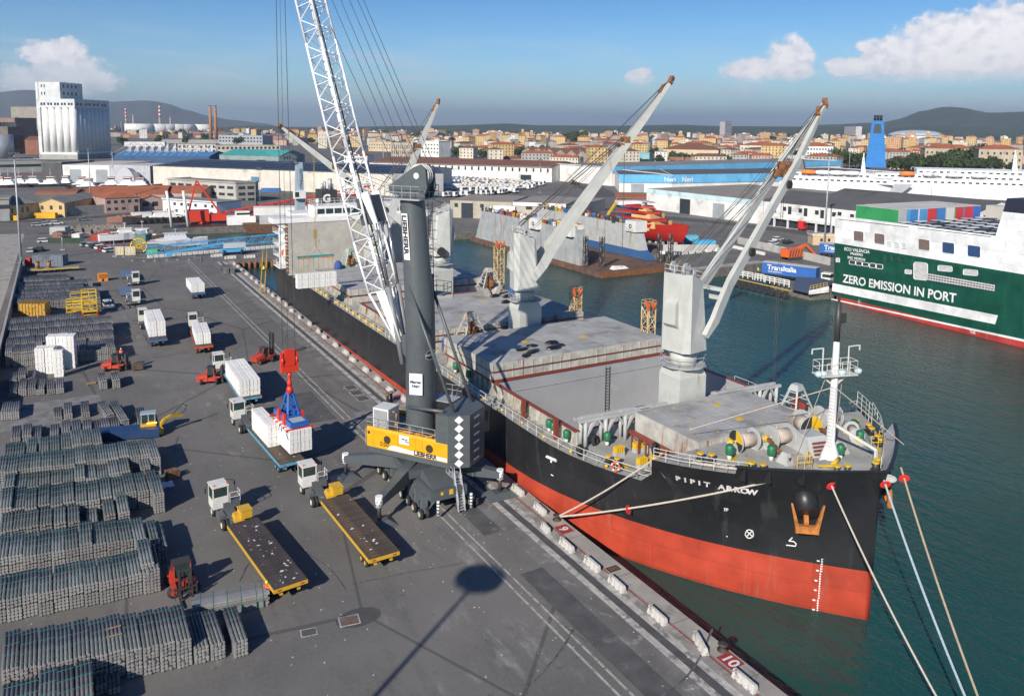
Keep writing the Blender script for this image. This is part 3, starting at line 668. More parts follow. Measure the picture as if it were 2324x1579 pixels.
# ================================================================ forklifts
FRED = paint('forklift_red',(.48,.055,.03),rough=.4,dirt=(.12,.05,.04),dthr=.62)
DKM = paint('mast_black',(.05,.05,.05),dirt=(.14,.09,.06),dthr=.6)
def forklift_proto():                                      # faces +X, about 4.4 m long
 t = thing('forklift','x','forklift')
 mb = MB()
 mb.hexa([(-1.75,-.8,.45),(-.3,-.85,.45),(-.3,.85,.45),(-1.75,.8,.45)],[(-1.85,-.75,1.15),(-.3,-.8,1.45),(-.3,.8,1.45),(-1.85,.75,1.15)])
 mb.box(-.3,1.05,-.75,.75,.45,.95); mb.box(.55,1.5,-.95,-.6,.95,1.1); mb.box(.55,1.5,.6,.95,.95,1.1)
 mb.box(-1.6,-.75,-.95,-.79,.85,1.0); mb.box(-1.6,-.75,.79,.95,.85,1.0)
 mb.build('body',FRED,t)
 mb = MB()
 for y in (-.62,.62):
  mb.bar((-.75,y,1.4),(-.25,y,2.35),.1); mb.bar((.7,y,.95),(.5,y,2.35),.08)
 mb.build('cab_frame',FRED,t)
 mb = MB(); mb.box(-.4,.6,-.7,.7,2.35,2.43);
 for k in range(5): mb.box(-.4+k*.22,-.32+k*.22,-.68,.68,2.431,2.47)
 mb.build('roof',DKM,t)
 mb = MB(); mb.box(-.28,.55,-.58,.58,1.3,2.33); mb.build('window',GLASS,t)
 mb = MB(); mb.box(-.2,.25,-.25,.25,.95,1.25); mb.build('seat',BLACK,t)
 mb = MB()
 for y in (-.42,.42): mb.box(1.55,1.75,y-.08,y+.08,.15,MASTH); mb.box(1.4,1.53,y*.75-.06,y*.75+.06,.3,MASTH-.15)
 for z in (.6,1.6,MASTH-.1): mb.box(1.6,1.7,-.34,.34,z-.07,z+.07)
 mb.tube((1.45,0,.4),(1.45,0,MASTH-.2),.06,6)
 mb.build('mast',DKM,t)
 mb = MB(); mb.box(1.78,1.88,-.85,.85,.55,.72); mb.box(1.78,1.88,-.85,.85,.95,1.08)
 for y in (-.8,-.27,.27,.8): mb.box(1.78,1.87,y-.04,y+.04,.25,1.2)
 mb.build('carriage',DKM,t)
 for y in (-.45,.45): mb = MB(); mb.box(1.9,3.1,y-.08,y+.08,.12,.18); mb.box(1.9,1.97,y-.08,y+.08,.181,.95); mb.build('fork',DKM,t)
 for x,y,r in ((1.,-.78,.48),(1.,.78,.48),(-1.15,-.75,.4),(-1.15,.75,.4)): wheel(t,x,y,r,.35,FRED)
 return t
MASTH = 2.6
FK = forklift_proto()
FK.location = (5.6,131.4,0); FK.rotation_euler = (0,0,-.42); FK['label'] = 'red forklift with low forks facing right in front of the shaded billets'; FK['group'] = 'red forklifts'
fk2 = dup(FK,(17.2,118.4,0),-.35,'red forklift nosed up to the full light blue trailer','red forklifts')
MASTH = 4.5; fk3 = forklift_proto(); fk3.location = (26.1,125.1,0); fk3.rotation_euler = (0,0,.42); fk3['label'] = 'red forklift with a tall raised mast between the loaded trailer and the ship'; fk3['group'] = 'red forklifts'
MASTH = 2.45; fk4 = forklift_proto(); fk4.location = (6.7,65.2,0); fk4.rotation_euler = (0,0,math.pi*1.5+.05); fk4['label'] = 'red forklift with rusty twin mast seen head on between billets and yellow trailer'; fk4['group'] = 'red forklifts'
mb = MB()
for k in range(4): mb.box(-.6,.9,-.7,.7,.2+k*.2,.36+k*.2)
tag(mb.build('pallet_stack',M('old_wood',(.12,.09,.06),rough=.9,var=.3)),'dark wooden pallets stacked on the forks of the red forklift by the billets','pallets').location = (8.3,130.1,0);
# ================================================================ concrete barriers on the quay edge
BARR = M('barrier_concrete',(.56,.55,.51),rough=.9,var=.12,scale=2,bump=.35,dirt=(.25,.23,.2),dscale=2.,dthr=.5)
def barrier_mesh():
 mb = MB(); L = 1.0
 segs = [(-L,.24),(-.72*L,.24),(-.7*L,.15),(-.5*L,.15),(-.48*L,.24),(-.1*L,.24),(-.08*L,.15),(.12*L,.15),(.14*L,.24),(.5*L,.24),(.52*L,.15),(.7*L,.15),(.72*L,.24),(L,.24)]
 for (a,wa),(b,wb) in zip(segs,segs[1:]):
  if b-a < .03: continue
  w_ = wa
  mb.hexa([(-w_,a,.0),(w_,a,.0),(w_,b,.0),(-w_,b,.0)],[(-.1,a+.01,.5),(.1,a+.01,.5),(.1,b-.01,.5),(-.1,b-.01,.5)])
 return mb.mesh('barrier',BARR)
BME = barrier_mesh()
bars = [(38.9,67.0,0),(38.8,62.5,.05),(37.3,59.1,.1),(37.35,55.6,.04),(37.55,52.0,.03),(37.6,48.6,.04),(37.75,43.7,.05),(38.3,39.6,.38),(38.2,35.2,0.02)]
for i,(x,y,a) in enumerate(bars):
 tag(inst(BME,'concrete_barrier',None,(x,y,.022),(0,0,-a),(1.15,1. if i not in (2,) else .62,1.15)),'%s white quay-edge barrier counted from the bottom right corner' % ('first second third fourth fifth sixth seventh eighth ninth'.split()[8-i]),'concrete barrier','white barriers along the quay edge')
y = 71.5; k = 0
while y < 222:
 x = 38.75+rnd.uniform(-.2,.3); tag(inst(BME,'concrete_barrier',None,(x,y,.022),(0,0,rnd.uniform(-.15,.15)),(1.2,rnd.uniform(.75,1.),1.2)),
  'white barrier beside the hull, %s one beyond the harbour crane' % nth(k+1),'concrete barrier','white barriers beside the hull'); y += rnd.choice((4.5,5.2,6.)); k += 1
# bollards
BOL = M('bollard_iron',(.05,.04,.035),rough=.7,dirt=RUST,dthr=.5)
for x,y,la in ((39.3,60.3,'rusty iron bollard holding two mooring ropes near the number 9 plate'),(39.45,38.55,'squat rusty bollard on the quay edge beside the number 10 plate')):
 mb = MB(); mb.lathe([(.42,0),(.42,.05),(.22,.1),(.2,.35),(.36,.42),(.38,.5),(.2,.56)],n=12); ob = mb.build('bollard',BOL); ob.location = (x,y,.02); tag(ob,la,'bollard','bollards')
# ================================================================ light mast whose shadow crosses the quay (it stands left of the frame)
def light_mast(x,y,h,label,ring=True,r=.3,bracket=False,rz=0):
 t = thing('light_mast',label,'light mast',(x,y,0),rz,'tall light masts')
 mb = MB(); mb.tube((0,0,0),(0,0,h),r,10,r*.45); mb.cbox((0,0,.15),(1.2,1.2,.3)); mb.build('pole',M('galvanised',(.42,.44,.46),rough=.5,metal=.3,var=.08),t)
 mb = MB()
 if ring:
  n = 14
  for i in range(n):
   a,b = 2*math.pi*i/n,2*math.pi*(i+1)/n; mb.tube((1.5*math.cos(a),1.5*math.sin(a),h),(1.5*math.cos(b),1.5*math.sin(b),h),.07,5)
   if i % 2 == 0: mb.tube((0,0,h+.1),(1.5*math.cos(a),1.5*math.sin(a),h),.05,4)
  mb.tube((0,0,h-.03),(0,0,h+.03),1.38,18); mb.build('head_ring',M('galvanised',(.42,.44,.46)),t)
  mb = MB()
  for i in range(n): a = 2*math.pi*i/n; mb.cbox((1.7*math.cos(a),1.7*math.sin(a),h-.15),(.55,.6,.35),a)
  mb.build('floodlights',CHAS,t)
 else:
  mb.cbox((0,0,h-.1),(2.4,.15,.15)); mb.cbox((0,0,h-1.2),(2.4,.15,.15)); mb.build('cross_arm',M('galvanised',(.42,.44,.46)),t)
  mb = MB()
  for x_ in (-1,-.35,.35,1):
   for z_ in (h-.1,h-1.2): mb.cbox((x_,-.25,z_),(.45,.3,.45))
  mb.build('floodlights',CHAS,t)
 return t
_L = 30/math.tan(SUN_EL); light_mast(28.6+math.sin(SUN_AZ)*_L,55.2+math.cos(SUN_AZ)*_L,30,'tall mast with a ring of floodlights whose long shadow lies across the foreground')
# ================================================================ the blue machine among the billets
t = thing('material_handler','blue steel machine with glazed cabin, lit amber lamp and curved yellow boom among the billets','loading machine',(0,0,0))
NAVY = paint('navy_blue',(.02,.05,.13),rough=.4)
mb = MB(); mb.hexa([(1.6,101.6,.15),(8.5,99.7,.15),(8.6,101.9,.15),(1.7,103.6,.15)],[(1.6,101.6,1.15),(8.5,99.7,1.15),(8.6,101.9,1.15),(1.7,103.6,1.15)]); mb.build('hull_body',NAVY,t)
mb = MB(); mb.hexa([(6.6,101.1,1.16),(8.3,100.8,1.16),(8.4,101.8,1.16),(6.7,102.1,1.16)],[(6.6,101.1,1.5),(8.3,100.8,1.5),(8.4,101.8,1.5),(6.7,102.1,1.5)]); mb.build('cab_base',YEL,t)
mb = MB(); mb.hexa([(6.75,101.3,1.52),(8.2,101.0,1.52),(8.3,101.75,1.52),(6.85,102.05,1.52)],[(6.75,101.3,2.6),(8.2,101.0,2.6),(8.3,101.75,2.6),(6.85,102.05,2.6)]); mb.build('cab_window',GLASS,t)
mb = MB(); mb.hexa([(6.6,101.15,2.62),(8.3,100.8,2.62),(8.45,101.9,2.62),(6.75,102.2,2.62)],[(6.6,101.15,2.8),(8.3,100.8,2.8),(8.45,101.9,2.8),(6.75,102.2,2.8)])
for p_ in ((6.75,101.28),(8.2,100.98),(8.3,101.78),(6.85,102.08),(7.5,101.12)): mb.box(p_[0]-.05,p_[0]+.05,p_[1]-.05,p_[1]+.05,1.51,2.62)
mb.build('cab_frame',paint('pale_blue_grey',(.3,.38,.42)),t)
mb = MB(); mb.bar((7.3,100.85,1.62),(8.35,100.65,1.62),.1); mb.build('warning_lamp',M('amber_lamp',(.9,.4,.02),emit=(1.,.42,.04,5.)),t)
mb = MB(); c_ = [(8.75,100.6,.6),(8.8,100.6,1.3),(9.2,100.7,1.75),(9.9,101.,1.95),(10.8,101.4,1.85),(11.3,101.6,1.6)]
for q_ in (0,.35):
 for a,b in zip(c_,c_[1:]): mb.bar((a[0],a[1]+q_,a[2]),(b[0],b[1]+q_,b[2]),.16,.28)
mb.box(8.55,9.0,100.3,101.2,.2,.95); mb.build('boom',YEL,t)
mb = MB(); mb.path([(10.2,101.3,2.0),(10.8,101.6,2.6),(11.5,101.9,3.0),(11.9,102.,2.7),(11.7,101.9,2.2),(11.2,101.7,1.9)],.05); mb.build('hose',BLACK,t)
# ================================================================ yellow frames, boxes, pallets and the car by the far stacks
t = thing('steel_frame_rack','bright yellow open steel access frames with red feet beside the far billets','steel frame',(0,0,0))
mb = MB();
def openframe(mb,x0,x1,y0,y1,z0,z1,r=.09,zs=()):
 for x in (x0,x1):
  for y in (y0,y1): mb.bar((x,y,z0),(x,y,z1),r)
 for z in (z0+.1,z1,*zs):
  for y in (y0,y1): mb.bar((x0,y,z),(x1,y,z),r)
  for x in (x0,x1): mb.bar((x,y0,z),(x,y1,z),r)
openframe(mb,-.6,2.0,172.5,175,.3,3.1,.1,(1.1,1.9,2.5)); openframe(mb,2.1,4.6,171.,174.,.3,4.9,.1,(1.,1.8,2.6,3.4,4.2)); openframe(mb,.2,3.4,175.3,177,.3,4.,.09,(2.,3.))
for z in (1.0,2.4): mb.box(2.1,4.6,171.,174.,z,z+.06)
mb.box(-.6,2.,172.5,175,1.5,1.56)
mb.build('frame',paint('bright_yellow',(.75,.5,.02)),t)
mb = MB()
for x,y in ((-.6,172.5),(1.9,172.5),(2.1,171.),(4.6,171.)): mb.box(x-.14,x+.14,y-.14,y+.14,0,.8)
mb.build('foot',REDS,t)
t = thing('steel_box','rusty yellow steel box with a ribbed open top left of the yellow frames','steel box',(0,0,0))
mb = MB(); mb.hexa([(-8.5,176.3,0),(-4.2,174.,0),(-3.3,177.2,0),(-7.6,179.5,0)],[(-8.5,176.3,2.7),(-4.2,174.,2.7),(-3.3,177.2,2.7),(-7.6,179.5,2.7)]); mb.build('shell',paint('old_yellow',(.5,.3,.05),dirt=(.25,.07,.02),dthr=.5,dscale=1.5),t)
mb = MB()
for k in range(9):
 f = k/8; a = Vector((-8.5,176.3,0)).lerp(Vector((-4.2,174.,0)),f)
 mb.bar((a.x,a.y-.06,0),(a.x,a.y-.06,2.75),.12); mb.bar((a.x,a.y,2.78),(a.x+.9,a.y+3.2,2.78),.1)
mb.build('rib',paint('old_yellow',(.5,.3,.05)),t)
t = thing('spreader_frame','orange lifting spreader parked on its legs on open asphalt','lifting frame',(0,0,0))
mb = MB()
for x in (6.2,7.45): mb.box(x,x+.8,209,211,0,.75)
for z in (.95,1.3,1.65): mb.box(6.1,8.3,209.2-z*.2,209.5-z*.2,z,z+.12); mb.box(6.1,8.3,210.4,210.7,z,z+.12)
mb.box(6.3,8.1,209.4,210.5,1.0,1.75); mb.build('frame',paint('orange_steel',(.75,.27,.02)),t)
def pallet(x,y,rz,la,m=WOOD,z=0.):
 t = thing('pallet',la,'pallet',(x,y,z),rz)
 me = MB().box(-.6,.6,-.05,.05,0,.025).mesh('board',m)
 for k in range(7): inst(me,'board',t,(0,-.45+k*.15,.12))
 mb = MB(); [mb.box(x_-.05,x_+.05,-.5,.5,0,.118) for x_ in (-.5,0,.5)]; mb.build('bearer',m,t)
pallet(*at(*A(828,942))[:2],.1,'single light wooden pallet lying flat left of the two lone billet stacks')
p = at(*B(1117,165)); t = thing('timber_pile','untidy stack of rusty brown timber offcuts right of the billet rows','timber',(p.x,p.y,0),.3)
for k in range(7):
 mb = MB(); a = rnd.uniform(-.2,.2)
 for j in range(4): mb.bar((-.6+rnd.uniform(-.1,.1),-.45+j*.28,k*.13+.06),(.6+rnd.uniform(-.1,.1),-.45+j*.28+a*.3,k*.13+.06),.13,.1)
 mb.build('timber_layer',M('rusty_timber',(.22,.12,.07),rough=.9,var=.4,scale=3),t)
p = at(*B(1075,215)); mb = MB(); rr = random.Random(3)
mb.grid([[(p.x-.8+i*.3+rr.uniform(-.08,.08),p.y-.7+j*.35,rr.uniform(.02,.16)) for i in range(6)] for j in range(5)]); tag(mb.build('plastic_sheet',M('sheet_white',(.62,.65,.7),rough=.4)),'crumpled white plastic sheet on the asphalt beside the billet stacks','plastic sheet')
# scattered scraps of paper on the quay
mb = MB()
for k in range(420):
 x,y = rnd.uniform(3,38),34+abs(rnd.gauss(0,1))*75; a,s_ = rnd.uniform(0,3),rnd.uniform(.03,.11)
 if x < 9 and y < 130: continue
 u = (math.cos(a)*s_,math.sin(a)*s_); mb.quad((x-u[0],y-u[1],.03),(x+u[1]*.6,y-u[0]*.6,.034),(x+u[0],y+u[1],.03),(x-u[1]*.6,y+u[0]*.6,.036))
stuff(mb.build('paper_litter',WHITEP))
# ================================================================ the cargo ship
def hullpaint(name,c,dirt,rough=.38,wave=.1):
 return M(name,c,rough=rough,var=.16,scale=.35,dirt=dirt,dscale=.7,dthr=.55,streak=True,coords='World',bump=wave,spec=.4,seams=(7.5,2.1,.72))
HBLK = hullpaint('hull_black',(.020,.021,.024),(.045,.045,.045))
HRED = hullpaint('hull_red',(.42,.055,.028),(.36,.10,.06),rough=.55)
SGREY = M('ship_grey',(.42,.435,.43),rough=.6,var=.1,scale=.5,dirt=(.27,.22,.17),dscale=.5,dthr=.56,streak=True,coords='World')
SWHITE = M('ship_white',(.62,.62,.59),rough=.55,var=.06,scale=.7,dirt=(.36,.22,.12),dscale=1.3,dthr=.66,streak=True,coords='World')
HATCH = M('hatch_top',(.36,.36,.35),rough=.75,var=.16,scale=.25,dirt=(.24,.23,.215),dscale=.3,dthr=.5,coords='World',bump=.15)
DECKG = M('deck_grey',(.33,.335,.31),rough=.8,var=.18,scale=.6,dirt=(.27,.15,.08),dscale=.45,dthr=.57,coords='World')
RUSTY = M('rusty_side',(.42,.41,.37),rough=.8,var=.2,scale=.8,dirt=(.22,.085,.035),dscale=.9,dthr=.53,streak=True,coords='World')
HOLDW = M('hold_wall',(.33,.34,.355),rough=.5,var=.06,scale=.3,dirt=(.42,.43,.44),dscale=.5,dthr=.6,coords='World')
RRED = paint('rail_red',(.22,.045,.03),dirt=(.12,.05,.03),dthr=.52)
CRW = M('crane_grey',(.47,.48,.455),rough=.5,var=.07,scale=.6,dirt=(.36,.25,.15),dscale=1.0,dthr=.6,streak=True,coords='World')
RUSTM = M('rust',(.2,.085,.035),rough=.9,var=.45,scale=2.5)
RAILW = paint('rail_white',(.58,.57,.52),dirt=(.35,.25,.15))
SYEL = paint('safety_yellow',(.68,.42,.02),dirt=(.3,.15,.04))
SGRN = paint('vent_green',(.02,.15,.07))
SC,SB = 55.,15.
def lerpt(z,t):
 for (a,va),(b,vb) in zip(t,t[1:]):
  if z <= b: return va+(vb-va)*max(0,(z-a))/(b-a)
 return t[-1][1]
TL = [(-3.5,35),(2,34),(6.3,28),(9.5,19.5),(10.6,16.5)]; TS = [(-3.5,39.),(-2.3,38.),(3,37.9),(6.3,37.9),(9.5,37.7),(10.6,37.2)]
def hb(Y,z):
 L,y0 = lerpt(z,TL),lerpt(z,TS); d = Y-y0
 if d <= 0: return 0.
 b = SB if d >= L else SB*(1-(1-d/L)**2.2)
 if Y > 174:
  s = min(1.,(Y-174)/(11.5 if z > 1 else 8)); b *= math.sqrt(max(0,1-s*s*.42))
 return b
def zb(Y): return -.67+(179-Y)*.018
ship = thing('cargo_ship','black and red hulled cargo ship with four grey deck cranes moored along the quay','cargo ship',(55,110,WL))
def hull():
 mb = MB(); mb.sm = True
 ys = []; y = 0
 for k in range(0,22): ys.append(37.0+(k/21)**1.9*14)
 ys += [52.5,54.5,57,60,63,66.5,70,75,80] + list(range(90,175,10)) + [174,177,180,182.5,184.5,185.5]
 for side in (-1,1):
  rows = []
  for Y in ys:
   top = 9.5 if 43.6 < Y <= 50 else (10.6 if Y <= 43.6 else 6.3)
   if 50 < Y < 51.6: top = 6.3+(51.6-Y)/1.6*3.2
   zz = [-3.5,WL,zb(Y)-1.2,zb(Y),3.6,5.,6.2 if top <= 6.3 else 6.3+(top-6.3)*.4,top if top > 6.3 else 6.3]
   r = []
   for z in zz:
    yy = max(Y,lerpt(z,TS)); r.append((SC+side*hb(yy,z),yy,z))
   rows.append(r)
  k = len(mb.v)
  n = len(rows[0])
  for r in rows: mb.v += r
  for a in range(len(rows)-1):
   for i in range(n-1):
    mb.m = 1 if i < 3 else 0
    q = (k+a*n+i,k+(a+1)*n+i,k+(a+1)*n+i+1,k+a*n+i+1)
    mb.face(q if side < 0 else q[::-1])
 # transom
 mb.sm = False; mb.m = 0; t = 185.5; b = hb(t,5)
 mb.quad((SC-b,t,zb(t)),(SC+b,t,zb(t)),(SC+b,t,6.3),(SC-b,t,6.3)); mb.m = 1; mb.quad((SC-b,t,-3.5),(SC+b,t,-3.5),(SC+b,t,zb(t)),(SC-b,t,zb(t)))
 return mb.build('hull',[HBLK,HRED],ship,True)
hull()
# decks
mb = MB()
def deck_strip(ys,xin,z):
 for side in (-1,1):
  for a,b in zip(ys,ys[1:]):
   q = [(SC+side*xin,a,z),(SC+side*(hb(a,z)-.02),a,z),(SC+side*(hb(b,z)-.02),b,z),(SC+side*xin,b,z)]
   mb.quad(*(q if side > 0 else q[::-1]))
deck_strip([50,51,53,55,57,59,61.6],0,6.2)
deck_strip([61.6,64,67,72,78.7],12.4,6.2); deck_strip([78.7,90,110,115.8],0,6.2); deck_strip([115.8,126],12.4,6.2); deck_strip([126,150,174,178,182,185.5],0,6.2)
mb.build('deck',DECKG,ship,True)
mb = MB()
deck_strip([38.2,38.8,39.5,40.5,42,43.5,45,47,50.0],0,9.3); mb.m = 0
b0_,b1_ = hb(50,6.2)-.12,hb(50,9.3)-.12; mb.hexa([(SC-b0_,49.9,6.2),(SC+b0_,49.9,6.2),(SC+b0_,50.06,6.2),(SC-b0_,50.06,6.2)],[(SC-b1_,49.9,9.29),(SC+b1_,49.9,9.29),(SC+b1_,50.06,9.29),(SC-b1_,50.06,9.29)]); mb.build('forecastle_deck',DECKG,ship,True)
# holds: pits with grey walls
def hold(x0,x1,y0,y1,name='hold'):
 mb = MB(); z0,z1 = -1.5,7.55
 P = lambda x,y,z: (x,y,z)
 mb.quad(P(x0,y1,z0),P(x1,y1,z0),P(x1,y1,z1),P(x0,y1,z1))
 mb.quad(P(x1,y0,z0),P(x0,y0,z0),P(x0,y0,z1),P(x1,y0,z1))
 mb.quad(P(x0,y0,z0),P(x0,y1,z0),P(x0,y1,z1),P(x0,y0,z1))
 mb.quad(P(x1,y1,z0),P(x1,y0,z0),P(x1,y0,z1),P(x1,y1,z1))
 mb.quad(P(x0,y0,z0),P(x1,y0,z0),P(x1,y1,z0),P(x0,y1,z0))
 mb.build(name,HOLDW,ship,True)
 # coaming: outer plates with stays and a rail on top
 mb = MB()
 for x,s_ in ((x0,-1),(x1,1)):
  a,b = sorted((x+s_*.02,x+s_*.12)); mb.box(a,b,y0,y1,6.2,7.6)
  a,b = sorted((x+s_*.0,x+s_*.45)); mb.m = 1; mb.box(a,b,y0,y1,7.6,7.74); mb.m = 0
  n = int((y1-y0)/1.3)
  for k in range(n+1):
   y = y0+.2+(y1-y0-.4)*k/n; mb.hexa([(x+s_*.12,y-.04,6.2),(x+s_*.75,y-.04,6.2),(x+s_*.75,y+.04,6.2),(x+s_*.12,y+.04,6.2)][::1],[(x+s_*.12,y-.04,7.59),(x+s_*.3,y-.04,7.59),(x+s_*.3,y+.04,7.59),(x+s_*.12,y+.04,7.59)])
 mb.m = 1
 for y in (y0,y1): mb.box(x0,x1,y-.12,y+.12,7.6,7.74)
 mb.build('coaming',[RUSTY,RRED],ship,True)
hold(42.6,67.4,61.8,78.8); hold(42.6,67.4,115.9,126.0)
lad = MB()
for s_ in (-.3,.3): lad.bar((58.6+s_,78.72,-1),(58.6+s_,78.72,7.2),.07)
for k in range(22): lad.bar((58.3,78.72,-.8+k*.37),(58.9,78.72,-.8+k*.37),.05)
lad.build('hold_ladder',DKM,ship,True)
# closed hatch covers
def hatch(x0,x1,y0,y1,z1,layers=2,spots=(),seam=3,rot=0):
 t = None
 mb = MB()
 z0 = 7.75; lh = (z1-z0)/layers
 if y0 > 60:
  mb.box(x0+.4,x1-.4,y0+.05,y1-.05,6.0,7.6); mb.m = 2; mb.box(x0+.0,x1-.0,y0+.05,y1-.05,7.601,7.74); mb.m = 0
  for k in range(int((y1-y0)/1.3)): y = y0+.5+k*1.3; mb.hexa([(x0-.1,y-.04,6.2),(x0+.39,y-.04,6.2),(x0+.39,y+.04,6.2),(x0-.1,y+.04,6.2)],[(x0+.2,y-.04,7.59),(x0+.39,y-.04,7.59),(x0+.39,y+.04,7.59),(x0+.2,y+.04,7.59)])
 for l in range(layers):
  a = z0+l*lh; mb.box(x0,x1,y0,y1,a+.12,a+lh-.005 if l < layers-1 else z1); mb.m = 2; mb.box(x0+.12,x1-.12,y0+.12,y1-.12,a,a+.119); mb.m = 0
  n = int((x1-x0)/1.3)
  for k in range(n+1):
   x = x0+.1+(x1-x0-.2)*k/n
   mb.box(x-.05,x+.05,y0-.07,y0-.004,a+.15,a+lh-.08)
  n = int((y1-y0)/1.3)
  for k in range(n+1):
   y = y0+.1+(y1-y0-.2)*k/n; mb.box(x0-.07,x0-.004,y-.05,y+.05,a+.15,a+lh-.08)
  mb.m = 2; mb.box(x0-.1,x1+.02,y0-.1,y0-.075,a+.0,a+.1); mb.m = 0
 ob = mb.build('hatch_cover',[RUSTY,HATCH,RRED],ship,True)
 mb = MB(); n = seam
 for k in range(n):
  a,b = y0+(y1-y0)*k/n,y0+(y1-y0)*(k+1)/n; mb.box(x0+.02,x1-.02,a+.04,b-.04,z1+.0,z1+.07)
  m_ = int((x1-x0)/1.6)
  for j in range(1,m_): x = x0+(x1-x0)*j/m_; mb.box(x-.02,x+.02,a+.06,b-.06,z1+.071,z1+.085)
 mb.build('cover_panels',HATCH,ship,True)
 mb = MB()
 for x,y,r in spots: mb.tube((x,y,z1+.072),(x,y,z1+.094),r,16)
 if spots: mb.build('yellow_spots',SYEL,ship,True,kind='stuff')
hatch(42.2,67.8,78.95,92.2,9.75,2,[(50.5,85.6,.55),(58.5,84.2,.55)],seam=1)
hatch(42.2,67.8,97.6,115.8,9.3,2,[(50,102,.5),(58,111,.5),(47,110,.5)],seam=2)
hatch(42.2,67.8,131.2,153.5,8.9,1,[(52,140,.5)],seam=2)
hatch(47.2,61.2,50.1,54.3,9.75,1,[(54.7,52.6,.42),(52.6,51.0,.1),(49,53,.12),(58.5,52.8,.12),(50.6,51.2,.12),(56,51,.12),(59.8,51.2,.12),(48.4,51.4,.12)],seam=1)
hatch(47.2,61.2,54.42,58.8,9.75,1,[(55.6,56.5,.42),(49,55,.12),(51,57.7,.12),(58.2,57.6,.12),(59.8,55.4,.12),(53.5,57.8,.12),(49,58,.12)],seam=1)
mb = MB(); mb.box(47.4,61.,50.1,58.7,6.21,7.74)
mb.build('fore_coaming',RUSTY,ship,True)
mb = MB(); mb.bar((46.7,50.3,7.9),(46.7,58.8,7.9),.5,.3); mb.hexa([(46.3,48.9,7.7),(47.1,48.9,7.7),(47.1,50.3,7.75),(46.4,50.3,7.75)],[(46.3,48.9,8.0),(47.1,48.9,8.0),(47.1,50.3,8.05),(46.4,50.3,8.05)])
for k in range(8): y = 51+k*1.05; mb.bar((46.5,y,7.8),(46.5,y,6.2),.16,.1); mb.bar((46.5,y,7.7),(47.3,y,6.9),.08)
mb.build('coaming_rail',RRED,ship,True)
# red posts and green vents along the starboard walkway
mb = MB()
for y in (64.2,70.6): mb.box(41.35,41.75,y-.2,y+.2,6.2,8.3)
mb.build('red_post',RRED,ship,True,kind='stuff')
def vent(x,y,z,s_=1.):
 mb = MB(); mb.tube((x,y,z),(x,y,z+.45*s_),.2*s_,8); mb.m = 1; mb.lathe([(.3*s_,.45*s_),(.36*s_,.6*s_),(.36*s_,1.2*s_),(.22*s_,1.35*s_)],(x,y,z),10); mb.build('vent',[SWHITE,SGRN],ship,True)
for y in (62.8,65.2,66.,70.9,84.5,88.2,101,104): vent(41.9,y,6.3,.95)
vent(41.9+3.1,60.3,6.3,1.)
for x,y in ((47.9,47.0),(50.9,45.2),(62.2,45.8),(56.3,42.6),(60.4,43.8)): vent(x,y,9.3,1.)
# guard rails
mb = MB()
def edge(ys,z,off=.15,side=-1): return [(SC+side*(hb(y,z)-off),y,z) for y in ys]
e_ = edge([51.8,53,55,57,60,64,69,75,85,95,110,130,150,168,174,178,181],6.25); mb.rail(e_,1.05,.035,1.7,2)
mb.build('deck_rail',RAILW,ship,True); mb = MB(); e_ = edge([51.8,55,60,66,75,95,130,170,178],6.25,side=1); mb.rail(e_,1.05,.035,2.2,2)
mb.build('deck_rail',RAILW,ship,True)
mb = MB(); mb.rail(edge([43.7,45,46.5,48,49.8],9.5,.25),.95,.03,1.2,3); mb.build('bow_rail',RAILW,ship,True); mb = MB(); mb.rail([(x,y,10.6) for x,y,z in edge([37.9,38.4,39.2,40.4,42,44,46.5],9.5,.3,1)][::1],.9,.03,1.0,2)
mb.rail([(x,y,9.3) for x,y,z in edge([46.5,48,49.8],9.5,.3,1)],1.9,.03,1.2,4)
mb.rail([(SC+12.8,49.8,9.3),(SC+6.5,49.6,9.3)],1.,.03,1.1,2); mb.build('bow_rail',RAILW,ship,True)
mb = MB()
for k in range(14):
 y = 52+k*4.3; mb.lathe([(.16,0),(.16,.22),(.05,.26)],(SC-hb(y,6.2)+.55,y,6.25),8)
for k in range(16): y = 112+k*3.1; mb.cbox((SC-hb(y,6.2)+.7,y,6.5),(.5,.7,.45),.3)
mb.build('deck_fitting',SYEL,ship,True,kind='stuff')
# white pipe trestle forward of the open hold
def trestle(x0,x1,y0,y1,name):
 mb = MB(); pts = lambda f: (x0+(x1-x0)*f,y0+(y1-y0)*f)
 for dy in (0,.8):
  mb.bar((x0-.8,y0+dy,8.95),(x1+.6,y1+dy,8.95),.3)
 for k in range(4):
  f = k/3; x,y = pts(f)
  for dy in (0,.8): mb.tube((x,y+dy,6.2),(x,y+dy,8.85),.2,8)
  mb.bar((x,y,8.9),(x,y+.8,8.9),.22)
  if k < 3: x2,y2 = pts(f+1/3); mb.bar((x,y,7.2),(x+(x2-x)*.45,y+(y2-y)*.45,8.85),.24)
  if k: x2,y2 = pts(f-1/3); mb.bar((x,y,7.6),(x+(x2-x)*.4,y+(y2-y)*.4,8.85),.2)
 mb.build(name,SGREY,ship,True)
trestle(42.9,49.8,61.0,60.6,'pipe_trestle'); mb = MB(); mb.bar((49.2,60.5,8.95),(53.2,60.2,8.95),.3); mb.bar((49.2,61.3,8.95),(53.2,61.1,8.95),.3); mb.build('pipe',SGREY,ship,True)
trestle(60.5,67.4,60.2,59.6,'pipe_trestle'); mb = MB(); mb.bar((56.6,60.8,8.95),(60.2,60.3,8.95),.3); mb.bar((56.6,61.5,8.95),(60.2,61.1,8.95),.3); mb.build('pipe',SGREY,ship,True)
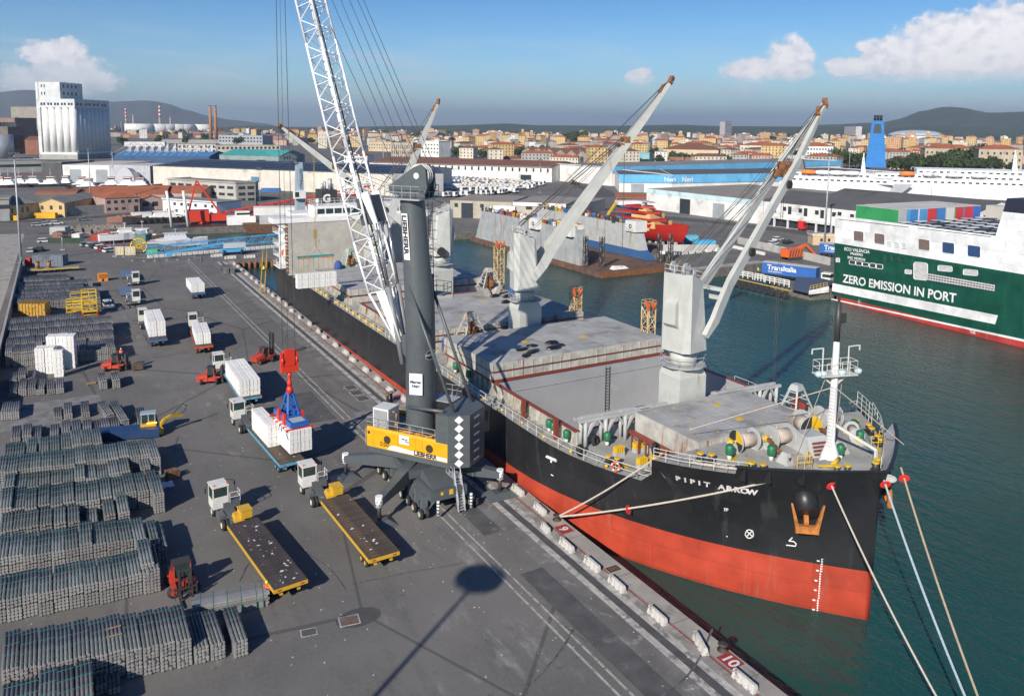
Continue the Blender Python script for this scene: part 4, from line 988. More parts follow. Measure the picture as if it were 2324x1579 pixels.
# small yellow boxes and chocks on the well deck
mb = MB()
for x,y in ((44.6,57.9),(46.8,57.8),(44.9,54.8),(46.3,54.6)):
 mb.m = 1; mb.box(x-.5,x+.5,y-.3,y+.3,6.21,6.6); mb.m = 0
 for q in range(4): mb.box(x-.48+q*.26,x-.3+q*.26,y-.27,y+.27,6.6,7.15)
mb.build('chock',[SYEL,SGREY],ship,True,kind='stuff')
def bitts(x,y,z,rz=0.,s_=1.):
 mb = MB(); ca,sa = math.cos(rz),math.sin(rz)
 for q in (-.45,.45):
  cx_,cy_ = x+ca*q*s_,y+sa*q*s_; mb.m = 0; mb.lathe([(.24*s_,0),(.24*s_,.62*s_)],(cx_,cy_,z),10); mb.m = 1; mb.tube((cx_,cy_,z+.6*s_),(cx_,cy_,z+.72*s_),.3*s_,10)
 mb.m = 0; mb.cbox((x,y,z+.05),(1.7*s_,.7*s_,.08),rz); mb.build('mooring_bitts',[DKM,SYEL],ship,True)
for x,y,z,a in ((43.0,56.7,6.2,-1.1),(45.9,47.7,9.3,-.8),(48.2,44.2,9.3,-.8),(63.7,45.2,9.3,.9),(62.1,43.1,9.3,.9),(57.4,39.9,9.3,.4),(54.0,40.6,9.3,-.4),(63.5,46.7,9.3,.4)): bitts(x,y,z,a)
mb = MB()
for x,y,a,b in ((48.3,47.1,1.6,.8),(48.9,45.6,1.4,.9),(47.7,43.9,1.6,.6),(56.5,39.7,1.2,.6),(63.2,45.,.7,1.2),(61.4,42.2,1.2,.9),(59.6,41.0,1.,.6)): mb.cbox((x,y,9.309),(a,b,.016),.5)
mb.cbox((43.4,56.4,6.209),(2.2,1.,.016),-1.1); mb.build('yellow_deck_patch',M('deck_yellow',(.5,.37,.03),rough=.8,var=.2,dirt=(.3,.25,.12),dthr=.52),ship,True,kind='stuff')
# windlasses on the forecastle
ROPE = M('rope_coil',(.50,.42,.35),rough=.95,var=.2,scale=8)
def windlass(x,y,r,a,two=False,col_=0):
 c = Vector((x,y,9.3+r*1.05)); ax = Vector((math.cos(a),math.sin(a),0))
 mb = MB(); mb.tube(c-ax*.85,c+ax*.85,r*.72,14); mb.m = 1
 for q in (-.95,.85): mb.tube(c+ax*q,c+ax*(q+.12),r*1.15,16)
 mb.tube(c-ax*1.9,c+ax*1.4,.1,8); mb.m = 2; mb.tube(c-ax*1.75,c-ax*1.25,.3,10,.22)
 mb.m = 1
 for q in (-1.25,1.2): mb.hexa([c+ax*q+Vector((-.4,-.5,-r*1.05)),c+ax*q+Vector((.4,-.5,-r*1.05)),c+ax*q+Vector((.4,.5,-r*1.05)),c+ax*q+Vector((-.4,.5,-r*1.05))],[c+ax*q+Vector((-.15,-.15,0)),c+ax*q+Vector((.15,-.15,0)),c+ax*q+Vector((.15,.15,0)),c+ax*q+Vector((-.15,.15,0))])
 mb.build('mooring_winch',[ROPE,SGREY,SYEL],ship,True)
 if col_:
  mb = MB(); n = 16; o_ = c-ax*.98; u = Vector((0,0,1)); v = ax.cross(u)
  for k in range(n):
   a0,a1 = 2*math.pi*k/n,2*math.pi*(k+1)/n; mb.m = (k//4) % 2
   mb.quad(o_,o_+(u*math.sin(a0)+v*math.cos(a0))*r*1.13,o_+(u*math.sin(a1)+v*math.cos(a1))*r*1.13)
  mb.build('brake_disc',[SYEL,BLACK],ship,True)
windlass(50.6,47.9,.85,-.15,col_=1); windlass(53.9,47.0,.9,-.15); windlass(57.8,47.6,1.0,1.3,col_=1); windlass(61.6,48.2,.95,-.2); windlass(61.2,45.0,.6,.9)
mb = MB(); mb.hexa([(54.2,43.9,9.3),(56.3,43.4,9.3),(56.7,45.9,9.3),(54.6,46.4,9.3)],[(54.4,44.5,10.9),(56.2,44.1,10.9),(56.6,45.7,10.9),(54.8,46.1,10.9)]); mb.build('deck_locker',SGREY,ship,True)
mb = MB()
for k in range(4): mb.bar((54.5+.03*k,43.75+k*.12,9.6+k*.28),(56.0+.03*k,43.4+k*.12,9.6+k*.28),.08,.16)
mb.build('bench_slats',paint('bench_brown',(.2,.06,.05)),ship,True)
mb = MB(); mb.box(52.9,55.2,40.9,42.5,9.3,9.75); mb.m = 1; mb.tube((53.6,41.2,9.95),(55.0,41.7,9.95),.17,8); mb.bar((52.4,41.6,9.9),(53.8,40.9,9.9),.14); mb.build('deck_hatch',[DECKG,SYEL],ship,True)
for (x,y) in ((51.6,44.3),(57.6,43.6)):              # chain stoppers and chain
 mb = MB(); mb.hexa([(x-.5,y-.6,9.3),(x+.5,y-.6,9.3),(x+.5,y+.6,9.3),(x-.5,y+.6,9.3)],[(x-.15,y-.3,10.2),(x+.15,y-.3,10.2),(x+.15,y+.3,10.2),(x-.15,y+.3,10.2)])
 mb.m = 1
 for k in range(12): f = k/12; mb.cbox((x+.4*(1-f),y+2.2*(1-f)-.6*f,9.75+.7*(1-f)**2),(.3,.35,.22),.4+k)
 mb.build('anchor_chain',[SGREY,RUSTM],ship,True)
mb = MB()
for x,y in ((51.4,42.9),(60.6,42.8)): mb.rail([(x,y,9.3),(x+1.2,y-.5,9.3),(x+1.9,y+.6,9.3)],1.1,.035,.6,2)
mb.build('yellow_rail',SYEL,ship,True)
mb = MB(); rr = random.Random(5)
for k in range(26):
 a = k*.7; mb.tube((44.5+k*.14,47.9-k*.15+math.sin(a)*.2,9.42),(44.5+(k+1)*.14,47.9-(k+1)*.15+math.sin(a+.7)*.2,9.42+.1*(k % 2)),.14,5)
mb.build('coiled_rope',ROPE,ship,True)
mb = MB(); mb.path([(57.8,40.2,9.45),(59,41.0,9.5),(60,42.2,9.4),(61.3,43.2,9.45),(62.6,44.6,9.4),(63.3,46.2,9.45)],.1,5); mb.path([(57.8,40.6,9.45),(59.4,41.6,9.45),(60.4,42.9,9.4),(61.9,44.4,9.45)],.1,5); mb.build('blue_rope',M('rope_blue',(.16,.28,.36),rough=.95),ship,True)
# foremast
fm = MB(); X0,Y0 = 55.0,42.6
fm.lathe([(1.0,0),(.85,.3),(.33,1.9),(.3,5),(.26,10.2),(.2,10.5)],(X0,Y0,9.3),12)
foremast = fm.build('foremast',paint('mast_white',(.78,.78,.77),rough=.35,dirt=(.55,.45,.35),dthr=.68),ship,True)
mb = MB(); mb.tube((X0,Y0,19.7),(X0,Y0,23.0),.24,8); mb.tube((X0,Y0,23.0),(X0,Y0,23.6),.12,6); mb.box(X0-.1,X0+.9,Y0-.1,Y0+.1,21.8,22.0)
mb.box(X0+.3,X0+.8,Y0-.2,Y0+.2,21.2,21.8); mb.build('topmast',DKM,foremast,True)
mb = MB()
mb.cbox((X0,Y0,16.95),(3.4,1.4,.08),-.3)
for s_ in (-1,1): mb.bar((X0,Y0,15.9),(X0+s_*1.3,Y0-s_*.35,16.9),.13)
mb.rail([(X0-1.7,Y0+.2,17),(X0-1.5,Y0+1.0,17),(X0+1.8,Y0,17),(X0+1.5,Y0-1.,17),(X0-1.5,Y0-.4,17)],1.1,.03,.8,2)
for s_ in (-1,1): mb.path([(X0+s_*1.2,Y0-s_*.3,17),(X0+s_*1.2,Y0-s_*.3,19.2),(X0+s_*2.3,Y0-s_*.5,19.2),(X0+s_*2.3,Y0-s_*.5,18.8)],.06,5)
for s_ in (-.25,.25): mb.tube((X0-.65,Y0+s_-.3,10.2),(X0-.45,Y0+s_-.3,16.2),.035,4)
for k in range(20): mb.tube((X0-.65+.01*k,Y0-.55,10.4+k*.29),(X0-.65+.01*k,Y0-.05,10.4+k*.29),.025,4)
mb.bar((X0+.3,Y0+.1,12.6),(X0+2.9,Y0-2.2,10.6),.22); mb.bar((X0+2.9,Y0-2.2,10.6),(X0+2.9,Y0-2.2,9.3),.2); mb.build('mast_platform',RAILW,foremast,True)
mb = MB()
for s_ in (-1.9,-1.5,.3,1.8): mb.lathe([(.1,-.3),(.3,-.15),(.32,.1),(.1,.22)],(X0+s_,Y0-s_*.25-.4,17.2),8)
mb.build('floodlights',M('lamp_pale',(.5,.62,.64),rough=.3),foremast,True,kind='stuff')
mb = MB(); mb.tube((X0-.1,Y0,15.8),(46.6,50.6,10.9),.04,4); mb.tube((X0+.1,Y0,15.8),(61.0,40.0,10.6),.04,4); mb.tube((X0+1,Y0,17),(58,44.5,9.4),.025,4); mb.tube((X0-1,Y0,17),(53.4,44.8,9.4),.025,4); mb.build('stay',ROPE,foremast,True)
# bow: bulwark cap, anchors, hawse pipes, panama leads
mb = MB(); cap = [(SC-s_*(hb(y,10.6)),y,10.6) for s_,y in [(1,43.6),(1,42),(1,40.5),(1,39.2),(1,38.2),(1,37.5),(1,37.22),(-1,37.5),(-1,38.2),(-1,39.2),(-1,40.5),(-1,42),(-1,43.6)]]
for a,b in zip(cap,cap[1:]): mb.bar(a,b,.25,.12)
for s_ in (-1,1):
 for y in (38.2,39.2,40.5,42.,43.2): x = SC+s_*(hb(y,10.6)-.25); mb.hexa([(x-.05,y-.05,9.3),(x+.05,y-.05,9.3),(x+.05,y+.6,9.3),(x-.05,y+.6,9.3)],[(x-.05,y-.05,10.5),(x+.05,y-.05,10.5),(x+.05,y+.05,10.5),(x-.05,y+.05,10.5)])
mb.build('bulwark_cap',[HBLK],ship,True)
mb = MB(); rows = [[(SC+s_*(hb(y,z)-.07),y+.1,z) for y in [43.6,42,40.5,39.2,38.2,37.8]] for s_ in (-1,) for z in (9.31,10.55)]
mb.grid(rows); mb.grid([[(SC+(hb(y,z)-.07),y+.1,z) for y in [43.6,42,40.5,39.2,38.2,37.8]] for z in (10.55,9.31)]); mb.build('bulwark_lining',SGREY,ship,True)
def anchor(side):
 y = 41.6; x = SC+side*(hb(y,7.)-.2); n = Vector((side*.62,-.78,0)).normalized(); tv = Vector((n.y,-n.x,0))*side
 c = Vector((x,y,7.9))
 mb = MB(); mb.tube(c-n*.9+Vector((0,0,.7)),c+n*1.15-Vector((0,0,1.2)),1.0,18,.95); mb.build('hawse_bolster',HBLK,ship,True)
 mb = MB(); b = c+n*1.35-Vector((0,0,1.6))
 mb.hexa([b+tv*.9-Vector((0,0,.9)),b-tv*.9-Vector((0,0,.9)),b-tv*.9+n*.5-Vector((0,0,.9)),b+tv*.9+n*.5-Vector((0,0,.9))],[b+tv*.8-Vector((0,0,.35)),b-tv*.8-Vector((0,0,.35)),b-tv*.8+n*.4-Vector((0,0,.35)),b+tv*.8+n*.4-Vector((0,0,.35))])
 for s_ in (-1,1): mb.hexa([b+tv*s_*.85+Vector((0,0,-.8)),b+tv*s_*.5+Vector((0,0,-.8)),b+tv*s_*.5+n*.45+Vector((0,0,-.8)),b+tv*s_*.85+n*.45+Vector((0,0,-.8))],[b+tv*s_*1.3+n*.1+Vector((0,0,1.4)),b+tv*s_*1.15+n*.1+Vector((0,0,1.4)),b+tv*s_*1.15+n*.2+Vector((0,0,1.4)),b+tv*s_*1.3+n*.2+Vector((0,0,1.4))])
 mb.bar(b-Vector((0,0,.6)),c+Vector((0,0,.1)),.35)
 mb.build('anchor',M('anchor_rust',(.38,.14,.03),rough=.9,var=.35,scale=2),ship,True)
anchor(-1); anchor(1)
def hpt(px_,py_,off=.03):                                 # point on the starboard hull under a pixel
 d = ray(px_,py_); best = None
 for k in range(200,1400):
  t = d.length and k*.1/d.length; p = Vector((0,0,CH))+d*t
  if p.y > 37 and p.z < 10.7 and p.x > SC-hb(p.y,p.z) and p.x < SC+3: best = p; break
 if best is None: return None
 y,z = best.y,best.z
 gx = Vector((SC-hb(y+.1,z)-(SC-hb(y-.1,z)),.2,0)).normalized(); nrm = Vector((-gx.y,gx.x,0))
 return Vector((SC-hb(y,z),y,z))+nrm*off,gx,nrm
def hull_text(s_,px0,px1,size,m,name='lettering',z_follow=None,bold=.03):
 # letters one by one along the hull, evenly spaced by arc length
 n = len(s_); a,b = hpt(*px0,0)[0],hpt(*px1,0)[0]; N_ = 200; P = []; acc = [0.]
 for k in range(N_+1):
  y,z = a.y+(b.y-a.y)*k/N_,a.z+(b.z-a.z)*k/N_; P.append(Vector((SC-hb(y,z),y,z)))
  if k: acc.append(acc[-1]+(P[-1]-P[-2]).length)
 for i,ch in enumerate(s_):
  if ch == ' ': continue
  w_ = acc[-1]*(i+.5)/n; k = max(1,min(N_-1,next(j for j in range(N_+1) if acc[j] >= w_))); p = P[k]; g = (P[k-1]-P[k+1]).normalized()
  size = acc[-1]/n*1.5 if n > 3 else size; bold = .045 if n > 3 else bold
  zlo = Vector((SC-hb(p.y,p.z-.5),p.y,p.z-.5)); zhi = Vector((SC-hb(p.y,p.z+.5),p.y,p.z+.5)); upv = (zhi-zlo).normalized(); upv = (upv-g*upv.dot(g)).normalized(); nn = (-g).cross(upv); nn = nn if nn.x < 0 else -nn
  text(ch,size,m,ship,p+nn*.09-upv*size*.36,-g,upv,name=name,bold=bold,align='CENTER',squeeze=.88)
WMK = M('white_mark',(.75,.75,.74),rough=.6)
hull_text('PIPIT ARROW',(1531,1081),(1716,1115),1.22,WMK)
def hull_mark(pts,r,name='hull_mark'):
 mb = MB(); P = [hpt(*p,.03) for p in pts]
 P = [p[0] for p in P if p]; mb.path(P,r,4)
 if mb.f: mb.build(name,WMK,ship,True)
cx_,cy_ = o(1280+1541/2.592,1130+527/2.592)
hull_mark([(cx_+9.5*math.cos(a*math.pi/10),cy_+9.5*math.sin(a*math.pi/10)) for a in range(21)],.045,'thruster_mark')
hull_mark([(cx_-6.5,cy_-6.5),(cx_+6.5,cy_+6.5)],.045,'thruster_mark'); hull_mark([(cx_-6.5,cy_+6.5),(cx_+6.5,cy_-6.5)],.045,'thruster_mark')
bx = lambda x,y: E8(x,y)
hull_mark([bx(162,550),bx(140,572),bx(172,575),bx(188,590),bx(180,606),bx(118,600)],.05,'bulb_mark')
hull_mark([bx(352,688),bx(343,760),bx(337,850),bx(331,930),bx(322,1020)],.02,'draught_scale')
mb = MB()
for k in range(22):
 f = k/21; q = hpt(*bx(354-32*f,690+330*f),.04)
 if q: p,g,nn = q; mb.cbox(p+Vector((0,0,0)),(.13,.05,.07),math.atan2(g.y,g.x));
 if q and k % 4 == 1: mb.cbox(p-g*-.3,(.22,.05,.1),math.atan2(g.y,g.x))
mb.build('draught_marks',WMK,ship,True,kind='stuff')
hull_mark([Q(228,28),Q(288,55)],.16,'tug_mark'); hull_mark([Q(262,40),Q(258,62)],.12,'tug_mark'); hull_mark([Q(258,144),Q(272,152)],.06,'hull_tick'); hull_mark([Q(1058,280),Q(1062,296)],.04,'hull_tick'); hull_mark([Q(1370,352),Q(1374,368)],.04,'hull_tick'); hull_mark([Q(1390,545),Q(1402,542)],.05,'hull_tick')
hull_text('FP',Q(1376,366),Q(1402,368),.45,WMK,bold=.01)
for px_,py_ in ((E8(400,188)),(E8(758,165))):
 q = hpt(px_,py_,.0)
 if q:
  p,g,nn = q; mb = MB(); mb.tube(p-g*.55,p-g*.54,.01,3);
  for a in range(12):
   t0,t1 = 2*math.pi*a/12,2*math.pi*(a+1)/12; f_ = lambda t: p+nn*.06+g*(.85*math.cos(t))+Vector((0,0,.32*math.sin(t)))
   mb.tube(f_(t0),f_(t1),.07,5)
  mb.quad(*[p+nn*.04+g*(.8*math.cos(2*math.pi*a/12))+Vector((0,0,.28*math.sin(2*math.pi*a/12))) for a in range(12)]); mb.build('fairlead',SGREY,ship,True)
# ------------------------------------------------ deck cranes
def deck_crane(x,y,tip,label,twin=True,h=22.6,zj=16.2,rzh=None):
 t = MB(); tip = Vector(tip); d = Vector((tip.x-x,tip.y-y,0)); L = d.length; d.normalize(); l = Vector((-d.y,d.x,0)); O = Vector((x,y,0))
 mb = t
 mb.hexa([(x-1.75,y-1.6,6.2),(x+1.75,y-1.6,6.2),(x+1.75,y+1.6,6.2),(x-1.75,y+1.6,6.2)],[(x-1.75,y-1.6,11.9),(x+1.75,y-1.6,11.9),(x+1.75,y+1.6,11.9),(x-1.75,y+1.6,11.9)])
 mb.hexa([(x-1.75,y-1.6,11.9),(x+1.75,y-1.6,11.9),(x+1.75,y+1.6,11.9),(x-1.75,y+1.6,11.9)],[(x-1.4,y-1.3,12.9),(x+1.4,y-1.3,12.9),(x+1.4,y+1.3,12.9),(x-1.4,y+1.3,12.9)])
 base = mb.build('deck_crane',CRW,ship,True); base['label'] = label
 mb = MB(); mb.tube((x,y,12.9),(x,y,14.4),1.4,18); mb.build('slewing_column',CRW,base,True)
 mb = MB(); mb.tube((x,y,12.92),(x,y,13.0),2.4,10); pts = [(x+2.3*math.cos(a*math.pi/5),y+2.3*math.sin(a*math.pi/5),13.) for a in range(11)]; mb.rail(pts,1.,.03,1.3,2); mb.m = 1; mb.tube((x,y,14.4),(x,y,14.55),1.62,18); mb.build('platform',[SGREY,RUSTM],base,True)
 def q(a,b,z): return O+d*a+l*b+Vector((0,0,z))
 mb = MB(); z0,z1 = 14.56,h
 lo = [(-1.9,-1.3),(-1.3,-1.9),(1.3,-1.9),(1.7,-1.5),(1.7,1.5),(1.3,1.9),(-1.3,1.9),(-1.9,1.3)]
 hi = [(-2.0,-1.2),(-1.2,-1.75),(.8,-1.55),(1.1,-1.3),(1.1,1.3),(.8,1.55),(-1.2,1.75),(-2.0,1.2)]
 mb.hexa([q(a,b,z0) for a,b in lo],[q(a,b,z1-(.9 if a > 0 else 0)) for a,b in hi])
 mb.hexa([q(-2.5,-.8,17.5),q(-1.9,-.8,17.),q(-1.9,.8,17.),q(-2.5,.8,17.5)],[q(-2.4,-.7,19.6),q(-1.95,-.7,20.),q(-1.95,.7,20.),q(-2.4,.7,19.6)])
 mb.build('crane_housing',CRW,base,True)
 mb = MB(); mb.rail([q(-1.9,-1.2,h-.1),q(.9,-1.4,h-.9),q(.9,1.4,h-.9),q(-1.9,1.2,h-.1),q(-1.9,-1.2,h-.1)],.9,.03,1.2,2); mb.build('top_rail',RAILW,base,True)
 mb = MB()
 for b in (-.8,.8):
  c = q(-1.0,b,h+.45); mb.tube(c-l*.1,c+l*.1,.62,14)
 for b in (-.5,.5): c = q(.5,b,h-.2); mb.tube(c-l*.1,c+l*.1,.4,12)
 mb.build('top_sheave',SGREY,base,True,kind='stuff')
 P = q(.5,0,zj); ax = (tip-P); JL = ax.length; ax.normalize(); nn = l.cross(ax).normalized()
 if nn.z > 0: nn = -nn
 mb = MB()
 def J(s_,b,n_=0): return P+ax*s_*JL+l*b+nn*n_
 for sd in (-1,1):
  prof = [(0,2.25,.5),(.06,2.25,.9),(.12,1.9,1.),(.2,1.5,.95),(.55,1.15,.85),(.72,.95,.75),(.95,.12,.45),(1.,.1,.35)] if twin else [(0,2.25,.8),(.07,2.25,1.1),(.16,1.1,1.2),(.3,.7,1.15),(.55,.6,1.),(.8,.45,.8),(1.,.12,.4)]
  for (s0,b0,w0),(s1,b1,w1) in zip(prof,prof[1:]):
   hw = .28
   lo_ = [J(s0,sd*b0-hw,-w0*.55),J(s0,sd*b0+hw,-w0*.55),J(s0,sd*b0+hw,w0*.55),J(s0,sd*b0-hw,w0*.55)]; hi_ = [J(s1,sd*b1-hw*.9,-w1*.55),J(s1,sd*b1+hw*.9,-w1*.55),J(s1,sd*b1+hw*.9,w1*.55),J(s1,sd*b1-hw*.9,w1*.55)]
   mb.hexa(lo_,hi_)
 for s_ in (.14,.17,.74): mb.bar(J(s_,-(1.6 if twin else .5)),J(s_,1.6 if twin else .5),.4,.4)
 mb.m = 1; mb.bar(J(.985,-.3),J(1.02,.3),.6,.6); mb.bar(J(.69,-.8,-.3),J(.69,.8,-.3),.9,.9); mb.bar(J(.655,-.8,-.3),J(.655,.8,-.3),.6,.9); mb.bar(J(.93,-.25,-.3),J(.97,.25,-.3),.5,.5)
 jb = mb.build('jib',[CRW,RUSTM],base,True)
 mb = MB()
 for s_,b in ((.0,2.6),(.33,1.7),(.62,1.35),(.33,-1.7),(.62,-1.35)) if twin else ((0.,2.6),(.36,1.),(.6,.9)):
  c = J(s_,b,.2 if s_ else 0); r_ = .75 if s_ == 0 else .48; mb.tube(c-l*.25,c+l*.25,r_,14);
 mb.build('fender_tyre',BLACK,base,True,kind='stuff')
 mb = MB()
 for b in (-.95,-.6,.6,.95):
  mb.tube(q(-1.0,b,h+.9),J(.7,b*.8,-.6),.035,4,cap=False)
 for b in (-.3,.3): mb.tube(q(-.6,b,h+.9),J(.98,b*.5,-.4),.035,4,cap=False); mb.tube(J(.70,b,-.7),J(.99,b*.3,-.3),.035,4,cap=False)
 for b in (-.5,.5): mb.tube(q(.5,b,h-.1),J(.69,b,-.5),.03,4,cap=False)
 mb.build('wire_rope',DKM,base,True,kind='stuff')
 return base,J
b3,J3 = deck_crane(54.9,60.9,at_x(1872,236,80),'foremost deck crane, its twin-legged jib raised to the right over the water')
b2,J2 = deck_crane(55.9,94.9,at_y(1522,184,89),'second deck crane from the bow with a narrow jib leaning right',twin=False)
b1,J1 = deck_crane(57.6,127.5,(31.5,131.8,36.6),'third deck crane, half behind the harbour crane, its jib pointing left over the quay',twin=False,zj=15.5)
b0,J0 = deck_crane(56.0,157.2,at_x(994,232,70),'aftmost deck crane behind the lattice boom, its jib leaning right',twin=False,h=20.6,zj=12.)
mb = MB()
for b in (-.12,.12):
 p_ = J3(.66,b,.4); mb.tube(p_,p_-Vector((0,0,26)),.03,4)
 p_ = J2(.66,b,.4); mb.tube(p_,p_-Vector((0,0,17)),.03,4)
mb.build('hoist_rope',DKM,ship,True,kind='stuff')
# ------------------------------------------------ aft: upright hatch panel, superstructure, funnel, masts
mb = MB(); mb.box(39.6,66.3,162.6,163.6,6.4,17.0); pn = mb.build('upright_panel',M('upright_cover',(.42,.40,.36),rough=.8,var=.12,scale=.5,dirt=(.27,.16,.09),dscale=.8,dthr=.6,coords='World'),ship,True)
mb = MB()
for k in range(14): mb.box(39.2,39.59,162.7,163.5,6.9+k*.75,7.3+k*.75)
mb.build('panel_cleats',RUSTM,pn,True,kind='stuff')
mb = MB(); mb.box(41.5,69.,166.5,179,6.2,16.9); mb.box(37.2,73.,165.2,169.5,16.9,17.9); mb.box(46.0,66.5,165.6,171,17.91,20.1); mb.box(43.,68.,171.5,178,17.0,18.2)
mb.hexa([(40.5,165.6,15.4),(41.4,165.6,14.6),(41.4,169,14.6),(40.5,169,15.4)],[(37.2,165.6,16.89),(41.4,165.6,16.89),(41.4,169,16.89),(37.2,169,16.89)])
for k in range(4): mb.box(38.6,41.45,167+.2*k,172,7.2+k*2.4,7.35+k*2.4); mb.tube((38.8,167.3,7.2+k*2.4),(38.8,167.3,9.6+k*2.4),.08,5)
sup = mb.build('superstructure',paint('house_white',(.8,.8,.79),dirt=(.6,.5,.4),dthr=.66),ship,True)
me = MB().box(0,1.5,0,.06,0,1.05).mesh('window',GLASS)
for k in range(11): inst(me,'bridge_window',sup,(46.5+k*1.85-55,165.52-110,18.5-WL))
mb = MB(); mb.rail([(37.2,165.3,17.9),(46,165.3,17.9)],1.,.035,1.5,2); mb.rail([(46,165.7,20.1),(66.4,165.7,20.1),(66.4,171,20.1),(46,171,20.1),(46,165.7,20.1)],1.1,.035,1.5,2); mb.rail([(66.5,165.3,17.9),(73,165.3,17.9)],1.,.035,1.5,2)
for k in range(4): mb.rail([(38.6,167+.2*k,7.35+k*2.4),(38.6,172,7.35+k*2.4)],1.,.03,1.,2)
mb.build('bridge_rail',RAILW,sup,True)
mb = MB(); mb.box(49.8,53.3,173.5,178.5,18.21,22.8); fn = mb.build('funnel',paint('funnel_black',(.04,.04,.04)),ship,True)
mb = MB(); [mb.tube((a,176,22.81),(a,176,c_),r_,10) for a,c_,r_ in ((50.6,24.2,.3),(51.2,24.6,.3),(52.4,25.2,.45),(53.,24.0,.2))]; mb.build('exhaust_pipe',M('galvanised',(.42,.44,.46)),fn,True,kind='stuff')
text('G',2.4,WMK,fn,(50.0,173.46,20.2),(1,0,0),(0,0,1),name='funnel_emblem',bold=.1)
mb = MB(); mb.lathe([(1.1,0),(.5,.8),(.35,1.6),(.28,8.5)],(54.6,172.5,18.2),10); mb.tube((54.6,172.5,25.6),(52.5,172.3,26.8),.16,6); mb.bar((52.5,172.3,26.8),(51.6,172.3,27.6),.12)
for z in (22.5,24,25.5): mb.bar((53.6,172.5,z),(55.9,172.5,z),.14); mb.cbox((55.5,172.5,z+.25),(.5,.5,.4))
mb.build('radar_mast',paint('mast_white',(.78,.78,.77)),ship,True)
mb = MB(); mb.lathe([(.45,17.9),(.2,18.6),(.18,20.4)],(47.4,168.5,0),8); mb.lathe([(.1,20.4),(.42,20.7),(.42,21.2),(.15,21.5)],(47.4,168.5,0),10); mb.build('radome',paint('mast_white',(.78,.78,.77)),ship,True)
mb = MB(); mb.lathe([(.1,-.9),(.62,-.7),(.75,0),(.62,.7),(.1,.9)],(40.2,168.5,10.3),10,'y'); mb.build('lifeboat',paint('lifeboat_orange',(.7,.16,.03)),ship,True)
mb = MB(); mb.bar((39.6,167.6,8),(40.6,167.3,14.5),.35); mb.bar((40.6,167.3,14.5),(40.0,168.6,15.6),.3); mb.tube((40.0,168.6,15.6),(40.0,168.6,15.9),.5,8); mb.build('davit',paint('house_white',(.8,.8,.79)),ship,True)
# lattice lamp towers on the port side
def lattice(mb,p,q_,w_,n,r=.06,rb=.04,taper=1.):
 p,q_ = Vector(p),Vector(q_); ax = (q_-p).normalized(); u = Vector((1,0,0)) if abs(ax.z) > .6 else Vector((0,0,1)); a = ax.cross(u).normalized(); b = a.cross(ax).normalized()
 c = [(-1,-1),(1,-1),(1,1),(-1,1)]
 P = lambda f,i: p+(q_-p)*f+(a*c[i % 4][0]+b*c[i % 4][1])*w_/2*(1+(taper-1)*f)
 for i in range(4): mb.tube(P(0,i),P(1,i),r,5)
 for k in range(n):
  for i in range(4):
   mb.tube(P(k/n,i),P(k/n,i+1),rb,4,cap=False); mb.tube(P(k/n,i) if k % 2 else P((k+1)/n,i),P((k+1)/n,i+1) if k % 2 else P(k/n,i+1),rb,4,cap=False)
 return mb
TAN = paint('tan_steel',(.55,.42,.22),dirt=(.4,.17,.04),dthr=.5)
for x,y,z0,z1,la in ((67.9,82.4,7.7,13.2,'tan lattice tower with orange brackets at the edge of the middle hatch cover'),(66.9,98.4,9.,12.2,'short tan lattice tower right of the second crane'),(65.5,120.2,7.7,16.6,'tall tan lattice tower aft of the second crane')):
 mb = MB(); lattice(mb,(x,y,z0),(x,y,z1),1.3,4 if z1 < 15 else 7,.1,.06); mb.rail([(x-.7,y-.7,z1),(x+.7,y-.7,z1),(x+.7,y+.7,z1),(x-.7,y+.7,z1),(x-.7,y-.7,z1)],.9,.03,.7,2)
 mb.m = 1; mb.bar((x-.7,y-.8,z1-.3),(x-1.0,y-.8,z1+1.),.3); mb.bar((x+.2,y-.8,z1-.1),(x-.2,y-.8,z1+.7),.22); mb.bar((x+.2,y-.8,z1-.1),(x+.6,y-.8,z1+.7),.22)
 lt = mb.build('lamp_tower',[TAN,paint('bright_orange',(.7,.13,.03))],ship,True); lt['label'] = la
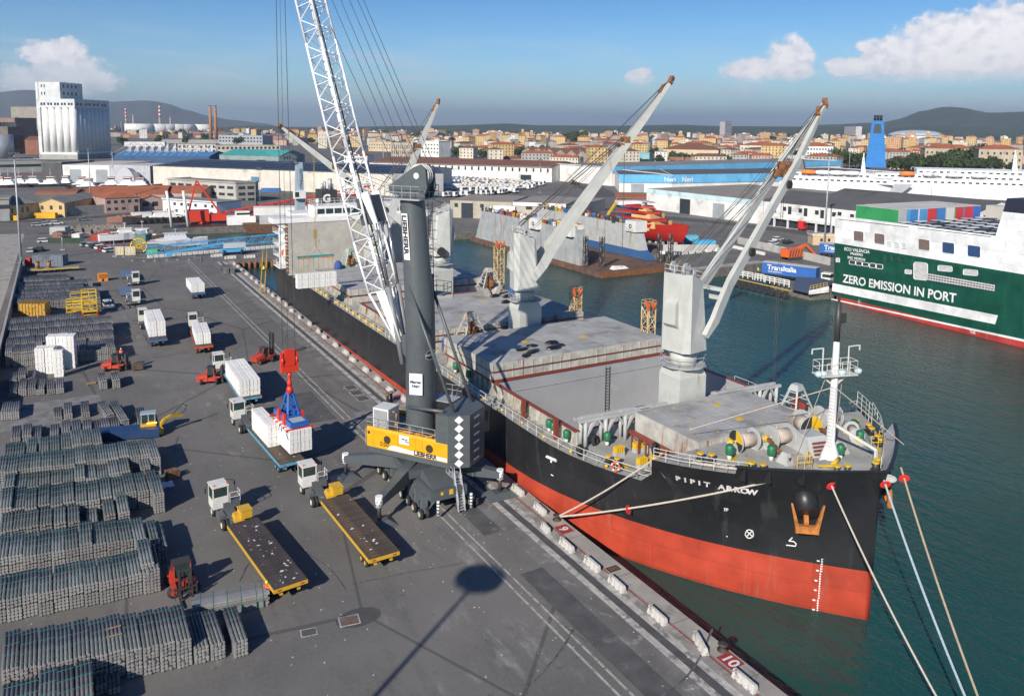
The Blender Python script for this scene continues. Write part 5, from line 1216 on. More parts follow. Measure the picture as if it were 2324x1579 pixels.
# ------------------------------------------------ cargo grabs standing on the ship
def grab(x,y,z,s_,rz,label,body,inner=RUSTM):
 t = thing('cargo_grab',label,'cargo grab',(x,y,z),rz,'grabs standing on the ship')
 mb = MB()
 for sd in (-1,1):
  mb.hexa([(sd*.1,-1.2*s_,.0),(sd*1.0*s_,-1.2*s_,.0),(sd*1.0*s_,1.2*s_,.0),(sd*.1,1.2*s_,.0)],[(sd*.9*s_,-1.2*s_,1.3*s_),(sd*1.9*s_,-1.2*s_,1.5*s_),(sd*1.9*s_,1.2*s_,1.5*s_),(sd*.9*s_,1.2*s_,1.3*s_)])
 mb.build('bucket',body,t,kind='stuff')
 mb = MB()
 for sx in (-1,1):
  for sy in (-1,1): mb.bar((sx*1.6*s_,sy*1.*s_,1.4*s_),(sx*.5*s_,sy*.4*s_,3.9*s_),.18*s_)
  for k in range(4): f = .25+k*.2; mb.bar((sx*(1.6-1.1*f)*s_,-s_*(1-.6*f),(1.4+2.5*f)*s_),(sx*(1.6-1.1*f)*s_,s_*(1-.6*f),(1.4+2.5*f)*s_),.09*s_)
 mb.hexa([(-.7*s_,-.6*s_,3.7*s_),(.7*s_,-.6*s_,3.7*s_),(.7*s_,.6*s_,3.7*s_),(-.7*s_,.6*s_,3.7*s_)],[(-.4*s_,-.4*s_,4.3*s_),(.4*s_,-.4*s_,4.3*s_),(.4*s_,.4*s_,4.3*s_),(-.4*s_,.4*s_,4.3*s_)]); mb.build('frame',body,t)
 mb = MB(); mb.bar((0,0,.8*s_),(0,0,3.*s_),.7*s_,.5*s_); mb.tube((-.1,-.5*s_,1.9*s_),(.6*s_,-.5*s_,1.9*s_),.55*s_,12); mb.build('sheave_block',inner,t)
grab(47.,94.1,7.8,1.05,.2,'rusty grey cargo grab beside the harbour crane tower, aft of the middle hatch',RUSTY)
grab(60.6,114.8,9.4,1.05,.1,'pale cargo grab with ladder frames standing by the tall tan lattice tower',RUSTY)
grab(65.9,55.6,6.3,1.0,.15,'grey cargo grab with a rust red bucket on the port side of the fore deck',SGREY,paint('rail_red',(.22,.045,.03)))
grab(49.5,153.6,7.9,1.1,.3,'pale green cargo grab in front of the upright hatch panel',paint('pale_green',(.32,.42,.36),dirt=(.3,.2,.12)))
def tarp(x,y,z,s_,la):
 mb = MB(); mb.lathe([(.75*s_,0),(.8*s_,.6*s_),(.68*s_,1.3*s_),(.3*s_,1.75*s_),(.05,1.8*s_)],n=9,sm=False); ob = mb.build('covered_winch',paint('tarp_blue',(.03,.08,.25),rough=.7)); ob.location = (x,y,z); tag(ob,la,'tarpaulin','blue tarpaulin bundles')
tarp(43.6,94.2,7.7,1.0,'blue tarpaulin bundle left of the rusty grab behind the harbour crane'); tarp(64.6,113.6,9.4,1.0,'blue tarpaulin bundle right of the pale ladder-framed grab'); tarp(46.5,151.6,8.9,1.0,'blue tarpaulin bundle in front of the upright panel, beside the pale green grab')
# black inflated bags on the middle hatch
BAG = M('black_bag',(.012,.012,.014),rough=.35,var=.3)
for i,(u,v,L,a,la) in enumerate(((90,630,2.0,.3,'limp black bag at the left end of the group on the hatch'),(180,598,1.6,-.2,'small black bag at the back left of the group on the hatch'),(190,650,2.6,.5,'large folded black bag in the middle of the group on the hatch'),(130,685,1.7,.7,'flat black bag with a yellow dot nearest the hatch edge'),(360,575,1.9,-.1,'black bag with a pointed strap at the back right of the group'),(380,620,2.2,0.,'plump black bag at the front right of the group'),(440,592,1.2,-.7,'small black bag at the right end of the group on the hatch'))):
 p = at(*E3(u,v),9.85); mb = MB(); rr = random.Random(i)
 prof = [[(-L/2+L*k/7,math.cos(j*math.pi/5)*(.45+.12*rr.random())*(1-abs(k/7-.5)**3*6),.02+max(0,math.sin(j*math.pi/5))*(.38 if i in (4,5) else .2)*(1-abs(k/7-.5)**3*6)+rr.uniform(0,.07)) for j in range(6)] for k in range(8)]
 mb.grid(prof); ob = mb.build('cargo_bag',BAG); ob.location = (p.x,p.y,9.83); ob.rotation_euler = (0,0,a); tag(ob,la,'bag','black bags on the hatch')
for u,v,la in ((2170,155,'left one of three black bags in front of the second deck crane'),(2280,160,'middle one of three black bags in front of the second deck crane'),(2270,210,'nearest of three black bags in front of the second deck crane')):
 p = at(*D(u,v),9.4); mb = MB(); mb.lathe([(.1,-.9),(.28,-.5),(.34,0),(.22,.6),(.05,.9)],n=7,axis='x'); ob = mb.build('cargo_bag',BAG); ob.location = (p.x,p.y,9.65); tag(ob,la,'bag','black bags behind')
p = at(*D(1175,215),9.4); mb = MB(); mb.lathe([(.1,-.8),(.42,-.5),(.45,.3),(.1,.8)],n=8,axis='x'); ob = mb.build('cover_bundle',paint('bright_orange',(.7,.13,.03))); ob.location = (p.x,p.y,9.8); tag(ob,'orange bundle lying on the hatch behind the foot of the white boom','bundle')
# tyres, lifebuoy
def torus(mb,c,ax,R_,r_,n=14,m_=6):
 c,ax = Vector(c),Vector(ax).normalized(); u = ax.orthogonal().normalized(); v = ax.cross(u); k = len(mb.v)
 for i in range(n):
  a = 2*math.pi*i/n; d_ = u*math.cos(a)+v*math.sin(a)
  for j in range(m_): b = 2*math.pi*j/m_; mb.v.append(tuple(c+d_*(R_+r_*math.cos(b))+ax*r_*math.sin(b)))
 s_ = mb.sm; mb.sm = True
 for i in range(n):
  for j in range(m_): mb.face((k+i*m_+j,k+((i+1) % n)*m_+j,k+((i+1) % n)*m_+(j+1) % m_,k+i*m_+(j+1) % m_))
 mb.sm = s_; return mb
for i,(x,y,z,la) in enumerate(((41.35,59.6,6.75,'black tyre fender behind the white rail of the well deck'),(42.9,50.6,9.9,'black tyre at the corner where the raised bow begins'),(44.2,61.2,6.6,'black tyre fender lying under the white pipe trestle'))):
 mb = MB(); torus(mb,(0,0,0),(.4,-.8,.2),.42,.2); ob = mb.build('tyre_fender',BLACK); ob.location = (x,y,z); tag(ob,la,'tyre','tyre fenders on the ship')
mb = MB(); torus(mb,(0,0,0),(-.8,-.6,.1),.36,.09,16);
for i in range(len(mb.f)): mb.mi[i] = 1 if (i//6) % 4 == 0 else 0
ob = mb.build('lifebuoy',[paint('lifebuoy_orange',(.75,.12,.03)),WMK]); ob.location = (SC-hb(54.9,6.2)+.0,54.9,6.85); tag(ob,'orange and white lifebuoy on the ship rail left of the ship name','lifebuoy')
# ------------------------------------------------ mooring ropes and rat guards
def sag(p,q_,s_,n=14):
 p,q_ = Vector(p),Vector(q_); return [p.lerp(q_,k/n)-Vector((0,0,4*s_*(k/n)*(1-k/n))) for k in range(n+1)]
ROPEM = M('mooring_rope',(.52,.47,.40),rough=.95,var=.15,scale=10); ROPEB = M('mooring_rope_blue',(.36,.46,.50),rough=.95,var=.2,scale=10)
def rope(pts,r,m,la):
 mb = MB(); mb.path(pts,r,6); return tag(mb.build('mooring_rope',m),la,'mooring rope','mooring ropes')
bol = Vector((39.35,60.2,.4))
rope(sag(bol,(43.3,50.2,9.6),.3),.075,ROPEM,'mooring rope from the number 9 bollard up to the tyre at the bow corner')
RE = hpt(1752,1088,.2)[0]; rope(sag(bol+Vector((.1,-.1,0)),RE,.35),.085,ROPEM,'long mooring rope from the number 9 bollard crossing below the ship name')
q1 = hpt(*E8(400,188),.1)[0]
def far_end(px_,py_,z=.4): return at(px_,py_,z)
rope(sag(q1,at(*E8(1180,1739),1.5),.5),.07,ROPEM,'white mooring rope from the starboard bow lead down to the right corner')
q2 = hpt(*E8(758,180),.1)[0]
rope(sag(q2,at(*E8(1345,1739),1.5),.5),.085,ROPEB,'blue and white mooring rope from the stem, middle one of three at the bow')
q3 = Vector((SC+1.6,37.3,10.3))
q3 = at_y(*E8(862,100),38.2)
rope(sag(q3,at(*E8(1420,1739),1.5),.5),.075,M('mooring_rope_tan',(.45,.36,.24),rough=.95),'tan mooring rope farthest right, from the port bow')
def ratguard(p,d_,la):
 mb = MB(); mb.tube(Vector(p)-Vector(d_).normalized()*.02,Vector(p)+Vector(d_).normalized()*.02,.42,16); ob = mb.build('rat_guard',paint('guard_red',(.75,.04,.04),rough=.5)); tag(ob,la,'rat guard','red rat guards on ropes')
for (px_,py_),a,b,la in ((E8(405,218),q1,at(*E8(1180,1739),1.5),'red rat guard disc on the white rope from the starboard bow'),(E8(766,200),q2,at(*E8(1345,1739),1.5),'red rat guard disc on the middle bow rope'),(E8(880,162),q3,at(*E8(1420,1739),1.5),'red rat guard disc on the tan rope at the port bow'),(Q(754,360),bol,RE,'red rat guard disc halfway on the rope below the ship name')):
 best = None
 for k in range(1,100):
  p = Vector(a).lerp(Vector(b),k/100); pr = p-Vector((0,0,CH)); u_,v_,w_ = pr.dot(rt),pr.dot(up),pr.dot(fw); e = (PX+F*u_/w_-px_)**2+(PY-F*v_/w_-py_)**2
  if best is None or e < best[0]: best = (e,k/100)
 f = best[1]; p = Vector(a).lerp(Vector(b),f)-Vector((0,0,4*.5*f*(1-f))); ratguard(p,Vector(b)-Vector(a),la)
# load hanging from the third crane
hx,hy = 36.5,131.5
bale_k = 0
for k in range(7):
 bale(33.15+k*.96,130.9,10.0,.93,1.25,6,.4,0,'white pulp bale stack hanging over the ship rail, %s from the left' % ['first','second','third','fourth','fifth','sixth','seventh'][k],'pulp bales hanging from the ship crane')
t = thing('lifting_beam','teal and orange lifting beam with chains under the third ship crane','lifting beam',(hx,hy,15.1),0)
mb = MB(); mb.box(-3.1,3.1,-.25,.25,-.1,.25); mb.build('beam',paint('teal_steel',(.03,.26,.25)),t)
mb = MB(); [mb.box(a,a+.9,-.3,.3,-.2,0) for a in (-2.8,-1.7,.9,2.)]; mb.build('clamp',paint('bright_orange',(.7,.13,.03)),t,kind='stuff')
mb = MB(); mb.tube((-1.1,0,.2),(0,0,1.9),.05,5); mb.tube((1.1,0,.2),(0,0,1.9),.05,5); mb.tube((0,0,1.8),(0,0,3.2),.12,6); mb.box(-.25,.25,-.2,.2,3.2,4.6); mb.tube((-.1,0,4.6),(-.1,0,17.4),.03,4); mb.tube((.12,0,4.6),(.12,0,17.4),.03,4)
for k in range(8): mb.tube((-2.9+k*.83,0,-.1),(-2.9+k*.83,0,-2.6),.04,4)
mb.build('hook_and_chains',paint('hook_yellow',(.35,.25,.08),dirt=(.1,.08,.05)),t)
# gangway at the stern
t = thing('gangway','steep yellow gangway from the quay up to the ship stern','gangway',(37.6,178.2,0),0)
a,b = Vector((37.4,178.2,.1)),Vector((39.4,184.,7.6))
mb = MB()
for s_ in (-.45,.45): mb.bar(a+Vector((s_,0,0)),b+Vector((s_,0,0)),.1,.3); mb.rail([a+Vector((s_,0,.1)),b+Vector((s_,0,.1))],1.,.03,1.2,2)
mb.build('side_rail',SYEL,t,True,kind='stuff')
me = MB().box(-.45,.45,-.14,.14,-.02,.02).mesh('step',paint('step_grey',(.25,.24,.2)))
for k in range(22): p = a.lerp(b,(k+.5)/22); inst(me,'step',t,(p.x-37.6,p.y-178.2,p.z))
# ================================================================ the mobile harbour crane
LGREY = paint('crane_slate',(.085,.098,.105),rough=.4,dirt=(.05,.055,.06),dthr=.66)
LYEL = paint('crane_yellow',(.72,.36,.012),rough=.35,dirt=(.45,.2,.02),dthr=.7)
LWHT = paint('boom_white',(.80,.81,.83),rough=.3,dirt=(.6,.6,.6),dthr=.72)
OX,OY,CRZ = 30.8,73.1,.6
hc = thing('harbour_crane','huge slate grey harbour crane with yellow machine house and white lattice boom','harbour crane',(OX,OY,0),CRZ)
LT = lambda x,y,z: Vector((OX+math.cos(CRZ)*x-math.sin(CRZ)*y,OY+math.sin(CRZ)*x+math.cos(CRZ)*y,z))
# undercarriage (world aligned)
mb = MB()
mb.box(29.,32.8,66.4,79.6,1.5,2.5); mb.box(28.3,33.5,70.,76.4,2.52,3.3); mb.tube((OX,OY,3.3),(OX,OY,3.95),1.9,20)
mb.hexa([(29.2,66.5,1.5),(32.6,66.5,1.5),(32.4,70,2.5),(29.4,70,2.5)],[(29.4,66.9,2.51),(32.4,66.9,2.51),(32.2,70,3.25),(29.6,70,3.25)])
mb.build('chassis',LGREY,hc,True)
pads = [(24.24,67.6),(24.53,78.6),(37.0,67.4),(37.2,78.4)]
for px_,py_ in pads:
 d = Vector((px_-OX,py_-OY,0)); n = d.normalized(); s_ = Vector((-n.y,n.x,0)); c = Vector((OX,OY,0))+n*1.8; e = Vector((px_,py_,0))
 mb = MB(); mb.hexa([c-s_*.55+Vector((0,0,1.9)),c+s_*.55+Vector((0,0,1.9)),c+s_*.55+Vector((0,0,3.6)),c-s_*.55+Vector((0,0,3.6))],[e-s_*.4+Vector((0,0,1.9)),e+s_*.4+Vector((0,0,1.9)),e+s_*.4+Vector((0,0,2.6)),e-s_*.4+Vector((0,0,2.6))]); mb.build('outrigger_beam',LGREY,hc,True)
 mb = MB(); mb.tube(e+Vector((0,0,.5)),e+Vector((0,0,2.0)),.19,10); mb.m = 1; mb.tube(e+Vector((0,0,1.75)),e+Vector((0,0,2.75)),.36,12)
 mb.m = 2
 for k in range(3):
  for a in range(6): a0 = a*math.pi/3+k*.4; mb.quad(*[e+Vector((.365*math.cos(a0+q),.365*math.sin(a0+q),1.85+k*.3+h_)) for q,h_ in ((0,0),(.45,.12),(.45,.24),(0,.12))])
 mb.build('outrigger_jack',[DKM,LWHT,BLACK],hc,True)
 mb = MB(); W_ = 1.55
 mb.hexa([(px_-W_,py_-W_*.75,.01),(px_+W_,py_-W_*.75,.01),(px_+W_,py_+W_*.75,.01),(px_-W_,py_+W_*.75,.01)],[(px_-W_*.5,py_-W_*.35,.5),(px_+W_*.5,py_-W_*.35,.5),(px_+W_*.5,py_+W_*.35,.5),(px_-W_*.5,py_+W_*.35,.5)]); mb.build('support_pad',LGREY,hc,True)
RIMC = paint('rim_cream',(.5,.49,.44))
for i in range(9):
 y = 66.6+i*1.6
 for sx,x in ((-1,28.3),(1,33.5)):
  for k,dx in enumerate((-.32,.32)):
   wv = LT(0,0,0); lx,ly = x+dx,y
   vv = Matrix.Rotation(-CRZ,4,'Z') @ Vector((lx-OX,ly-OY,.52)); ob = inst(TIREME,'wheel',hc,vv,(0,0,-CRZ),(.85,.95,.95))
   mb = MB(); s2 = -1 if k == 0 else 1; mb.tube((s2*.155,0,0),(s2*.18,0,0),.28,10); mb.build('rim',RIMC,ob)
  mb = MB(); mb.hexa([(x-.25,y-.3,.6),(x+.25,y-.3,.6),(x+.25,y+.3,.6),(x-.25,y+.3,.6)],[(x-sx*.5-.3,y-.15+.9,1.7),(x-sx*.5+.3,y-.15+.9,1.7),(x-sx*.5+.3,y+.25+.9,1.9),(x-sx*.5-.3,y+.25+.9,1.9)]); mb.build('axle_arm',LGREY,hc,True)
for x in (29.5,33.0):                                       # striped posts at the end
 mb = MB(); mb.tube((x,65.9,.35),(x,65.9,1.75),.15,8); mb.m = 1
 for k in range(4): mb.tube((x,65.9,.5+k*.33),(x+.0,65.9,.62+k*.33),.156,8)
 mb.build('marker_post',[LWHT,BLACK],hc,True)
mb = MB()
for s_ in (-.35,.35): mb.bar((32.0+s_,65.9,.15),(32.0+s_*.9,67.0,3.2),.1,.2); mb.rail([(32+s_,65.9,.2),(32+s_*.9,67.0,3.2)],1.0,.03,.8,2)
for k in range(12): f = (k+.5)/12; mb.box(31.66,32.34,65.85+1.1*f,66.1+1.1*f,.12+3.05*f,.17+3.05*f)
mb.box(31.5,32.6,67.,68.4,3.15,3.22); mb.rail([(31.5,68.4,3.2),(31.5,67.,3.2)],1,.03,.8,2); mb.build('access_stairs',M('galvanised',(.42,.44,.46)),hc,True)
mb = MB(); mb.box(30.9,31.3,66.35,66.39,1.9,2.4); mb.box(30.0,30.25,66.35,66.39,2.0,2.3); mb.build('yellow_label',SYEL,hc,True,kind='stuff')
# slewing platform
GALV = M('galvanised',(.42,.44,.46))
mb = MB()
mb.prism([(-2.8,-4.9),(-1.5,-6.6),(1.5,-6.6),(2.8,-4.9),(2.8,4.6),(2.3,5.1),(-2.3,5.1),(-2.8,4.6)],3.96,4.6); mb.build('slewing_platform',LGREY,hc)
mb = MB(); mb.box(-2.6,2.6,-3.4,4.9,4.601,6.3); mb.build('machine_house',paint('house_dark',(.07,.075,.08)),hc)
for sx in (-1,1):
 mb = MB(); e = [(sx*2.62,4.9),(sx*2.82,4.7),(sx*2.82,-4.85),(sx*2.62,-4.85)]
 if sx > 0: e = e[::-1]
 mb.prism(e,4.55,6.35)
 mb.hexa([(x,y,6.35) for x,y in e],[(x*.965,y*.995,6.6) for x,y in e]); mb.build('side_panel',LYEL,hc)
 mb = MB()
 for y in (-2.8,2.2,4.45):
  r_ = .42 if y < 4 else .16; mb.tube((sx*2.82,y,5.6 if y < 4 else 6.0),(sx*2.845,y,5.6 if y < 4 else 6.0),r_,16)
 mb.build('porthole',paint('port_dark',(.06,.04,.02)),hc,kind='stuff')
mb = MB(); [mb.box(-2.826,-2.815,y-.01,y+.01,4.6,6.35) for y in (3.9,.9,-1.2,-2.0)]; mb.build('panel_seams',DKM,hc,kind='stuff')
mb = MB(); mb.quad((-2.83,2.2,4.62),(-2.83,-4.8,4.62),(-2.83,-4.8,5.0),(-2.83,-.5,5.0),(-2.83,1.3,5.15),(-2.83,2.0,4.95)); mb.quad((-2.83,-.4,5.5),(-2.83,.75,5.5),(-2.83,.75,6.4),(-2.83,-.4,6.4)); mb.build('white_decal',LWHT,hc,kind='stuff')
up3 = Vector((0,0,1)); dirn = LT(0,-1,0)-LT(0,0,0); lxn = LT(-1,0,0)-LT(0,0,0); rr_ = LT(1,0,0)-LT(0,0,0)
BK = M('print_black',(.02,.02,.022),rough=.5); NAV = M('print_navy',(.02,.04,.1),rough=.5)
text('LIEBHERR',.62,BK,hc,LT(-2.85,-1.0,4.66),dirn,up3,bold=.03,squeeze=1.0)
text('550',.62,paint('port_dark',(.06,.04,.02)),hc,LT(-2.845,3.1,4.85),dirn,up3,squeeze=1.25,bold=.01)
text('Marter',.26,NAV,hc,LT(-2.845,.45,5.95),dirn,up3,bold=.01); text('Neri',.26,NAV,hc,LT(-2.845,.05,5.72),dirn,up3,bold=.01)
# ballast block
pl = [(-2.8,-3.5),(-2.8,-4.9),(-1.5,-6.6),(1.5,-6.6),(2.8,-4.9),(2.8,-3.5)]
for k in range(6):
 mb = MB(); mb.prism(pl,3.97+.66 if k == 0 else 4.0+k*.875,4.0+(k+1)*.875-.012); mb.build('ballast_slab',LGREY,hc)
ch = Vector((1.3,-1.7)).normalized()
def on_ch(t,z,off=.015,sx=-1):
 x = -2.8+1.3*t; y = -4.9-1.7*t; n_ = Vector((-1.7,-1.3)).normalized(); x += n_.x*off; y += n_.y*off
 return (x*(1 if sx < 0 else -1),y,z)
mb = MB()
for sx in (-1,1):
 for k in range(6):
  z = 4.45+k*.875
  q_ = [on_ch(.5,z-.42,sx=sx),on_ch(.71,z,sx=sx),on_ch(.5,z+.42,sx=sx),on_ch(.29,z,sx=sx)]; mb.quad(*q_)
mb.build('diamond_mark',LWHT,hc,kind='stuff')
for k in range(6):
 text('LIEBHERR',.27,LWHT,hc,LT(-.75,-6.62,4.35+k*.85),rr_,up3,bold=.012)
mb = MB(); mb.hexa([(-2.7,-3.6,9.24),(2.7,-3.6,9.24),(2.7,-4.8,9.24),(-2.7,-4.8,9.24)],[(-2.5,-3.7,9.3),(2.5,-3.7,9.3),(2.5,-4.7,9.3),(-2.5,-4.7,9.3)]); mb.build('ballast_cap',LGREY,hc)
mb = MB(); mb.rail([(-2.75,4.7,6.6),(-2.75,2.5,6.6)],1.0,.03,1.1,2); mb.rail([(-2.75,2.4,6.6),(-2.75,-.4,6.6)],1.0,.03,1.4,2); mb.rail([(-2.75,-.5,6.6),(-2.75,-3.4,6.6)],1.0,.03,1.4,2)
mb.rail([(2.75,4.7,6.6),(2.75,-3.4,6.6)],1.0,.03,1.5,2); mb.rail([(-2.75,4.7,6.6),(2.75,4.8,6.6)],1.0,.03,1.3,2); mb.rail([(-2.7,5.0,4.6),(-2.2,5.3,4.6)],1.6,.03,.5,3)
mb.rail([(.6,-3.3,9.3),(2.7,-3.3,9.3),(2.7,-1.,9.3)],1.1,.03,1.,2); mb.build('guard_rail',GALV,hc)
mb = MB(); mb.box(.6,2.7,-3.3,1.5,9.2,9.28); mb.box(2.4,2.6,-3.,-2.8,6.3,9.2); mb.build('walkway',GALV,hc)
mb = MB(); mb.box(-2.3,-.4,2.4,4.3,6.31,8.5); gb = mb.build('generator_box',paint('box_white',(.62,.63,.62)),hc)
mb = MB(); mb.box(-2.34,-2.3,2.55,4.15,6.5,8.3)
for k in range(12): mb.box(-2.36,-2.341,2.55,4.15,6.55+k*.15,6.6+k*.15)
mb.build('louvre',paint('louvre_grey',(.3,.31,.32)),gb)
mb = MB(); mb.tube((-1.6,1.9,6.3),(-1.6,1.9,7.2),.26,10); mb.tube((-1.6,1.9,7.2),(-1.6,1.9,8.1),.13,8); mb.tube((-1.6,1.9,8.1),(-1.9,2.2,8.25),.13,8); [mb.lathe([(.14,6.3),(.14,8.9),(.28,8.95),(.28,9.1)],(x,4.4,0),8) for x in (.4,1.1)]; mb.build('exhaust',M('exhaust_brown',(.25,.17,.12),rough=.6,metal=.4),hc,kind='stuff')
mb = MB(); mb.path([(-2.2,1.8,6.35),(-1.9,.3,6.4),(-1.6,-.8,6.35),(-2.0,-2.6,6.4)],.06,5); mb.path([(-1.7,1.5,6.36),(-1.9,0,6.5),(-2.3,-1.8,6.4),(-1.6,-3,6.6)],.06,5); mb.build('hose',paint('hose_orange',(.6,.25,.03)),hc)
# tower
mb = MB(); mb.sm = True; rows = []
for z,r_,dy in ((5.5,1.55,0),(8,1.5,0),(15.4,1.5,0),(15.6,1.52,0),(19.8,1.5,.1),(24,1.38,.45),(29.4,1.25,.85),(29.8,1.25,.88)):
 n = 24; rows.append([(r_*math.sin(2*math.pi*i/n),dy+(r_*math.cos(2*math.pi*i/n) if not (z > 15.5 and math.cos(2*math.pi*i/n) > .55) else r_*(.55+(math.cos(2*math.pi*i/n)-.55)*.9)),z) for i in range(n)][::-1])
mb.grid(rows,close=True); tw = mb.build('tower',LGREY,hc)
mb = MB();
for z,r_,dy in ((11.2,1.51,0),(15.5,1.53,0),(19.8,1.51,.1)): mb.tube((0,dy,z),(0,dy,z+.05),r_,24)
mb.hexa([(-.7,1.2,13.6),(.7,1.2,13.6),(.7,2.2,14.6),(-.7,2.2,14.6)],[(-.7,1.2,16.2),(.7,1.2,16.2),(.7,2.4,15.6),(-.7,2.4,15.6)])
mb.build('tower_collar',LGREY,tw)
cv = (Vector((0,0,0))-Vector((OX,OY,0))).normalized()          # towards the viewer's side of the quay
def tower_sign(s_,z,size,ang,m,r_=1.53,dy=0.,vert=False,**k):
 q_ = Matrix.Rotation(ang,3,'Z') @ cv; c = LT(0,dy,0)+q_*r_; xd = Vector((-q_.y,q_.x,0))
 if vert: text(s_,size,m,tw,Vector((c.x,c.y,z))+q_*.02-xd*size*.33*0,Vector((0,0,-1)),xd,**k)
 else: text(s_,size,m,tw,Vector((c.x,c.y,z))+q_*.02,xd,up3,**k)
def tower_plate(z0,z1,wd,ang,m,r_=1.52,dy0=0.,dy1=None,name='sign_plate'):
 dy1 = dy0 if dy1 is None else dy1; mb = MB(); q_ = Matrix.Rotation(ang,3,'Z') @ cv; xd = Vector((-q_.y,q_.x,0)); a,b = LT(0,dy0,z0)+q_*r_,LT(0,dy1,z1)+q_*r_
 mb.quad(a-xd*wd/2,a+xd*wd/2,b+xd*wd/2,b-xd*wd/2); return mb.build(name,m,tw,True)
tower_plate(10.3,12.5,1.35,-.3,LWHT,1.6); tower_sign('Marter',11.5,.42,-.3,NAV,1.62,align='CENTER',bold=.015); tower_sign('Neri',11.08,.42,-.3,NAV,1.62,align='CENTER',bold=.015)
mb = MB(); q_ = Matrix.Rotation(-.3,3,'Z') @ cv; xd = Vector((-q_.y,q_.x,0))
for k in range(12): a0,a1 = -math.pi*k/12,-math.pi*(k+1)/12; c0 = LT(0,0,11.2)+q_*1.63; mb.tube(c0+xd*.5*math.cos(a0)+up3*.55*math.sin(a0),c0+xd*.5*math.cos(a1)+up3*.55*math.sin(a1),.012,3)
mb.build('sign_arc',NAV,tw,True,kind='stuff')
tower_plate(23.9,28.5,.72,-.62,LWHT,1.43,.5,.82);
q_ = Matrix.Rotation(-.62,3,'Z') @ cv; xd = Vector((-q_.y,q_.x,0)); a,b = LT(0,.5,23.9)+q_*1.46,LT(0,.82,28.5)+q_*1.46; dn = (a-b).normalized()
text('LIEBHERR',.72,BK,tw,b+dn*.16-xd*.26,dn,xd,bold=.03,squeeze=1.27)
mb = MB(); q_ = Matrix.Rotation(.72,3,'Z') @ cv; xd = Vector((-q_.y,q_.x,0)); c = LT(0,0,14.3)+q_*1.56
for rr2,mi in ((1.,0),(.93,1)):
 mb.m = mi; mb.quad(*[c+q_*(.005*mi)+xd*.72*rr2*math.cos(2*math.pi*k/20)+up3*.5*rr2*math.sin(2*math.pi*k/20) for k in range(20)])
mb.build('oval_badge',[LWHT,BK],tw,True); text('MAC PORT',.3,LWHT,tw,c+q_*.02-up3*.08,xd,up3,align='CENTER',bold=.01)
mb = MB(); c0,c1 = LT(-1.5,.4,21.3),LT(-1.9,-5.0,9.5); mb.tube(c0,c1,.16,8); c0,c1 = LT(1.3,-.4,21.3),LT(1.6,-5.0,9.5); mb.tube(c0,c1,.16,8); mb.tube(LT(-1.6,.4,8.9),LT(-2.4,-4.2,9.5),.16,8); mb.build('back_stay',LGREY,hc,True)
mb = MB()
for s_ in (-.25,.25): mb.tube((1.75,-.6+s_,7),(1.6,-.2+s_,29.5),.04,4)
for k in range(60): mb.tube((1.75-.15*k/60,-.85+.4*k/60,7.3+k*.37),(1.75-.15*k/60,-.35+.4*k/60,7.3+k*.37),.025,3)
for k in range(22): torus(mb,(2.0-.1*k/22,-.6+.3*k/22,8.5+k*.95),(0,0,1),.42,.02,8,3)
mb.box(1.3,3.0,-1.9,-.1,20.0,20.1); mb.rail([(1.4,-1.9,20.1),(3,-1.9,20.1),(3,-.1,20.1),(1.5,-.1,20.1)],1.1,.03,.8,2); mb.build('ladder',paint('dark_ladder',(.1,.11,.12)),tw)
mb = MB(); mb.box(1.35,3.0,.2,2.6,19.5,21.8); mb.m = 1; mb.box(1.3,3.05,2.61,2.65,19.9,21.6); mb.box(3.01,3.04,.4,2.4,20.2,21.6); mb.build('operator_cab',[LGREY,GLASS],tw)
# tower head
mb = MB(); mb.cbox((0,.9,29.9),(3.6,4.0,.12)); mb.rail([(-1.8,-1.1,29.96),(-1.8,2.9,29.96),(1.8,2.9,29.96),(1.8,-1.1,29.96),(-1.8,-1.1,29.96)],1.25,.035,1.0,2); mb.build('head_platform',GALV,tw)
mb = MB()
for x in (-.75,.75):
 pts = [(-1.0,30),(1.2,30),(3.0,30.4),(3.1,31.1),(.2,33.0),(-.6,33.3),(-1.2,32.9),(-1.4,31)]
 mb.hexa([(x-.12,y,z) for y,z in pts],[(x+.12,y,z) for y,z in pts])
mb.build('head_cheek',LGREY,tw)
mb = MB();
for x in (-.35,0.,.35): mb.tube((x-.1,-.2,32.2),(x+.1,-.2,32.2),1.15,20)
mb.tube((-.3,2.4,30.8),(.3,2.4,30.8),.5,14); mb.build('rope_sheave',paint('sheave_cream',(.62,.6,.54)),tw,kind='stuff')
mb = MB(); mb.tube((-.88,-.2,32.2),(-.93,-.2,32.2),.3,14); mb.build('sheave_hub',LWHT,tw)
# lattice boom
foot,tipb = Vector((0,2.1,15.2)),Vector((0,16.7,66.)); bax = (tipb-foot); BL = bax.length; bax.normalize(); bx_ = Vector((1,0,0)); bn = bx_.cross(bax).normalized()
if bn.y < 0: bn = -bn
def bp(t,a,b): return foot+bax*t+bx_*a+bn*b
prof = [(0,.75,.25),(5.5,1.25,.95),(11.,1.25,1.05),(46,1.1,.95),(BL,.5,.4)]
def wd(t):
 for (a,x0,y0),(b,x1,y1) in zip(prof,prof[1:]):
  if t <= b+1e-6: f = (t-a)/(b-a); return x0+(x1-x0)*f,y0+(y1-y0)*f
OFF = 1.1                                                  # the boom's belly lies in front of its foot line
def offn(t): return OFF*min(1.,t/7.)
mb = MB(); ts = [0,5.5,11,20,32,46,BL]
for sx in (-1,1):
 for sb in (-1,1):
  for t0,t1 in zip(ts,ts[1:]):
   a,b = wd(t0),wd(t1); mb.tube(bp(t0,sx*a[0],sb*a[1]+offn(t0)),bp(t1,sx*b[0],sb*b[1]+offn(t1)),.13,7)
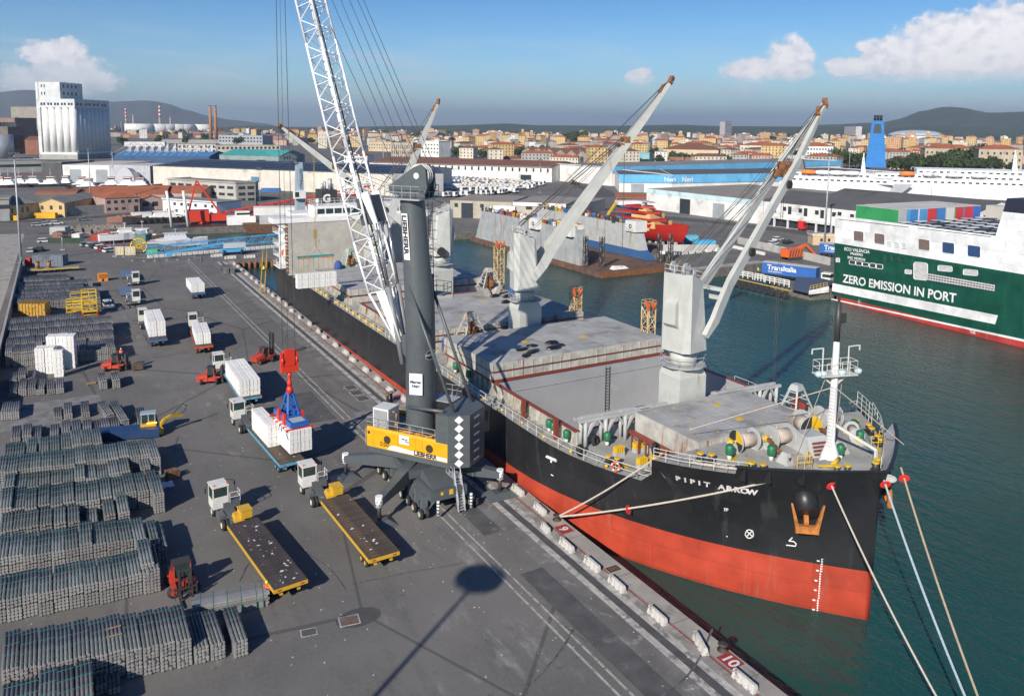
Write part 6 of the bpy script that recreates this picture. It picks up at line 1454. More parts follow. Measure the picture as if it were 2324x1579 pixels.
boom = mb.build('boom',LWHT,hc)
me_ = MB(); n = 17; st = (BL-6)/n; bays = [5.5+k*st for k in range(n+1)]
for k,(t0,t1) in enumerate(zip(bays,bays[1:])):
 tm = (t0+t1)/2; (a0,b0),(a1,b1),(am,bm) = wd(t0),wd(t1),wd(tm); o0,o1,om = offn(t0),offn(t1),offn(tm)
 mb = MB()
 for s_ in (-1,1):
  mb.tube(bp(t0,-a0,s_*b0+o0),bp(tm,am,s_*bm+om),.055,5,cap=False); mb.tube(bp(tm,am,s_*bm+om),bp(t1,-a1,s_*b1+o1),.055,5,cap=False)
  mb.tube(bp(t0,s_*a0,-b0+o0),bp(tm,s_*am,bm+om),.055,5,cap=False); mb.tube(bp(tm,s_*am,bm+om),bp(t1,s_*a1,-b1+o1),.055,5,cap=False)
  mb.tube(bp(t0,-a0,s_*b0+o0),bp(t0,a0,s_*b0+o0),.05,5,cap=False); mb.tube(bp(t0,s_*a0,-b0+o0),bp(t0,s_*a0,b0+o0),.05,5,cap=False)
 mb.build('lacing',LWHT,boom)
mb = MB()
for sx in (-1,1): mb.hexa([bp(0,sx*.75-.1,-.3),bp(0,sx*.75+.1,-.3),bp(0,sx*.75+.1,.3),bp(0,sx*.75-.1,.3)],[bp(5.5,sx*1.22-.1,-.85+offn(5.5)),bp(5.5,sx*1.22+.1,-.85+offn(5.5)),bp(5.5,sx*1.22+.1,.0+offn(5.5)),bp(5.5,sx*1.22-.1,.0+offn(5.5))])
mb.build('foot_plate',LWHT,boom)
mb = MB(); mb.tube(bp(1,.3,.6),bp(BL-2,.3,1.05),.09,6); mb.build('boom_cable',BLACK,boom)
mb = MB(); mb.hexa([bp(12.4,-.9,-1.0),bp(12.4,.9,-1.0),bp(15.2,.9,-.9),bp(15.2,-.9,-.9)],[bp(12.4,-.9,.9),bp(12.4,.9,.9),bp(15.2,.9,.9),bp(15.2,-.9,.9)]); mb.build('cylinder_bracket',paint('bracket_dark',(.07,.075,.08)),boom)
mb = MB()
for sx in (-1,1):
 mb.hexa([bp(15.6,sx*.95-.1,-.9),bp(15.6,sx*.95+.1,-.9),bp(15.6,sx*.95+.1,.1),bp(15.6,sx*.95-.1,.1)],[bp(11.6,sx*.95-.1,-1.2),bp(11.6,sx*.95+.1,-1.2),bp(11.6,sx*.95+.1,-.8),bp(11.6,sx*.95-.1,-.8)])
mb.build('bracket_cheek',LWHT,boom)
for sx in (-1,1):
 a,b = bp(12.3,sx*.95,-1.0),Vector((sx*.7,1.7,13.0)); m_ = a.lerp(b,.45)
 mb = MB(); mb.tube(a,m_,.15,8); mb.m = 1; mb.tube(m_,b,.27,10); mb.build('luffing_cylinder',[M('chrome',(.6,.6,.6),rough=.25,metal=.9),paint('cylinder_grey',(.22,.23,.24))],hc)
# ropes
mb = MB()
for x0,y0_,x1,t in ((-.6,2.4,-.9,BL-20),(-.4,1.6,-.5,BL-14),(-.2,.9,-.1,BL-10),(.1,.1,.2,BL-6),(.5,-.8,.5,BL-3),(.8,-1.2,.9,BL-.5)):
 mb.tube((x0,y0_,33.3-.25*max(y0_,0)),bp(t,x1,-1.2),.035,4,cap=False)
mb.build('luffing_rope',DKM,hc,kind='stuff')
tp = LT(0,17.3,66.); hk = Vector((20.75,86.4,0)); hk = Vector((tp.x,tp.y,0))*.45+hk*.55
mb = MB()
for dx in (-.75,-.1,.75): mb.tube(LT(dx*.7,17.2,66),(hk.x+dx*.8,hk.y-dx*.45,12.4 if dx != -.1 else 10.5),.035 if dx != -.1 else .022,4,cap=False)
mb.build('hoist_rope',DKM,hc,True,kind='stuff')
# spreader
RED2 = paint('bright_red',(.65,.04,.02),rough=.35,dirt=(.3,.05,.04),dthr=.68); BLU2 = paint('bright_blue',(.02,.12,.42),rough=.35,dirt=(.05,.08,.2),dthr=.68)
sp = thing('load_spreader','red hook block above a blue and red bale spreader with many hanging slings','spreader',(hk.x,hk.y,0),.09)
mb = MB(); mb.box(-.55,.55,-.3,.3,10.6,12.4); mb.box(-.95,.95,-.35,.35,9.9,10.55); [mb.tube((x-.12,0,11.2),(x+.12,0,11.2),.42,12) for x in (-.8,.8)]; [mb.box(x-.1,x+.1,-.25,.25,10.55,12.1) for x in (-.85,.85)]; mb.lathe([(.25,8.3),(.3,8.6),(.16,8.8),(.2,9.3),(.28,9.9)],n=10); mb.lathe([(.38,7.4),(.4,7.9),(.2,8.3)],n=10); mb.build('hook_block',RED2,sp)
mb = MB()
for sx in (-1,1):
 for sy in (-1,1): mb.bar((sx*.28,sy*.25,7.5),(sx*.7,sy*1.1,5.0),.2,.2);
 mb.bar((sx*.5,-.7,6.25),(sx*.5,.7,6.25),.15); mb.bar((sx*.7,-1.1,5.1),(sx*.7,1.1,5.1),.2)
for sy in (-1,1): mb.bar((-.5,sy*.7,6.25),(.5,sy*.7,6.25),.15); mb.bar((-.7,sy*1.1,5.1),(.7,sy*1.1,5.1),.2)
mb.box(-.3,.3,-.28,.28,7.2,7.5); mb.build('pyramid_frame',BLU2,sp)
mb = MB(); mb.box(-.95,-.55,-2.9,2.9,4.5,4.95); mb.box(.55,.95,-2.9,2.9,4.5,4.95); mb.box(-1.0,1.0,-2.95,-1.3,4.45,5.0); mb.box(-1.,1.,1.3,2.6,4.45,4.9); mb.build('main_beam',BLU2,sp)
mb = MB()
for sx in (-1,1): mb.box(sx*1.0-.14,sx*1.0+.14,-1.2,-.6,4.3,5.5); mb.box(sx*1.0-.14,sx*1.0+.14,.6,1.2,4.3,5.5)
for k in range(6): mb.box(-1.5,1.5,-2.8+k*1.1,-2.68+k*1.1,4.15,4.3)
mb.box(-1.5,1.5,-3.0,-2.85,4.1,4.35); mb.build('cross_arm',RED2,sp,kind='stuff')
mb = MB(); mb.box(-.7,.7,-2.8,-1.4,5.01,5.05); mb.build('grey_cover',SGREY,sp)
mb = MB(); rr = random.Random(2)
for k in range(9):
 for x in (-1.3,-.6,0,.6,1.3): y = -2.8+k*.68; mb.tube((x,y,4.15),(x+rr.uniform(-.2,.2),y+rr.uniform(-.2,.2),3.5+rr.uniform(-.2,.3)),.03,4,cap=False); mb.m = 1; mb.tube((x+rr.uniform(-.2,.2),y+rr.uniform(-.1,.1),3.6+rr.uniform(0,.5)),(x+rr.uniform(-.3,.3),y+rr.uniform(-.3,.3),3.0),.045,4,cap=False); mb.m = 0
mb.build('sling',[DKM,BLU2],sp,kind='stuff')
# ================================================================ people
SKIN = M('skin',(.35,.2,.14),rough=.6); HIVIS = M('hivis_yellow',(.55,.75,.04),rough=.7); HIRED = M('hivis_red',(.8,.09,.04),rough=.7); TROU = M('work_trousers',(.03,.045,.09),rough=.9); REFL = M('reflective',(.8,.8,.8),rough=.4)
def person(loc,rz,label,vest,hat,h=1.72,pose=0,sit=False):
 t = thing('person',label,'person',loc,rz)
 s_ = h/1.75
 V = {'pel': (0,0,.95),'che': (0,.02,1.25),'neck': (0,.02,1.47),'head': (0,.03,1.58),'top': (0,.04,1.7),
   'shL': (-.19,.02,1.42),'elL': (-.27,.03,1.15),'haL': (-.25,.16,.93),'fL': (-.24,.2,.86),'shR': (.19,.02,1.42),'elR': (.28,.05,1.17),'haR': (.2,.25,1.05),'fR': (.18,.31,1.02),
   'hpL': (-.1,0,.9),'knL': (-.12,.04 if pose else .0,.5),'anL': (-.12,-.1 if pose else 0,.08),'toL': (-.13,.12 if not pose else .03,.04),'hpR': (.1,0,.9),'knR': (.12,.1 if pose else .02,.5),'anR': (.13,.12 if pose else 0,.08),'toR': (.14,.28 if pose else .14,.04)}
 if sit: V.update({'knL': (-.14,.42,.86),'anL': (-.14,.45,.45),'toL': (-.14,.6,.42),'knR': (.14,.42,.86),'anR': (.14,.45,.45),'toR': (.14,.6,.42)})
 E_ = [('pel','che'),('che','neck'),('neck','head'),('head','top'),('che','shL'),('shL','elL'),('elL','haL'),('haL','fL'),('che','shR'),('shR','elR'),('elR','haR'),('haR','fR'),('pel','hpL'),('hpL','knL'),('knL','anL'),('anL','toL'),('pel','hpR'),('hpR','knR'),('knR','anR'),('anR','toR')]
 Rr = dict(pel=.13,che=.15,neck=.06,head=.1,top=.07,shL=.07,elL=.05,haL=.035,fL=.04,shR=.07,elR=.05,haR=.035,fR=.04,hpL=.1,knL=.065,anL=.045,toL=.045,hpR=.1,knR=.065,anR=.045,toR=.045)
 names = list(V); me = bpy.data.meshes.new('body'); me.from_pydata([tuple(c*s_ for c in V[n]) for n in names],[(names.index(a),names.index(b)) for a,b in E_],[])
 ob = bpy.data.objects.new('body',me); col.objects.link(ob); _par(ob,t)
 ob.modifiers.new('skin','SKIN'); lay = me.skin_vertices[0].data if me.skin_vertices else None
 if lay is None:
  import bmesh; bm = bmesh.new(); bm.from_mesh(me); bm.verts.layers.skin.verify(); bm.to_mesh(me); bm.free(); lay = me.skin_vertices[0].data
 for i,n in enumerate(names): lay[i].radius = (Rr[n]*s_,Rr[n]*s_); lay[i].use_root = (n == 'pel')
 ss = ob.modifiers.new('smooth','SUBSURF'); ss.levels = 1; ss.render_levels = 1
 me.materials.append(SKIN)
 mb = MB(); mb.lathe([(.19*s_,.88*s_),(.2*s_,1.1*s_),(.22*s_,1.38*s_),(.12*s_,1.49*s_)],n=10)
 for S in 'LR': mb.tube(Vector(V['sh'+S])*s_,Vector(V['el'+S])*s_,.085*s_,8,.07*s_); mb.tube(Vector(V['el'+S])*s_,Vector(V['ha'+S])*s_,.07*s_,8,.05*s_)
 mb.m = 1; mb.lathe([(.208*s_,1.0*s_),(.213*s_,1.06*s_)],n=10); mb.lathe([(.22*s_,1.18*s_),(.225*s_,1.24*s_)],n=10); mb.build('jacket',[vest,REFL],t)
 mb = MB()
 for S in 'LR': mb.tube(Vector(V['hp'+S])*s_+Vector((0,0,.05)),Vector(V['kn'+S])*s_,.125*s_,8,.09*s_); mb.tube(Vector(V['kn'+S])*s_,Vector(V['an'+S])*s_,.09*s_,8,.075*s_)
 mb.m = 1
 for S in 'LR': c = Vector(V['kn'+S]).lerp(Vector(V['an'+S]),.4)*s_; mb.tube(c,c-Vector((0,0,.06)),.093*s_,8)
 mb.m = 0; mb.lathe([(.17*s_,.8*s_),(.18*s_,.95*s_)],n=10); mb.build('trousers',[TROU,REFL],t)
 mb = MB(); mb.lathe([(.14*s_,1.62*s_),(.13*s_,1.68*s_),(.09*s_,1.76*s_),(.02,1.79*s_)],(0,.03,0),10); mb.box(-.08,.08,.1,.2,1.62*s_,1.64*s_); mb.build('helmet',hat,t)
 return t
person((12.35,60.3,0),2.6,'worker in red hi-vis jacket and yellow helmet behind the scrap-littered trailer',HIRED,HIVIS,1.62,1)
person((38.45,181.0,3.95),0.,'worker in bright yellow hi-vis climbing the ship gangway',HIVIS,HIVIS,1.75,1)
person((6.0,137.6,0),.4,'worker in green hi-vis standing left of a colleague in red by the billets',HIVIS,HIVIS,1.75); person((6.7,137.3,0),-.6,'worker in red clothes standing right of a colleague in green by the billets',HIRED,WHITEP,1.75)
for fk,la in ((FK,'driver in orange sitting in the forklift by the shaded billets'),(fk2,'driver in orange sitting in the forklift nosed to the full trailer')):
 c,s_ = math.cos(fk.rotation_euler.z),math.sin(fk.rotation_euler.z); person((fk.location.x+.1*c,fk.location.y+.1*s_,.42),fk.rotation_euler.z-math.pi/2,la,HIRED,HIVIS,1.6,0,True)
# ================================================================ buildings of the port and the town
def simple(name,c,**k): k.setdefault('var',.1); k.setdefault('scale',.15); k.setdefault('rough',.85); k.setdefault('coords','World'); k.setdefault('dirt',tuple(v*.62 for v in c)); k.setdefault('dscale',.12); k.setdefault('dthr',.56); return M(name,c,**k)
WCRM,WWHT,WGRY,WYEL = simple('wall_cream',(.58,.53,.43)),simple('wall_white',(.70,.69,.66)),simple('wall_grey',(.34,.34,.32)),simple('wall_yellow',(.58,.42,.20))
WPNK,WORG,WBRK = simple('wall_pink',(.42,.30,.26)),simple('wall_orange',(.58,.34,.19)),simple('wall_brick',(.27,.12,.08))
RTER,RGRY,RDRK,RNVY,RTAN,RBRN = simple('roof_terracotta',(.34,.11,.05)),simple('roof_grey',(.22,.215,.20)),simple('roof_dark',(.10,.10,.10)),simple('roof_navy',(.045,.07,.12)),simple('roof_tan',(.28,.25,.21)),simple('roof_brown',(.19,.085,.055))
WBLU,RTEAL,WTEAL = simple('panel_blue',(.13,.42,.68)),simple('roof_teal',(.05,.30,.30)),simple('wall_greygreen',(.24,.29,.27))
WIN = M('window_dark',(.035,.045,.055),rough=.25,var=.3)
DOORM = simple('door_grey',(.30,.33,.35))
def nrm2(a,b): d = Vector((b[0]-a[0],b[1]-a[1],0)); return d,d.length,math.atan2(d.y,d.x)
def building(name,label,a,b,depth,h,wall,roof,kind='flat',rh=1.5,wins=(),side=(),doors=(),cat='building',over=.3,par=.4,group=None,seams=0,z=0.):
 # a, b: front wall corners (left, right); the house runs back from it
 d,L,rz = nrm2(a,b); t = thing(name,label,cat,(a[0],a[1],z),rz,group)
 mb = MB(); mb.box(0,L,0,depth,-.5,h)
 if kind == 'gable_x':                                  # ridge parallel to the front
  mb.hexa([(0,0,h),(0,depth,h),(0,depth/2,h+rh-.05)],[(L,0,h),(L,depth,h),(L,depth/2,h+rh-.05)])
 if kind == 'gable_y':
  mb.hexa([(0,0,h),(L,0,h),(L/2,0,h+rh-.05)],[(0,depth,h),(L,depth,h),(L/2,depth,h+rh-.05)])
 for k in range(seams): x = L*(k+.5)/seams; mb.box(x-.04,x+.04,-.05,-.001,0,h-.05)
 mb.build('wall',wall,t)
 mb = MB(); o_ = over
 if kind == 'flat':
  if par: mb.box(-o_,L+o_,-o_,depth+o_,h+.001,h+.25)
  else: mb.box(-.02,L+.02,-.02,depth+.02,h+.001,h+.15)
 elif kind == 'gable_x':
  for s0,s1 in ((-o_,depth/2),(depth+o_,depth/2)):
   z0 = h-rh*o_/(depth/2); mb.hexa([(-o_,s0,z0),(L+o_,s0,z0),(L+o_,s1,h+rh),(-o_,s1,h+rh)],[(-o_,s0,z0+.25),(L+o_,s0,z0+.25),(L+o_,s1,h+rh+.25),(-o_,s1,h+rh+.25)])
 elif kind == 'gable_y':
  for s0,s1 in ((-o_,L/2),(L+o_,L/2)):
   z0 = h-rh*o_/(L/2); mb.hexa([(s0,-o_,z0),(s0,depth+o_,z0),(s1,depth+o_,h+rh),(s1,-o_,h+rh)],[(s0,-o_,z0+.25),(s0,depth+o_,z0+.25),(s1,depth+o_,h+rh+.25),(s1,-o_,h+rh+.25)])
 elif kind == 'hip':
  i_ = min(L,depth)/2; A_ = [(-o_,-o_,h),(L+o_,-o_,h),(L+o_,depth+o_,h),(-o_,depth+o_,h)]
  r0,r1 = ((i_,depth/2,h+rh),(L-i_,depth/2,h+rh)) if L > depth else ((L/2,i_,h+rh),(L/2,depth-i_,h+rh))
  if L > depth: mb.quad(A_[0],A_[1],r1,r0); mb.quad(A_[2],A_[3],r0,r1); mb.quad(A_[1],A_[2],r1); mb.quad(A_[3],A_[0],r0)
  else: mb.quad(A_[1],A_[2],r1,r0); mb.quad(A_[3],A_[0],r0,r1); mb.quad(A_[0],A_[1],r0); mb.quad(A_[2],A_[3],r1)
  mb.quad(*A_[::-1])
 elif kind == 'arch_x' or kind == 'arch_y':
  n = 10; W_ = depth if kind == 'arch_x' else L; P = [(W_/2-W_/2*math.cos(math.pi*k/n),h+rh*math.sin(math.pi*k/n)) for k in range(n+1)]
  if kind == 'arch_x': mb.grid([[(x,y,z_) for y,z_ in P] for x in (-.3,L+.3)]); mb.hexa([(0,y,z_-.1) for y,z_ in P],[(.2,y,z_-.1) for y,z_ in P]); mb.hexa([(L-.2,y,z_-.1) for y,z_ in P],[(L,y,z_-.1) for y,z_ in P])
  else: mb.grid([[(x,y,z_) for x,z_ in P] for y in (-.3,depth+.3)]); mb.m = 1; mb.hexa([(x,0,z_-.1) for x,z_ in P],[(x,.2,z_-.1) for x,z_ in P]); mb.m = 0
 mb.build('roof',[roof,wall],t)
 if kind == 'flat' and par:
  mb = MB(); mb.box(-o_-.02,L+o_+.02,-o_-.02,-o_+.15,h+.26,h+.26+par); mb.box(-o_-.02,-o_+.15,-o_+.16,depth+o_,h+.26,h+.26+par); mb.box(L+o_-.15,L+o_+.02,-o_+.16,depth+o_,h+.26,h+.26+par); mb.build('parapet',wall,t)
 def put(specs,fr):
  for (n,x0,x1,z0,w_,h_) in specs:
   LL = L if fr == 'f' else depth
   me = MB().box(-w_/2,w_/2,-.03,.12,0,h_) if fr == 'f' else MB().box(-.03,.12,-w_/2,w_/2,0,h_) if fr == 'l' else MB().box(-.12,.03,-w_/2,w_/2,0,h_)
   me = me.mesh('window',WIN)
   for k in range(n):
    f = x0+(x1-x0)*(k/(n-1) if n > 1 else .5); p = (f*LL,0,z0) if fr == 'f' else (0 if fr == 'l' else L,f*LL,z0); inst(me,'window',t,p)
 put(wins,'f')
 for s_,sp_ in side: put(sp_,s_)
 for (x,w_,h_,m_) in doors: mb = MB(); mb.box(x*L-w_/2,x*L+w_/2,-.05,.1,0,h_); mb.build('door',m_,t)
 return t,L
g = lambda R,x,y: tuple(at(*R(x,y)))[:2]
# --- left of the inlet
building('office_building','long three-storey grey concrete office with window bands before the cream warehouse',g(A3,1530,700),g(A3,2145,748),14,9.,simple('office_wall',(.42,.41,.37)),RGRY,wins=[(8,.08,.92,6.2,4.2,1.3),(8,.08,.92,2.9,4.2,1.3)],side=[('r',[(3,.2,.8,6.2,3.,1.3),(3,.2,.8,2.9,3.,1.3),(3,.2,.8,.3,3.,1.6)])])
building('office_building','shaded end wing of the grey concrete office facing the red floating crane',g(A3,2150,750),g(A3,2323,742),12,9.2,simple('office_wall_shaded',(.30,.29,.27)),RGRY,wins=[(2,.28,.75,6.2,3.2,1.5),(2,.28,.75,3.2,3.2,1.5),(2,.28,.75,.4,3.2,1.5)])  # office wall colour darkened, the shade of this end painted in
building('terracotta_warehouse','two-storey pink warehouse with terracotta hip roof facing the inlet',g(A3,960,850),g(A3,1272,830),16,6.3,WPNK,RTER,'hip',2.2,wins=[(5,.1,.9,4.,1.4,1.3),(3,.1,.52,1.2,1.4,1.1)],doors=[(.88,1.6,2.6,WIN)])
building('terracotta_warehouse','low pink gabled annex with two large dark windows right of the pink warehouse',g(A3,1275,822),g(A3,1478,812),12,4.6,WPNK,RTER,'gable_y',1.6,wins=[(2,.25,.66,1.6,2.4,2.)])
building('terracotta_warehouse','long low warehouse with bright terracotta roof behind the pink one',g(A3,760,770),g(A3,1500,760),26,4.6,WPNK,RTER,'gable_x',2.8,wins=[(3,.02,.16,1.6,1.4,1.2)])
building('terracotta_warehouse','second long terracotta roofed warehouse reaching to the office building',g(A3,1290,745),g(A3,1830,752),18,4.6,WPNK,RTER,'gable_x',2.6)
building('shed','old brown shed with a rusty curved roof left of the terracotta roofs',g(A3,540,735),g(A3,690,745),18,4.2,simple('plaster_pink',(.42,.31,.25)),RBRN,'gable_x',1.5)
building('shed','open brown shed end with a dark arched mouth beside the terracotta roofs',g(A3,690,748),g(A3,790,728),18,3.6,RDRK,RBRN,'arch_y',2.2)
building('shed','brown shed with an arched olive roof in front of the long grey office',g(A3,1610,722),g(A3,1830,735),18,3.2,WBRK,simple('roof_olive',(.18,.17,.12)),'arch_y',3.)
building('site_office','white two-storey prefabricated office with a flat grey roof by the inlet',g(A3,1480,845),g(A3,1970,885),13,5.7,paint('prefab_white',(.72,.73,.74)),RGRY,wins=[(5,.1,.62,3.7,1.5,1.2),(6,.1,.9,.9,1.5,1.2),(2,.8,.92,3.7,1.4,1.2)],seams=5)
building('shed','pale grey shed with a curved roof right of the white prefabricated office',g(A3,1985,868),g(A3,2165,840),16,4.,simple('wall_palegrey',(.46,.47,.48)),RGRY,'arch_y',2.,doors=[(.5,4.5,3.,DOORM)])
a_,b_ = g(A3,350,882),g(A3,590,882)
building('yellow_hall','yellow hall with a shallow gable and three dark windows behind the yellow containers',a_,b_,30,5.4,WYEL,RGRY,'gable_y',1.9,wins=[(3,.15,.85,3.,1.1,1.6)],seams=4)
building('yellow_hall','long sunlit yellow side wall with narrow windows beside the gabled hall',g(A3,95,912),a_,24,5.6,simple('wall_yellow_sunlit',(.66,.49,.24)),RGRY,'gable_x',2.,wins=[(4,.08,.62,2.6,.9,2.)],seams=8)  # brighter copy of the hall's yellow, sunlight put into the wall colour
building('shed','flat grey concrete building at the left edge beside the yellow hall',g(A3,-160,925),g(A3,93,915),18,8.2,simple('wall_concrete',(.30,.29,.27)),RGRY,wins=[(1,.8,.8,4.6,5.,1.6)],doors=[(.85,2.2,3.,DOORM)])
building('wall_compound','blank grey concrete yard wall between yellow hall and pink warehouse',g(A3,595,878),g(A3,955,848),.5,3.6,simple('wall_concrete',(.30,.29,.27)),WGRY,par=0,seams=5,cat='wall')
building('shed','low white cabins behind the grey yard wall',g(A3,600,820),g(A3,750,815),8,4.6,WWHT,WWHT,par=.2)
building('white_hangar','big white hangar with two grey doors below the silos',g(A3,575,562),g(A3,1000,566),60,10.8,WWHT,simple('roof_sand',(.5,.47,.42)),doors=[(.27,7.5,8,DOORM),(.83,7.5,8,DOORM)],par=0)
building('white_hangar','grey ribbed side hall joined to the white hangar below the silos',g(A3,1003,568),g(A3,1368,585),30,11.2,simple('ribbed_grey',(.42,.43,.46)),simple('roof_sand',(.5,.47,.42)),seams=26,par=0)
mb = MB(); p = at(*A3(1135,598)); n = 12
for k in range(n): a0,a1 = math.pi*k/n,math.pi*(k+1)/n; mb.quad((-5.4*math.cos(a0),0,11*math.sin(a0)),(-5.4*math.cos(a1),0,11*math.sin(a1)),(-5.4*math.cos(a1)+4,12,10*math.sin(a1)),(-5.4*math.cos(a0)+4,12,10*math.sin(a0)))
mb.quad(*[(-5.4*math.cos(math.pi*k/n),-.02,11*math.sin(math.pi*k/n)) for k in range(n+1)][::-1]); ob = mb.build('storage_tent',paint('tent_white',(.75,.75,.76))); ob.location = (p.x,p.y,0); tag(ob,'white round-arched storage tent in front of the grey ribbed hall','tent')
cw,cL = building('cream_warehouse','very long cream warehouse with a navy solar-panelled roof',g(A3,1395,588),g(A6,1240,690),70,11.6,simple('wall_cream_long',(.60,.57,.50)),RNVY,'gable_x',3.,seams=40)
mb = MB()
for k in range(70):
 for j in range(4): mb.box(3+k*2.45,4.6+k*2.45,4+j*7,8.5+j*7,12.3+j*.6+.2,12.45+j*.6+.2)
mb.build('solar_panels',M('solar',(.02,.035,.08),rough=.2),cw,kind='stuff')
mb = MB(); mb.box(75,82,-.3,-.06,4.5,10); mb.build('wall_sign',WCRM,cw); mb = MB(); mb.box(75.6,81.4,-.4,-.31,5.,7.4); mb.build('blue_sign',simple('sign_blue',(.08,.2,.32)),cw)
building('cream_warehouse','grey end block of the long cream warehouse behind the harbour crane',g(A6,1245,692),g(A6,1700,690),60,12.,simple('endwall_grey',(.34,.34,.34)),RNVY,par=0,seams=12)
lw,lL = building('brown_roof_warehouse','very long white warehouse with small dark windows and a brown tiled roof',g(A6,1030,505),g(A7,360,566),55,9.8,WWHT,RBRN,'gable_x',3.4,wins=[(20,.3,.98,6.6,1.3,2.6)],doors=[(.1,8,5,WIN),(.42,9,5,WIN),(.87,8,4.5,WIN)])
mb = MB(); mb.box(.02*lL,.995*lL,-.9,6,9.9,10.3); mb.build('eaves_band',RTAN,lw)
# shed by the floating dock
bg,bL = building('dock_shed','large beige shed with a wide tan roof and a white fascia above two big doors',g(A7,0,902),g(A7,480,922),34,6.6,simple('wall_beige',(.42,.38,.31)),RTAN,wins=[(2,.3,.35,4.2,1.6,1.6),(2,.9,.98,4.2,1.6,1.6)],doors=[(.62,7.5,5.4,DOORM)],par=0)
mb = MB(); mb.box(-.1,bL+.4,-.4,-.05,5.6,7.1); mb.build('white_fascia',WWHT,bg)
building('dock_shed','beige end of the dock shed with a dark doorway and white boat in front',g(A6,1762,885),g(A6,2320,905),30,7.,simple('wall_beige',(.42,.38,.31)),RTAN,wins=[(2,.1,.52,4.4,1.5,1.6)],doors=[(.28,5,6.2,WIN),(.88,9,5.5,WWHT)],par=0)
building('dock_shed','shaded beige rear wing of the dock shed beside the red tank',g(A7,480,926),g(A7,842,826),30,5.4,simple('wall_beige',(.42,.38,.31)),RTAN,par=0,doors=[(.6,6,4,DOORM)])
# Neri sheds and the row on the right
nb,nL = building('blue_band_warehouse','white warehouse with a bright blue band and the name Neri, nearest the beige shed',g(A7,970,655),g(A7,1450,662),70,9.6,WWHT,RDRK,par=.5,doors=[(.35,7.5,5.,DOORM)])
mb = MB(); mb.box(-.2,nL+.1,-.45,-.31,5.6,10.4); mb.build('blue_band',WBLU,nb)
d_,l_,rz_ = nrm2(g(A7,970,655),g(A7,1450,662)); xd = Vector((math.cos(rz_),math.sin(rz_),0)); o0 = Vector((*g(A7,970,655),0))
text('Neri',3.6,WMK,nb,o0+xd*(nL*.845)+Vector((math.sin(rz_),-math.cos(rz_),0))*.6+up3*6.6,xd,up3,bold=.05)
nb2,nL2 = building('blue_band_warehouse','long side of the blue banded warehouse with the second Neri lettering',g(A7,1452,662),(472,330),60,9.8,WWHT,RDRK,par=.5)
mb = MB(); mb.box(0,nL2,-.45,-.31,5.6,10.6); mb.build('blue_band',WBLU,nb2)
d_,l_,rz_ = nrm2(g(A7,1452,662),(472,330)); xd = Vector((math.cos(rz_),math.sin(rz_),0)); o0 = Vector((*g(A7,1452,662),0)); text('Neri',4.,WMK,nb2,o0+xd*6+Vector((math.sin(rz_),-math.cos(rz_),0))*.6+up3*6.4,xd,up3,bold=.08)
n3,nL3 = building('blue_band_warehouse','rear white warehouse with a light blue band behind the Neri shed',g(A7,905,600),(560,440),60,11.5,WWHT,RGRY,par=.4)
mb = MB(); mb.box(-.2,nL3,-.45,-.31,8.2,12.3); mb.build('blue_band',WBLU,n3)
w1,wL1 = building('white_warehouse','near white warehouse with a pale blue top stripe and two tall doors',(236.5,291.),(238.5,222.),68,9.2,WWHT,RTAN,par=0,doors=[(.37,6.5,6.5,WIN),(.66,6.5,6.2,DOORM)])
mb = MB(); mb.box(-.1,wL1+.1,-.12,-.03,7.4,9.3); mb.build('pale_band',simple('pale_blue',(.5,.66,.70)),w1)
w2,wL2 = building('long_port_shed','long white port building with arcaded ground floor and dark corrugated twin roofs',(238.6,221.5),(240.5,158.),30,9.4,WWHT,RDRK,'gable_x',3.4,wins=[(9,.04,.96,6.3,1.6,1.6),(9,.08,.99,5.2,1.6,3.)])
mb = MB(); mb.box(0,wL2,-1.6,-.06,3.2,3.9)
for k in range(11): mb.box(k*wL2/10-.3,k*wL2/10+.3,-1.5,-.9,0,3.19)
mb.build('arcade',WWHT,w2); mb = MB(); mb.box(.3,wL2-.3,-.04,-.02,.1,3.1); mb.build('dark_bays',WIN,w2)
building('long_port_shed','second corrugated gable of the long port building behind the green trailer',(271,221.5),(272,158),30,9.2,WWHT,RDRK,'gable_x',3.4)
building('brick_store','low brick building with small windows beside the white flat barge trailer',g(A7,940,752),g(A7,1216,757),14,3.2,WBRK,RTER,'gable_x',.8,wins=[(9,.1,.95,1.2,1.1,1.)])
building('kiosk','small yellow kiosk with flat roof beside the tall light mast on the right',g(A8,405,1135),g(A8,600,1138),5,3.,simple('kiosk',(.6,.45,.28)),WWHT,wins=[(2,.4,.75,1.2,.8,1.)])
# --- white loft, teal and blue sheds, offices
building('loft_building','long cream three-storey block with square windows behind the teal roof',g(T1,1615,1398),g(T1,1960,1400),20,12,WCRM,RTAN,wins=[(9,.06,.95,7.6,3.,3.),(9,.06,.95,2.6,3.,3.)])
building('loft_building','right part of the long cream block with square windows',g(T1,1965,1400),g(T2,220,1395),20,11,WCRM,WBRK,wins=[(15,.04,.96,6.2,3.,3.)])
tb,tL = building('blue_roof_hall','bright blue roofed hall carried by white roof trusses below the cream block',g(A3,1035,400),g(A3,1900,405),60,7.4,simple('wall_darkblue',(.05,.10,.18)),simple('roof_blue',(.05,.19,.42)),'gable_x',4.)
mb = MB()
for k in range(12):
 x = tL*(k+.6)/12.5
 for dx in (-1.8,-.6,.6,1.8): mb.bar((x+dx,24,10.8),(x+.8,28,18.5),.45)
 mb.bar((x+.8,28,18.5),(x-9,4,8.5),.35); mb.bar((x+.8,28,18.5),(x+.5,52,9),.35)
mb.build('roof_trusses',WWHT,tb,kind='stuff')
